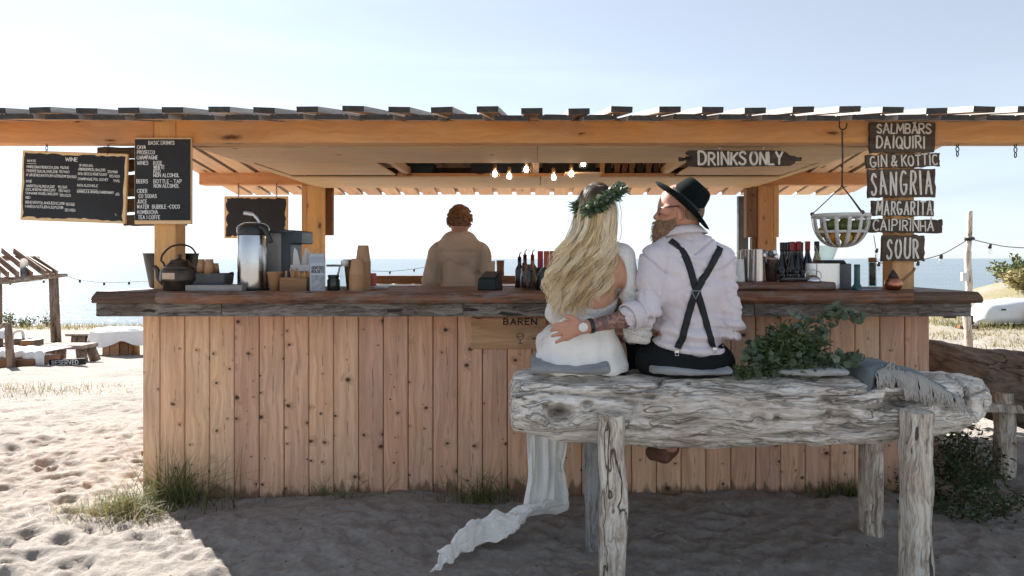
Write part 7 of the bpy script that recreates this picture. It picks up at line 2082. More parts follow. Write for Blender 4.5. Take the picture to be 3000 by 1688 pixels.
# ------------------------------------------------------------------ the woman
WY = 3.16
def w(px, py, Y=WY): return P(px, py, Y)
torso_w = [E(w(1706, 1045, 3.16), (0.165, 0.125, 0.09)), E(w(1718, 950, 3.16), (0.115, 0.088, 0.09)), E(w(1733, 880, 3.15), (0.112, 0.085, 0.10)), E(w(1740, 800, 3.15), (0.128, 0.088, 0.13)),
           C(w(1672, 752, 3.15), w(1816, 748, 3.15), 0.048, 0.05), C(w(1715, 725, 3.16), w(1775, 723, 3.16), 0.042, 0.042)]
neck_w = [C(w(1747, 722, 3.17), w(1748, 655, 3.17), 0.047, 0.045)]
head_w = [E(w(1750, 607, 3.17), (0.073, 0.092, 0.107), None, 0.02), E(w(1754, 640, 3.21), (0.055, 0.06, 0.06), None, 0.02), C(w(1758, 618, 3.26), w(1760, 628, 3.275), 0.010, 0.012, 0.01), E(w(1797, 620, 3.18), (0.010, 0.018, 0.028), None, 0.006), E(w(1703, 620, 3.18), (0.010, 0.018, 0.028), None, 0.006)]
wR_sh, wR_el, wR_wr = w(1828, 757, 3.14), w(1866, 965, 3.12), w(1850, 985, 3.36)
wL_sh, wL_el, wL_wr = w(1660, 760, 3.16), w(1628, 918, 3.17), w(1660, 955, 3.40)
arms_w = [C(wR_sh, wR_el, 0.046, 0.036), C(wR_el, wR_wr, 0.035, 0.024), C(wL_sh, wL_el, 0.045, 0.035), C(wL_el, wL_wr, 0.034, 0.024)] + simple_hand(wR_wr, (-0.4, 1, -0.2), (-1, -0.2, 0.3), 0.88) + simple_hand(wL_wr, (0.4, 1, -0.2), (1, -0.2, 0.3), 0.88)
legs_w = leg((0.14, 3.20, 0.92), (0.10, 3.60, 0.95), (0.08, 3.60, 0.50), (0.07, 3.74, 0.43), (0.078, 0.052, 0.036)) + leg((0.29, 3.20, 0.92), (0.27, 3.61, 0.95), (0.22, 3.59, 0.50), (0.21, 3.73, 0.43), (0.078, 0.052, 0.036))
woman = put('person', Body(torso_w + neck_w + head_w + slim(arms_w[:4], 0.009) + arms_w[4:] + legs_w, 0.0058, 0.0, 0.03).mesh('person_body'), SKIN_W,
            label='seated woman with long wavy blonde hair in a white lace dress with open back', cat='person')
bod = Body(torso_w[1:] + arms_w[:1] + arms_w[2:3] + [C(wR_el, wR_wr, 0.04, 0.033), C(wL_el, wL_wr, 0.04, 0.033), E(w(1868, 968, 3.11), (0.058, 0.055, 0.055))], 0.0058, 0.006, 0.03)
X, Y, Z = bod.grid()
ox, oz = Xp(1748, 3.06), Zp(812, 3.06)
hol = 1 - np.sqrt(((X - ox) / (90 * 3.06 / FPX)) ** 2 + ((Z - oz) / (94 * 3.06 / FPX)) ** 2)
bod.cut(np.where(Y < 3.16, hol * 0.12, -1.0))
bod.cut(Z - (Zp(715, 3.1) + 0.25 * np.abs(X - Xp(1748, 3.1))) + 0 * Y)
def folds_w(V):
    x, y, z = V.T
    arm = x > Xp(1835, WY)
    return 0.004 * fbm(x * 12, y * 12, z * 12, oct=3, seed=3) + arm * 0.006 * np.sin(z * 120 + 5 * fbm(x * 9, y * 9, z * 9, oct=2, seed=1)) * (z < 1.25)
put('lace_bodice', bod.mesh('lace_bodice', [LACE], folds_w), parent=woman, label='white lace bodice with a round open back')
sk = Body([E(w(1718, 945, 3.16), (0.130, 0.10, 0.06)), E(w(1708, 1010, 3.16), (0.168, 0.135, 0.10)), E(w(1700, 1075, 3.16), (0.212, 0.175, 0.10)), C((0.12, 3.22, 0.92), (0.10, 3.60, 0.94), 0.10, 0.085), C((0.30, 3.22, 0.92), (0.28, 3.60, 0.94), 0.10, 0.085), C((0.10, 3.62, 0.92), (0.07, 3.64, 0.62), 0.08, 0.07), C((0.26, 3.62, 0.92), (0.23, 3.64, 0.62), 0.08, 0.07)], 0.0075, 0.006, 0.05)
X, Y, Z = sk.grid()
sk.cut((0.858 - Z) * (Y < 3.36) + (-1.0) * (Y >= 3.36) + 0 * X)
sk.cut(Z - (Zp(912, 3.05) + 0.15 * (X - Xp(1718, 3.05))) + 0 * Y)
def folds_s(V):
    x, y, z = V.T
    r = np.abs(fbm(x * 3.2 + z * 1.5, z * 1.2, y * 2, oct=3, seed=17))
    return 0.006 * fbm(x * 16, y * 6, z * 3.5, oct=3, seed=8) - 0.012 * np.clip(0.10 - r, 0, 1) / 0.10 + 0.003 * np.sin(x * 75 + 8 * z) - 0.008 * crease((x - 0.2) * 6 + z * 2, z * 2.5, y * 2, 0.09, 3)
skirt = sk.mesh('skirt', [SILK], folds_s)
put('skirt', skirt, parent=woman)
# the crocheted cuff bunched at her elbow
cf = Body([E(w(1868, 972, 3.08), (0.052, 0.05, 0.055)), C(w(1850, 950, 3.09), w(1885, 985, 3.10), 0.035, 0.038)], 0.005, 0.0, 0.02)
put('crochet_cuff', cf.mesh('crochet_cuff', [KNIT], lambda V: 0.006 * np.sin(V[:, 2] * 150 + 30 * V[:, 0]) * 0.6), parent=woman)
# train: a long panel hanging below the log and trailing over the sand
def train():
    cl = [(1604, 1095, 3.46), (1603, 1180, 3.47), (1602, 1300, 3.47), (1604, 1400, 3.47), (1602, 1465, 3.45), (1590, 1520, 3.42), (1556, 1552, 3.37), (1500, 1565, 3.33), (1440, 1580, 3.27), (1390, 1602, 3.20), (1345, 1628, 3.13), (1318, 1642, 3.09)]
    wd = [(0.20, 0.01, 0)] * 4 + [(0.23, 0.05, 0.0), (0.26, 0.12, 0.02), (0.18, 0.20, 0.02), (0.06, 0.17, 0.0), (0.07, 0.16, 0.0), (0.10, 0.20, 0.0), (0.12, 0.26, 0.0), (0.12, 0.26, 0.0)]
    Cp = catmull([P(*q) for q in cl], 14); Wp = catmull(wd, 14)
    n = len(Cp); mc = 70
    S, U = np.meshgrid(np.linspace(-0.5, 0.5, mc), np.linspace(0, 1, n))
    Cp = np.array([tuple(p) for p in Cp]); Wp = np.array([tuple(p) for p in Wp])
    V = Cp[:, None, :] + Wp[:, None, :] * S[..., None]
    hang = 1 - sstep(0.36, 0.48, U)
    fold = 0.045 * fbm(S * 5.5 + 0.6 * U, U * 2.2, 1.0, oct=3, gain=0.5, seed=31) + 0.030 * np.abs(fbm(S * 8 + U * 1.5, U * 3, 5.0, oct=2, seed=37))
    V[..., 1] += hang * fold
    V[..., 0] += hang * (0.012 * fbm(U * 7, S * 2, 2.0, oct=2, seed=4) + 0.02 * (S > 0.35) * fbm(U * 16, 1, 3.0, oct=2, seed=9))
    hump = 0.085 * np.clip(1 - (2 * S) ** 2, 0, 1) * (0.9 + 0.35 * fbm(U * 5, 0.5, 1.0, oct=2, seed=2))
    crum = 0.075 * np.abs(fbm(S * 5 + 2.5 * U, U * 8, 0.3, oct=3, gain=0.55, seed=41)) + 0.014 * fbm(S * 9, U * 22, 2.0, oct=2, seed=47)
    V[..., 2] += (1 - hang) * (hump + crum)
    V[..., 0] += (1 - hang) * 0.02 * fbm(V[..., 0] * 20, V[..., 1] * 20, 7.0, oct=2, seed=43)
    endf = sstep(0.93, 1.0, U); V[..., 0] += endf * 0.035 * fbm(S * 9, 3.0, 1.0, oct=2, seed=51)
    gr = gz_base(V[..., 0], V[..., 1]) + 0.012
    V[..., 2] = np.maximum(V[..., 2], gr)
    idx = np.arange(n * mc).reshape(n, mc)
    F = np.stack([idx[:-1, :-1], idx[1:, :-1], idx[1:, 1:], idx[:-1, 1:]], -1).reshape(-1, 4)
    o = put('dress_train', npmesh('dress_train', V.reshape(-1, 3), F), TRAIN, parent=woman, label='white lace train hanging below the log and trailing over the sand')
    md = o.modifiers.new('thick', 'SOLIDIFY'); md.thickness = 0.003
train()
# hair
def mat_hair(name, blond, light, root):
    t = NT(name)
    a = t.n('ShaderNodeAttribute', attribute_name='tone'); b = t.n('ShaderNodeAttribute', attribute_name='root')
    c = t.coord('Object', False)
    n = t.noise(t.vmul(c, (90.0, 90.0, 8.0)), 1.0, 3)
    f = t.math('ADD', t.math('MULTIPLY', a.outputs['Fac'], 0.75), t.math('MULTIPLY', n, 0.3))
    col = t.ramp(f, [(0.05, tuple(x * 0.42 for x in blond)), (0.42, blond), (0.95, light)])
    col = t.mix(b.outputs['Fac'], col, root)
    d = t.bsdf(col, 0.5, 0, t.bump(n, 0.25, 0.003), 0.14)
    tr = t.n('ShaderNodeBsdfTranslucent', {'Color': col})      # light shines through the locks
    mx = t.n('ShaderNodeMixShader', {0: 0.08, 1: d.outputs[0], 2: tr.outputs[0]})
    t.t.links.new(mx.outputs[0], t.out.inputs[0])
    return t.m
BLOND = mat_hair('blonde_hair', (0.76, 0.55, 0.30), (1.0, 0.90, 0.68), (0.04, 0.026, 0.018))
def woman_hair():
    R = np.random.default_rng(42)
    ys = [540, 560, 585, 620, 660, 700, 745, 790, 840, 885, 930]
    xl = [1738, 1712, 1697, 1690, 1682, 1664, 1634, 1612, 1606, 1612, 1628]
    xr = [1748, 1778, 1795, 1803, 1802, 1800, 1796, 1792, 1783, 1766, 1735]
    V = []; F = []; T = []; Rt = []
    hcx, hcy, hcz = w(1750, 607, 3.17); 
    def strand(s, layer, r0, tone, yend, amp, wl_, ph, dx=0.0, dz=0.0, nseg=44, y0=543, conv=1.0):
        pts = []; rr = []; rt = []
        ph2 = R.uniform(0, 6.283); drift = R.normal(0, 2)
        for i in range(nseg):
            u = i / (nseg - 1)
            py = y0 + (yend - y0) * u
            a, b = np.interp(py, ys, xl), np.interp(py, ys, xr)
            g = float(sstep(625, 800, py))
            px = a + (b - a) * s + drift * g + dx * (1 - 0.55 * conv * u ** 2)
            px += amp * g * math.sin(py / wl_ * 6.283 + ph) + 1.2 * g * math.sin(py / 31 * 6.283 + ph2)
            z = Zp(py, 3.09)
            ex = ((px - 1750) * 3.09 / FPX) / 0.092; ez = (z - hcz) / 0.118
            q = 1 - ex * ex - ez * ez
            skull = hcy - 0.104 * math.sqrt(max(0.0, q)) if z > hcz else hcy - 0.104 * math.sqrt(max(0.0, 1 - ex * ex)) + 0.02 * min(1, (hcz - z) / 0.15)
            tx = (px - 1715) / 115.0
            back = 3.052 + 0.055 * tx * tx
            k = float(sstep(620, 720, py))
            yy = skull * (1 - k) + back * k - layer * 0.040 * (0.3 + 0.7 * float(sstep(560, 680, py))) + dz * g * (1 - 0.5 * u) + 0.016 * g * math.cos(py / wl_ * 6.283 + ph)
            pts.append(P(px, py, yy))
            rr.append(r0 * (0.6 + 0.4 * float(sstep(543, 620, py))) * (1 - 0.75 * u ** 4))
            rt.append(float(0.95 * (1 - sstep(565, 640, py + R.normal(0, 7)))))
        mb = MB(); mb.tube(pts, rr, 4, cap=True, flat=0.8)
        b0 = len(V); V.extend(mb.v); F.extend([tuple(x + b0 for x in f) for f in mb.f if len(f) == 4])
        T.extend([tone] * len(mb.v)); Rt.extend(np.repeat(rt, 4).tolist())
    def lock(s, layer, r0, tone, yend, amp, y0=543): strand(s, layer, r0, tone, yend, amp, R.uniform(70, 120), R.uniform(0, 6.283), y0=y0)
    for i in range(150):                      # under layer
        s = R.random(); strand(s, 0.15 * R.random(), R.uniform(0.005, 0.008), 0.25 + 0.2 * R.random(), R.uniform(840, 905) if s < 0.75 else R.uniform(780, 860), 5, 100, R.uniform(0, 6.28))
    nc = 40
    for i in range(nc):                       # wavy locks
        s = (i + 0.5) / nc + R.normal(0, 0.02); s = min(0.99, max(0.01, s)); lay = R.uniform(0.25, 1.0)
        ye = (R.uniform(850, 938) if s < 0.72 else R.uniform(800, 890)); amp = R.uniform(10, 20); wl_ = R.uniform(84, 120); ph = R.uniform(0, 6.283); tone = R.beta(1.3, 1.0)
        for j in range(24):
            strand(s, lay, R.uniform(0.0009, 0.0022), min(1, max(0, tone + R.normal(0, 0.16))), ye + R.normal(0, 9), amp * R.uniform(0.85, 1.15), wl_ * R.uniform(0.985, 1.015), ph + R.normal(0, 0.16), R.normal(0, 5.5), R.normal(0, 0.007))
    for i in range(12):      # flyaway strands
        s = R.choice([R.uniform(-0.18, 0.02), R.uniform(0.97, 1.08)])
        lock(s, 0.6, R.uniform(0.0008, 0.0016), 0.7, R.uniform(720, 880), R.uniform(4, 9), y0=R.uniform(600, 660))
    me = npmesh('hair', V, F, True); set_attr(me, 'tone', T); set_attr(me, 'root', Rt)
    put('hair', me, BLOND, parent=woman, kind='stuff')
    cap = Body([E(w(1750, 606, 3.165), (0.082, 0.098, 0.116))], 0.006, 0.0)
    X, Y, Z = cap.grid(); cap.cut((Y - 3.20) - (Z - hcz) * 0.9 + 0 * X); cap.cut(Zp(690, 3.165) - Z + 0 * X + 0 * Y)
    me = cap.mesh('hair_cap', None, lambda V: 0.003 * fbm(V[:, 0] * 90, V[:, 1] * 90, V[:, 2] * 10, oct=2, seed=3))
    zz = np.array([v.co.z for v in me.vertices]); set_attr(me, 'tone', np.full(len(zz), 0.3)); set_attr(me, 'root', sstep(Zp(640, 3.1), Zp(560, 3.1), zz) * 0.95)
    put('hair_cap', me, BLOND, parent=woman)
woman_hair()
def wreath():
    R = np.random.default_rng(8)
    path = catmull([w(1696, 618, 3.15), w(1694, 605, 3.13), w(1708, 622, 3.075), w(1728, 617, 3.055), w(1750, 604, 3.045), w(1770, 592, 3.045), w(1790, 575, 3.06), w(1808, 560, 3.09), w(1816, 553, 3.13)], 6)
    root = thing('flower_crown', path[20], 'wreath of grey-green leaves and thistles worn round the woman\'s head', 'wreath')
    mb = MB(); mb.tube(path, 0.005, 6); put('hoop', mb.mesh('hoop'), mat_plain('wreath_twig', (0.10, 0.09, 0.05), 0.8), at=(0, 0, 0), parent=root)
    pts = []; sp = []
    for i, p in enumerate(path):
        if 7 <= i <= 11: continue
        dens = 16 if i > 12 else 5
        for _ in range(dens): pts.append(p + Vector((R.normal(0, 0.009), R.normal(0, 0.008) - 0.006, R.normal(0, 0.010))))
        for _ in range(12 if i > 36 or i < 6 else 6): sp.append(p + Vector((R.normal(0, 0.008), R.normal(0, 0.008) - 0.008, R.normal(0, 0.008))))
    put('round_leaves', leaf_cloud(pts, 0.026, 3, ratio=0.75, cup=0.15, droop=0.0), EUCA, at=(0, 0, 0), parent=root, kind='stuff')
    put('spiky_leaves', leaf_cloud(sp, 0.040, 4, ratio=0.16, cup=0.05, droop=0.0), HERB, at=(0, 0, 0), parent=root, kind='stuff')
    BUD = mat_plain('thistle_bud', (0.30, 0.33, 0.19), 0.8, var=0.3, scale=90)
    for (a, b, r) in ((1748, 597, 0.013), (1798, 560, 0.012), (1779, 589, 0.009), (1722, 606, 0.010)):
        q = w(a, b, 3.032 + (0.03 if a > 1790 else 0)); mb = MB(); mb.sphere((0, 0, 0), r, 12, 9); put('thistle_bud', mb.mesh('thistle_bud'), BUD, at=q, parent=root)
wreath()

# ------------------------------------------------------------------ the bartender
BYY = 5.2
def b(px, py, Y=BYY): return P(px, py, Y)
bt = [E(b(1346, 750, 5.2), (0.150, 0.108, 0.19)), E(b(1346, 830, 5.2), (0.138, 0.105, 0.2)), E((Xp(1345, 5.2), 5.2, 0.98), (0.155, 0.11, 0.12)), C(b(1288, 734, 5.2), b(1404, 734, 5.2), 0.060, 0.060), C(b(1320, 705, 5.2), b(1372, 705, 5.2), 0.05, 0.05)]
bs_ = [b(1281, 742, 5.2), b(1262, 820, 5.2), (Xp(1285, 5.45), 5.48, 1.14)]
bs2 = [b(1411, 742, 5.2), b(1430, 822, 5.2), (Xp(1400, 5.45), 5.48, 1.14)]
bh = [C(b(1346, 705, 5.21), b(1347, 660, 5.21), 0.055, 0.052), E(b(1347, 650, 5.21), (0.075, 0.093, 0.108), None, 0.02), E(b(1347, 668, 5.25), (0.055, 0.06, 0.055), None, 0.02), C(b(1347, 655, 5.305), b(1347, 660, 5.315), 0.012, 0.014, 0.01), E(b(1377, 657, 5.21), (0.010, 0.02, 0.03), None, 0.006), E(b(1317, 657, 5.21), (0.010, 0.02, 0.03), None, 0.006)]
xb = Xp(1345, 5.2)
bl2 = []
for s in (-1, 1): bl2 += [C((xb + s * 0.09, 5.2, 0.92), (xb + s * 0.10, 5.22, 0.50), 0.085, 0.058), C((xb + s * 0.10, 5.22, 0.50), (xb + s * 0.10, 5.18, 0.08), 0.056, 0.042), C((xb + s * 0.10, 5.17, 0.045), (xb + s * 0.11, 5.33, 0.03), 0.042, 0.034, 0.02)]
arm_b = [C(bs_[0], bs_[1], 0.055, 0.045), C(bs_[1], bs_[2], 0.044, 0.028), C(bs2[0], bs2[1], 0.055, 0.045), C(bs2[1], bs2[2], 0.044, 0.028)]
hands_b = simple_hand(Vector(bs_[2]), (0.3, 1, -0.2), (1, 0, 0.4)) + simple_hand(Vector(bs2[2]), (-0.3, 1, -0.2), (-1, 0, 0.4))
bart = put('person', Body(slim(bt, 0.018) + bh + slim(bl2, 0.006) + slim(arm_b[::2], 0.010) + arm_b[1::2] + hands_b, 0.008, 0.0, 0.03).mesh('person_body'), SKIN_B, label='bartender in a brown overshirt standing behind the counter with his back turned', cat='person')
def folds_b(V):
    x, y, z = V.T
    r = np.abs(fbm(x * 5, z * 3.5, y * 4, oct=3, seed=23))
    d = 0.006 * fbm(x * 9, y * 8, z * 6, oct=3, seed=12) - 0.010 * np.clip(0.13 - r, 0, 1) / 0.13 * (z < 1.45)
    xc_ = Xp(1346, 5.2)
    for s in (-1, 1): d = d - 0.012 * np.exp(-((x - xc_ - s * (0.150 + 0.02 * np.sin((z - 1.3) * 5))) / 0.008) ** 2) * (z < 1.5)
    d = d - 0.008 * np.exp(-((z - 1.43) / 0.006) ** 2) * (np.abs(x - xc_) < 0.15)
    return d
B = Body(bt + [C(bs_[0], bs_[1], 0.060, 0.054, 0.012), C(bs_[1], bs_[2], 0.058, 0.042), C(bs2[0], bs2[1], 0.060, 0.054, 0.012), C(bs2[1], bs2[2], 0.058, 0.042), E((xb, 5.2, 1.02), (0.17, 0.125, 0.14))], 0.009, 0.010, 0.035)
X, Y, Z = B.grid()
B.cut(0.90 - Z + 0 * X + 0 * Y)
put('overshirt', B.mesh('overshirt', [SHIRT_B], folds_b), parent=bart)
collar(b(1346, 694, 5.21), (0, 0.15, 1), 0.056, 0.026, SHIRT_B, bart, 0.004, (1.12, 0.95))
B = Body([bt[2]] + [p for p in bl2 if p[3] > 0.045], 0.010, 0.012, 0.03)
X, Y, Z = B.grid(); B.cut(Z - 1.0 + 0 * X + 0 * Y)
put('trousers', B.mesh('trousers', [TROUS]), parent=bart)
for s in (-1, 1):
    put('shoe', Body([C((xb + s * 0.10, 5.16, 0.05), (xb + s * 0.11, 5.34, 0.035), 0.05, 0.042)], 0.01, 0.004).mesh('shoe'), BLACK_PL, parent=bart)
def curls():
    R = np.random.default_rng(6)
    V = []; F = []; T = []
    c = b(1347, 644, 5.21)
    for i in range(520):
        d = Vector((R.normal(), R.normal() - 0.5, R.normal() + 0.25)).normalized()
        if d.z < -0.35 or (d.y > 0.4 and d.z < 0.3): continue
        p = c + Vector((d.x * 0.070, d.y * 0.088, d.z * 0.088))
        s = d.cross(Vector((R.normal(), R.normal(), R.normal()))).normalized(); u = d.cross(s)
        rad = R.uniform(0.006, 0.016); ph = R.uniform(0, 6.28); turns = R.uniform(0.8, 1.4)
        pts = [p + (s * math.cos(ph + t * turns * 0.7) + u * math.sin(ph + t * turns * 0.7)) * rad + d * 0.004 * t for t in range(9)]
        mb = MB(); mb.tube(pts, [0.0042, 0.005, 0.0052, 0.0052, 0.005, 0.0045, 0.004, 0.003, 0.001], 5)
        b0 = len(V); V.extend(mb.v); F.extend([tuple(x + b0 for x in f) for f in mb.f if len(f) == 4]); T.extend([R.random()] * len(mb.v))
    me = npmesh('curly_hair', V, F); set_attr(me, 'tone', T); set_attr(me, 'root', np.zeros(len(T)))
    put('curly_hair', me, mat_hair('ginger_hair', (0.26, 0.12, 0.055), (0.48, 0.26, 0.13), (0.05, 0.03, 0.02)), parent=bart, kind='stuff')
    cap = Body([E(b(1347, 645, 5.205), (0.079, 0.095, 0.108))], 0.008, 0.0); X, Y, Z = cap.grid(); cap.cut((Y - 5.25) - (Z - c.z) * 0.8 + 0 * X); cap.cut(c.z - 0.055 - Z + 0 * X + 0 * Y)
    me = cap.mesh('hair_cap'); n = len(me.vertices); set_attr(me, 'tone', np.full(n, 0.15)); set_attr(me, 'root', np.zeros(n)); put('hair_cap', me, bpy.data.materials['ginger_hair'], parent=bart)
curls()
# ================================================================== behind the bar, left: shelter and beach furniture
CLOTH = mat_fabric('white_tablecloth', (0.74, 0.73, 0.72), var=0.04)
WEATH = mat_drift('weathered_timber', (0.40, 0.34, 0.29), (0.26, 0.20, 0.16), (0.06, 0.045, 0.035), 'X', (0.25, 0.15, 0.09), 0.25, 0.6, 0.3, False)
WEATHZ = mat_drift('weathered_upright', (0.30, 0.22, 0.17), (0.20, 0.14, 0.10), (0.06, 0.04, 0.03), 'Z', (0.20, 0.11, 0.07), 0.25, 0.6, 0.3, False)
def shelter():
    g = ground_hit(165, 1002); Y = g.y
    t = thing('slatted_shelter', g, 'weathered open beach shelter with slatted roof at the far left', 'shelter')
    kk = Y / FPX
    def stick(pts, r, name, mat, sides=8):
        mb = MB(); mb.tube([Vector(p) for p in pts], r, sides)
        put(name, mb.mesh(name, origin=pts[0]), mat, at=pts[0], parent=t)
    gl = ground_hit(-4, 965)
    stick([P(153 + 12, 1010, Y), P(160, 900, Y), P(157, 812, Y)], [0.15, 0.14, 0.135], 'post', WEATHZ)
    stick([P(-4, 965, Y), P(-4, 820, Y)], 0.10, 'post', WEATHZ)
    stick([P(-130, 822, Y - .2), P(20, 822, Y - .2), P(80, 816, Y - .2), P(140, 810, Y - .2), P(196, 806, Y - .2)], [0.11, 0.12, 0.10, 0.09, 0.05], 'eave_beam', WEATH)
    stick([P(-130, 758, Y + 1.8), P(40, 757, Y + 1.8), P(114, 757, Y + 1.8)], [0.09, 0.09, 0.07], 'ridge_beam', WEATH)
    stick([P(70, 765, Y + 0.4), P(72, 815, Y - .3)], 0.11, 'strut', GREY_BOARD)
    for i, (a, b0) in enumerate((((-118, 733), (-30, 806)), ((-92, 733), (0, 806)), ((-60, 733), (25, 806)), ((-30, 736), (55, 806)), ((5, 733), (95, 805)), ((40, 735), (135, 804)), ((78, 757), (152, 804)), ((100, 757), (168, 803)))):
        p0, p1 = P(a[0], a[1], Y + 2.0), P(b0[0], b0[1], Y - 0.35)
        d = (p1 - p0); L = d.length
        mb = MB(); mb.box((0, 0, 0), (0.22, 0.035, L))
        put('slat', mb.mesh('slat', bevel=0.004), WEATHZ if i % 2 else BROWN_WOODZ, at=(p0 + p1) / 2, rot=d.to_track_quat('Z', 'X').to_euler(), parent=t)
shelter()
def draped_table(px0, px1, py0, py1, label, drop, base, seed, Yd=None):
    g = ground_hit((px0 + px1) / 2, py1); Y = g.y
    kk = Y / FPX
    c = Vector(((px0 + px1 - 2 * VX) / 2 * kk, Y, g.z))
    t = thing('beach_table', c, label, 'table')
    H = (py1 - py0) * kk; Wd = (px1 - px0) * kk
    R = np.random.default_rng(seed)
    n = 48; rings = 8
    V = []; 
    for i in range(rings):
        u = i / (rings - 1)
        for k in range(n):
            a = 2 * math.pi * k / n
            rx, ry = Wd / 2, Wd / 2 * 0.8
            if u < 0.5: rr = u / 0.5; z = H
            else:
                q = (u - 0.5) / 0.5; rr = 1 + 0.05 * q + 0.06 * q * math.sin(a * 7 + seed)
                z = H - q * drop * H * (0.65 + 0.45 * abs(math.sin(a * 2 + seed)))
            V.append((rx * rr * math.cos(a), ry * rr * math.sin(a), z))
    F = [(i * n + k, i * n + (k + 1) % n, (i + 1) * n + (k + 1) % n, (i + 1) * n + k) for i in range(rings - 1) for k in range(n)]
    o = put('tablecloth', npmesh('tablecloth', V, F, False), CLOTH, at=c, parent=t)
    md = o.modifiers.new('thick', 'SOLIDIFY'); md.thickness = 0.01
    mb0 = 10
    for k in range(mb0):
        a = 2 * math.pi * k / mb0; r = Wd * base
        mb = MB(); mb.box((0, 0, H / 2 - 0.01), (2 * math.pi * r / mb0 * 0.96, 0.04, H - 0.02))
        put('stave', mb.mesh('stave', bevel=0.004), CARD if k % 3 else BROWN_WOODZ, at=c + Vector((r * math.cos(a), r * math.sin(a), 0)), rot=(0, 0, a + math.pi / 2), parent=t)
    return t
draped_table(274, 418, 962, 1043, 'round table under a white cloth on a wooden drum, left of the bar', 0.55, 0.25, 2)
draped_table(-60, 22, 966, 1016, 'white-clothed table at the left edge below the shelter', 0.5, 0.25, 5)
g = ground_hit(397, 1042); k_ = g.y / FPX
solid('log_stool', [(0.0001, 0), (11.5 * k_, 0), (11 * k_, 48 * k_), (12 * k_, 50 * k_), (0.0001, 50 * k_)], g, mat_wood('stool_wood', (0.58, 0.30, 0.12), (0.40, 0.19, 0.07), 'Z', 0.2), None, 16, label='orange wooden stool beside the round clothed table', cat='stool')
def rough_table(px0, px1, py0, py1, label, legs, name='plank_table', thick=0.07, dep=0.6, cat='table', splay=0.1):
    g = ground_hit((px0 + px1) / 2, py1); Y = g.y; kk = Y / FPX
    c = Vector(((px0 + px1 - 2 * VX) / 2 * kk, Y, g.z)); H = (py1 - py0) * kk; Wd = (px1 - px0) * kk
    t = thing(name, c, label, cat)
    mb = MB(); mb.box((0, 0, H - thick / 2), (Wd, dep, thick)); put('top', mb.mesh('top', bevel=0.01), WEATH, at=c, parent=t)
    for sx in legs:
        for sy in (-1, 1):
            mb = MB(); mb.tube([(sx * Wd + splay * sx * 2, sy * dep * 0.4, 0), (sx * Wd, sy * dep * 0.3, H - thick)], [0.10, 0.09], 6); put('leg', mb.mesh('leg'), WEATHZ, at=c, parent=t)
    return t
rough_table(207, 272, 976, 1016, 'small rough table with stump base between shelter post and round table', (-0.15, 0.15), dep=0.5, splay=0.0)
rough_table(140, 266, 1008, 1062, 'low weathered bench with splayed legs behind the RESERVED sign', (-0.30, 0.38), 'plank_bench', 0.08, 0.5, 'bench')
def pallet():
    g = ground_hit(80, 1075); Y = g.y; kk = Y / FPX
    c = Vector((Xp(75, Y), Y, g.z)); t = thing('pallet_table', c, 'low pallet table under a white cloth at the far left', 'table')
    H = 50 * kk; Wd = 175 * kk
    mb = MB(); mb.box((-0.1, 0, H * 0.35), (Wd * 0.9, 0.7, H * 0.5)); put('pallet', mb.mesh('pallet', bevel=0.01), BROWN_WOOD, at=c, parent=t)
    nx, ny = 40, 12
    V = []
    for i in range(nx):
        for j in range(ny):
            u = i / (nx - 1) - 0.5; v = j / (ny - 1)
            z = H; y = 0.45 - v * 0.95
            if v > 0.75: z = H - (v - 0.75) / 0.25 * H * (0.35 + 0.55 * sstep(0.1, 0.45, u)); y = -0.27 - 0.02 * math.sin(u * 40)
            V.append((u * Wd, y, z + 0.01 * math.sin(u * 23)))
    F = [(i * ny + j, (i + 1) * ny + j, (i + 1) * ny + j + 1, i * ny + j + 1) for i in range(nx - 1) for j in range(ny - 1)]
    o = put('tablecloth', npmesh('tablecloth', V, F), CLOTH, at=c, parent=t); md = o.modifiers.new('t', 'SOLIDIFY'); md.thickness = 0.012
pallet()
def reserved():
    g = ground_hit(195, 1074); Y = g.y - 0.15; kk = Y / FPX
    c = P(195, 1062, Y)
    t = thing('reserved_sign', c, 'dark low board on the sand reading RESERVED in white', 'sign'); t.rotation_euler = (0, -0.045, 0)
    mb = MB(); mb.box((0, 0.03, 0), (104 * kk, 0.06, 19 * kk)); put('sign_board', mb.mesh('sign_board', bevel=0.006), CHALK, at=c, parent=t)
    put('lettering', text_mesh([fit('RESERVED', -42 * kk, 34 * kk, -6.5 * kk, 13 * kk, 2.0 * kk, 0.2)], 4, 0.05), CHALK_W, at=c + Vector((0, -0.004, 0)), parent=t)
reserved()
for i, (a, b0, c0, d0, lab) in enumerate(((78, 114, 992, 1022, 'brown wooden crate on the sand below the shelter'), (52, 84, 988, 1014, 'dark crate half hidden behind the brown crate'))):
    g = ground_hit((a + b0) / 2, d0 + 16); Y = g.y; kk = Y / FPX
    c = Vector((Xp((a + b0) / 2, Y), Y, g.z)); t = thing('wooden_crate', c, lab, 'crate', 'crates below the shelter')
    h = (d0 + 14 - c0) * kk
    for j in range(3):
        mb = MB(); mb.box((0, -0.2, h * (j + 0.5) / 3), ((b0 - a) * kk, 0.03, h / 3 * 0.86)); put('slat', mb.mesh('slat'), BROWN_WOOD if i == 0 else COUNTER_DARK, at=c, parent=t)
    mb = MB(); mb.box((0, 0, h / 2), ((b0 - a) * kk * 0.96, 0.36, h * 0.96)); put('body', mb.mesh('body'), COUNTER_DARK, at=c, parent=t)
g = ground_hit(30, 1080); Y = g.y; kk = Y / FPX
pt_ = thing('wooden_stake', g, 'crooked thin wooden stake in the sand at the far left', 'stake')
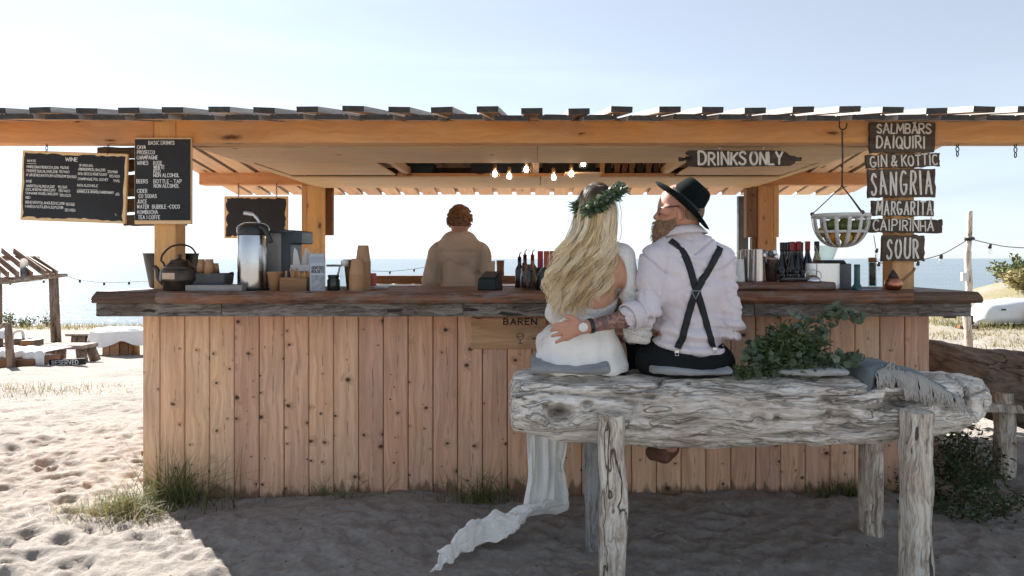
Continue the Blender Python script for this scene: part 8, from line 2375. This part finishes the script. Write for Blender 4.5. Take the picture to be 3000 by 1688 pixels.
mb = MB(); mb.tube([P(34, 1082, Y), P(28, 1020, Y), P(24, 950, Y)], [0.07, 0.065, 0.055], 8); put('stake', mb.mesh('stake', origin=g), WEATHZ, at=g, parent=pt_)
mb = MB(); mb.tube([P(0, 962, Y), P(14, 948, Y), P(30, 952, Y)], 0.03, 6); put('arm', mb.mesh('arm', origin=g), WEATH, at=g, parent=pt_)
# garden chair frame
g = ground_hit(50, 1030); Y = g.y
t = thing('garden_chair', g, 'pale armchair frame with curved arm beside the clothed table at far left', 'chair')
mb = MB(); mb.tube(catmull([P(34, 1030, Y), P(36, 985, Y), P(45, 972, Y), P(62, 970, Y), P(68, 985, Y), P(64, 1020, Y)], 5), 0.035, 8); put('arm_frame', mb.mesh('arm_frame', origin=g), PAINT_W, at=g, parent=t)
mb = MB(); mb.box((Xp(52, Y), Y + 0.2, g.z + 0.22), (0.36, 0.4, 0.1)); put('seat', mb.mesh('seat', origin=g, bevel=0.01), BLACK_PL, at=g, parent=t)
# plants on the shore
for i, (px, py, rx, h, n, lab, mt) in enumerate(((18, 950, 0.5, 0.75, 500, 'dark leafy weed at the left shore behind the clothed table', SHRUB), (72, 950, 0.5, 0.55, 420, 'leafy weed on the shore left of the shelter post', SHRUB), (140, 948, 0.4, 0.7, 320, 'tall thin weed on the shore just left of the shelter post', SHRUB))):
    g = ground_hit(px, py + 8)
    shrub('shore_weed', tuple(g), rx, rx, h, n, 0.09, lab, 60 + i, mt, 0.4, 'plant', 16)
R7 = np.random.default_rng(70)
pts = []
for _ in range(2600):
    x = R7.uniform(-32, -8); y = R7.uniform(28.5, 31.5); pts.append((x, y, gz(x, y)))
put('shore_grass', blades(pts, 0.10, 0.32, 0.012, 0.5, 3, 5), DRYGRASS, kind='stuff', label='dry grass strip along the left shore', cat='grass')
pts = []
for _ in range(500):
    a = R7.normal(0, 1); b0 = R7.normal(0, 1); g0 = Vector((-6.9, 8.6)); x = -6.2 + 0.7 * a; y = 8.2 + 0.35 * b0; pts.append((x, y, gz(x, y)))
put('beach_grass', blades(pts, 0.04, 0.14, 0.004, 0.8, 3, 6), DRYGRASS, kind='stuff', label='sparse dry grass patch on the sunlit sand at left', cat='grass')

# ------------------------------------------------------------------ right: pole, lights, boat, dune shrubs
BULB_OUT = mat_thin_glass('outdoor_bulb_glass', (0.95, 0.97, 0.98), 0.12)
def lights(pts_px, Y, bulbs, label, r=0.006, s=1.0, wire=True):
    a0 = P(*pts_px[0], Y)
    t = thing('string_lights', a0, label, 'string lights', 'strings of outdoor bulbs')
    path = catmull([P(a, b_, Y) for a, b_ in pts_px], 8)
    mb = MB(); mb.tube(path, r, 5); put('cable', mb.mesh('cable', origin=a0), WIRE, at=a0, parent=t)
    for (a, b_) in bulbs:
        q = P(a, b_, Y)
        put('socket', MB().lathe([(0.02 * s, 0.0), (0.02 * s, -0.05 * s), (0.012 * s, -0.055 * s), (0.0001, -0.055 * s)], 10).mesh('socket'), BLACK_PL, at=q, parent=t)
        put('bulb', MB().lathe([(0.013 * s, -0.05 * s), (0.03 * s, -0.085 * s), (0.028 * s, -0.105 * s), (0.012 * s, -0.12 * s), (0.0001, -0.122 * s)], 12).mesh('bulb'), BULB_OUT, at=q, parent=t)
lights([(190, 806), (234, 820), (305, 828), (378, 826), (470, 822)], 22.0, [(234, 820), (305, 828), (378, 826)], 'string of small bulbs sagging from the shelter towards the bar', 0.008, 1.6)
lights([(-40, 830), (30, 828), (128, 822), (160, 815)], 24.5, [(30, 828), (128, 822)], 'string of small bulbs under the shelter roof', 0.008, 1.6)
lights([(1060, 793), (1142, 795), (1213, 788), (1260, 780)], 22.0, [(1142, 795), (1213, 788)], 'string of small bulbs seen over the back rail left of the bartender', 0.008, 1.6)
PY8 = 8.0
pole = thing('wooden_pole', P(2838, 1102, PY8), 'tall thin crooked wooden pole right of the bar carrying the light strings', 'pole')
mb = MB(); mb.tube(catmull([P(2835, 1110, PY8), P(2838, 1000, PY8), P(2832, 920, PY8), P(2839, 840, PY8), P(2835, 760, PY8), P(2840, 690, PY8), P(2841, 619, PY8)], 8), [0.045] * 20 + [0.038] * 15 + [0.03] * 14, 10)
put('pole', mb.mesh('pole', origin=P(2838, 1102, PY8)), DRIFT_POST, at=P(2838, 1102, PY8), parent=pole)
mb = MB(); mb.box((0, 0, 0), (0.07, 0.05, 0.10)); put('junction_box', mb.mesh('junction_box', bevel=0.005), WHITE_PL, at=P(2826, 811, PY8 - 0.03), parent=pole)
mb = MB(); mb.tube([P(2826, 700, PY8 - .05), P(2838, 702, PY8 - 0.06), P(2852, 699, PY8 - .03)], 0.02, 8); put('cable_tie', mb.mesh('cable_tie', origin=P(2838, 1102, PY8)), IRON, at=P(2838, 1102, PY8), parent=pole)
lights([(2836, 702), (2800, 724), (2757, 746), (2690, 764), (2640, 772)], PY8, [(2757, 746), (2689, 766)], 'string of bulbs running from the pole down to the bar', 0.005, 0.95)
lights([(2842, 700), (2900, 714), (2960, 724), (3060, 728)], PY8, [(2900, 716)], 'string of bulbs running from the pole to the right edge', 0.005, 0.95)
lights([(2640, 772), (2572, 768), (2566, 728), (2560, 690)], 6.9, [(2568, 728), (2574, 768)], 'string of bulbs hanging behind the right post of the bar', 0.004, 0.8)

def boat():
    g = ground_hit(2900, 955); Y = g.y; kk = Y / FPX
    c = Vector((Xp(2852, Y), Y, g.z)); t = thing('upturned_boat', c, 'white upturned boat on low wooden stands beyond the bar\'s right end', 'boat')
    n, mseg = 50, 26
    V = []
    L = 3.6
    for i in range(n):
        u = i / (n - 1)
        w_ = float(np.interp(u, [0, 0.01, 0.04, 0.15, 0.4, 0.7, 0.9, 1], [0.10, 0.24, 0.30, 0.36, 0.38, 0.34, 0.2, 0.03]))
        h_ = float(np.interp(u, [0, 0.01, 0.05, 0.2, 0.4, 0.7, 0.9, 1], [0.10, 0.27, 0.40, 0.48, 0.46, 0.36, 0.22, 0.06]))
        for k in range(mseg):
            a = math.pi * k / (mseg - 1)
            V.append((u * L, -w_ * math.copysign(abs(math.cos(a)) ** 0.7, math.cos(a)), 0.09 + h_ * math.sin(a) ** 0.6))
    F = [(i * mseg + k, (i + 1) * mseg + k, (i + 1) * mseg + k + 1, i * mseg + k + 1) for i in range(n - 1) for k in range(mseg - 1)]
    mb = MB(); mb.raw(V, F, True); mb.raw(V[:mseg], [tuple(range(mseg))], False); mb.f += [(i * mseg, i * mseg + mseg - 1, (i + 1) * mseg + mseg - 1, (i + 1) * mseg) for i in range(n - 1)]; mb.smooth += [False] * (n - 1); mb.mi += [0] * (n - 1)
    me = mb.mesh('hull')
    bm = bmesh.new(); bm.from_mesh(me); bmesh.ops.recalc_face_normals(bm, faces=bm.faces); bm.to_mesh(me); bm.free()
    put('hull', me, mat_plain('boat_white', (0.66, 0.68, 0.69), 0.45, var=0.06, scale=3, bump=0.03), at=c, parent=t)
    mb = MB(); mb.box((0.36, -0.375, 0.36), (0.09, 0.02, 0.035)); put('drain_plug', mb.mesh('drain_plug'), BLACK_PL, at=c, parent=t)
    for (px, hh) in ((2972, 62), (2788, 40)):
        x = Xp(px, Y) - c.x
        s_ = thing('boat_stand', c + Vector((x, -0.5, 0)), 'short timber stand with brace ' + ('in front of the upturned boat' if px > 2900 else 'left of the upturned boat'), 'stand', 'timber stands by the boat')
        q = c + Vector((x, -0.5, 0))
        mb = MB(); mb.box((0, 0, hh * kk / 2), (0.085, 0.08, hh * kk)); put('upright', mb.mesh('upright', bevel=0.005), BROWN_WOODZ, at=q, parent=s_)
        mb = MB(); mb.box((0.10, 0.05, hh * kk * 0.45), (0.09, 0.05, hh * kk * 0.9)); put('back_upright', mb.mesh('back_upright', bevel=0.005), COUNTER_DARK, at=q, parent=s_)
        mb = MB(); mb.box((0.12, -0.05, 0.07), (0.16, 0.04, 0.05), (0, -0.8, 0)); put('brace', mb.mesh('brace', bevel=0.004), PAINT_W, at=q, parent=s_)
        mb = MB(); mb.box((0.0, 0.0, 0.03), (0.36, 0.16, 0.06)); put('foot', mb.mesh('foot', bevel=0.005), BROWN_WOOD, at=q, parent=s_)
    q = P(2783, 921, Y - 0.6)
    s_ = thing('small_sign', q, 'small dark notice with white lettering fixed to the stand left of the boat', 'sign')
    mb = MB(); mb.box((0, 0.01, 0), (36 * kk, 0.02, 22 * kk)); put('sign_board', mb.mesh('sign_board'), CHALK, at=q, parent=s_)
    put('lettering', text_mesh([fit('HINT', -15 * kk, 14 * kk, -2 * kk, 9 * kk, 1.8 * kk, 0.2)], 4, 0.04), CHALK_W, at=q + Vector((0, -0.004, 0)), parent=s_, kind='stuff')
boat()
def dune_shrubs():
    R = np.random.default_rng(15)
    spots = [(12.9, 17.6, 'orange-tipped dune shrub just behind the boat, leftmost of the row', DRYGRASS), (14.0, 17.2, 'low dry dune shrub behind the middle of the boat', DRYGRASS), (13.4, 18.8, 'green dune shrub standing behind the orange-tipped one', SHRUB), (14.8, 18.4, 'large green dune shrub near the right edge', SHRUB), (15.8, 17.6, 'dark green dune shrub at the right edge', DKSHRUB), (14.4, 20.0, 'pale green dune shrub at the back of the dune', SHRUB)]
    for i, (x, y, lab, mt) in enumerate(spots): shrub('dune_shrub', (x, y, gz(x, y) - 0.03), 0.85, 0.8, R.uniform(0.5, 0.75), 1500, 0.13, lab, 100 + i, mt, 0.4, 'shrub', 26)
dune_shrubs()
pts = []
for _ in range(5200):
    y = 9.5 + 8.0 * R7.random(); x = R7.uniform(0.50 * y, 0.80 * y)
    if vnoise(x * 0.9, y * 0.9, 0, 4) < 0.05: continue
    pts.append((x, y, gz(x, y)))
put('meadow_grass', blades(pts, 0.04, 0.13, 0.007, 0.7, 3, 8), DRYGRASS, kind='stuff', label='short dry turf grass beyond the bar at right', cat='grass')
pts = []
for _ in range(900):
    x = R7.uniform(8.3, 12.0); y = R7.uniform(13.2, 14.4); pts.append((x, y, gz(x, y)))
put('boat_grass', blades(pts, 0.06, 0.22, 0.008, 0.7, 3, 9), GRASS, kind='stuff', label='green grass growing under the upturned boat', cat='grass')
# twigs, straw and shells on the sand
mb = MB()
for _ in range(150):
    y = R7.uniform(2.5, 6.5); x = R7.uniform(-0.8 * y, 0.75 * y)
    if 3.9 < y and -2.3 < x < 2.4: continue
    a = R7.uniform(0, 3.14); l = R7.uniform(0.01, 0.05)
    z = gz(x, y) + 0.02
    mb.tube([(x - l * math.cos(a), y - l * math.sin(a), z), (x, y, z + 0.006), (x + l * math.cos(a), y + l * math.sin(a), z - 0.002)], R7.uniform(0.001, 0.0028), 5)
put('beach_litter', mb.mesh('beach_litter'), mat_plain('straw', (0.36, 0.27, 0.17), 0.9, var=0.4, scale=3), kind='stuff', label='straw and twigs scattered on the sand', cat='litter')
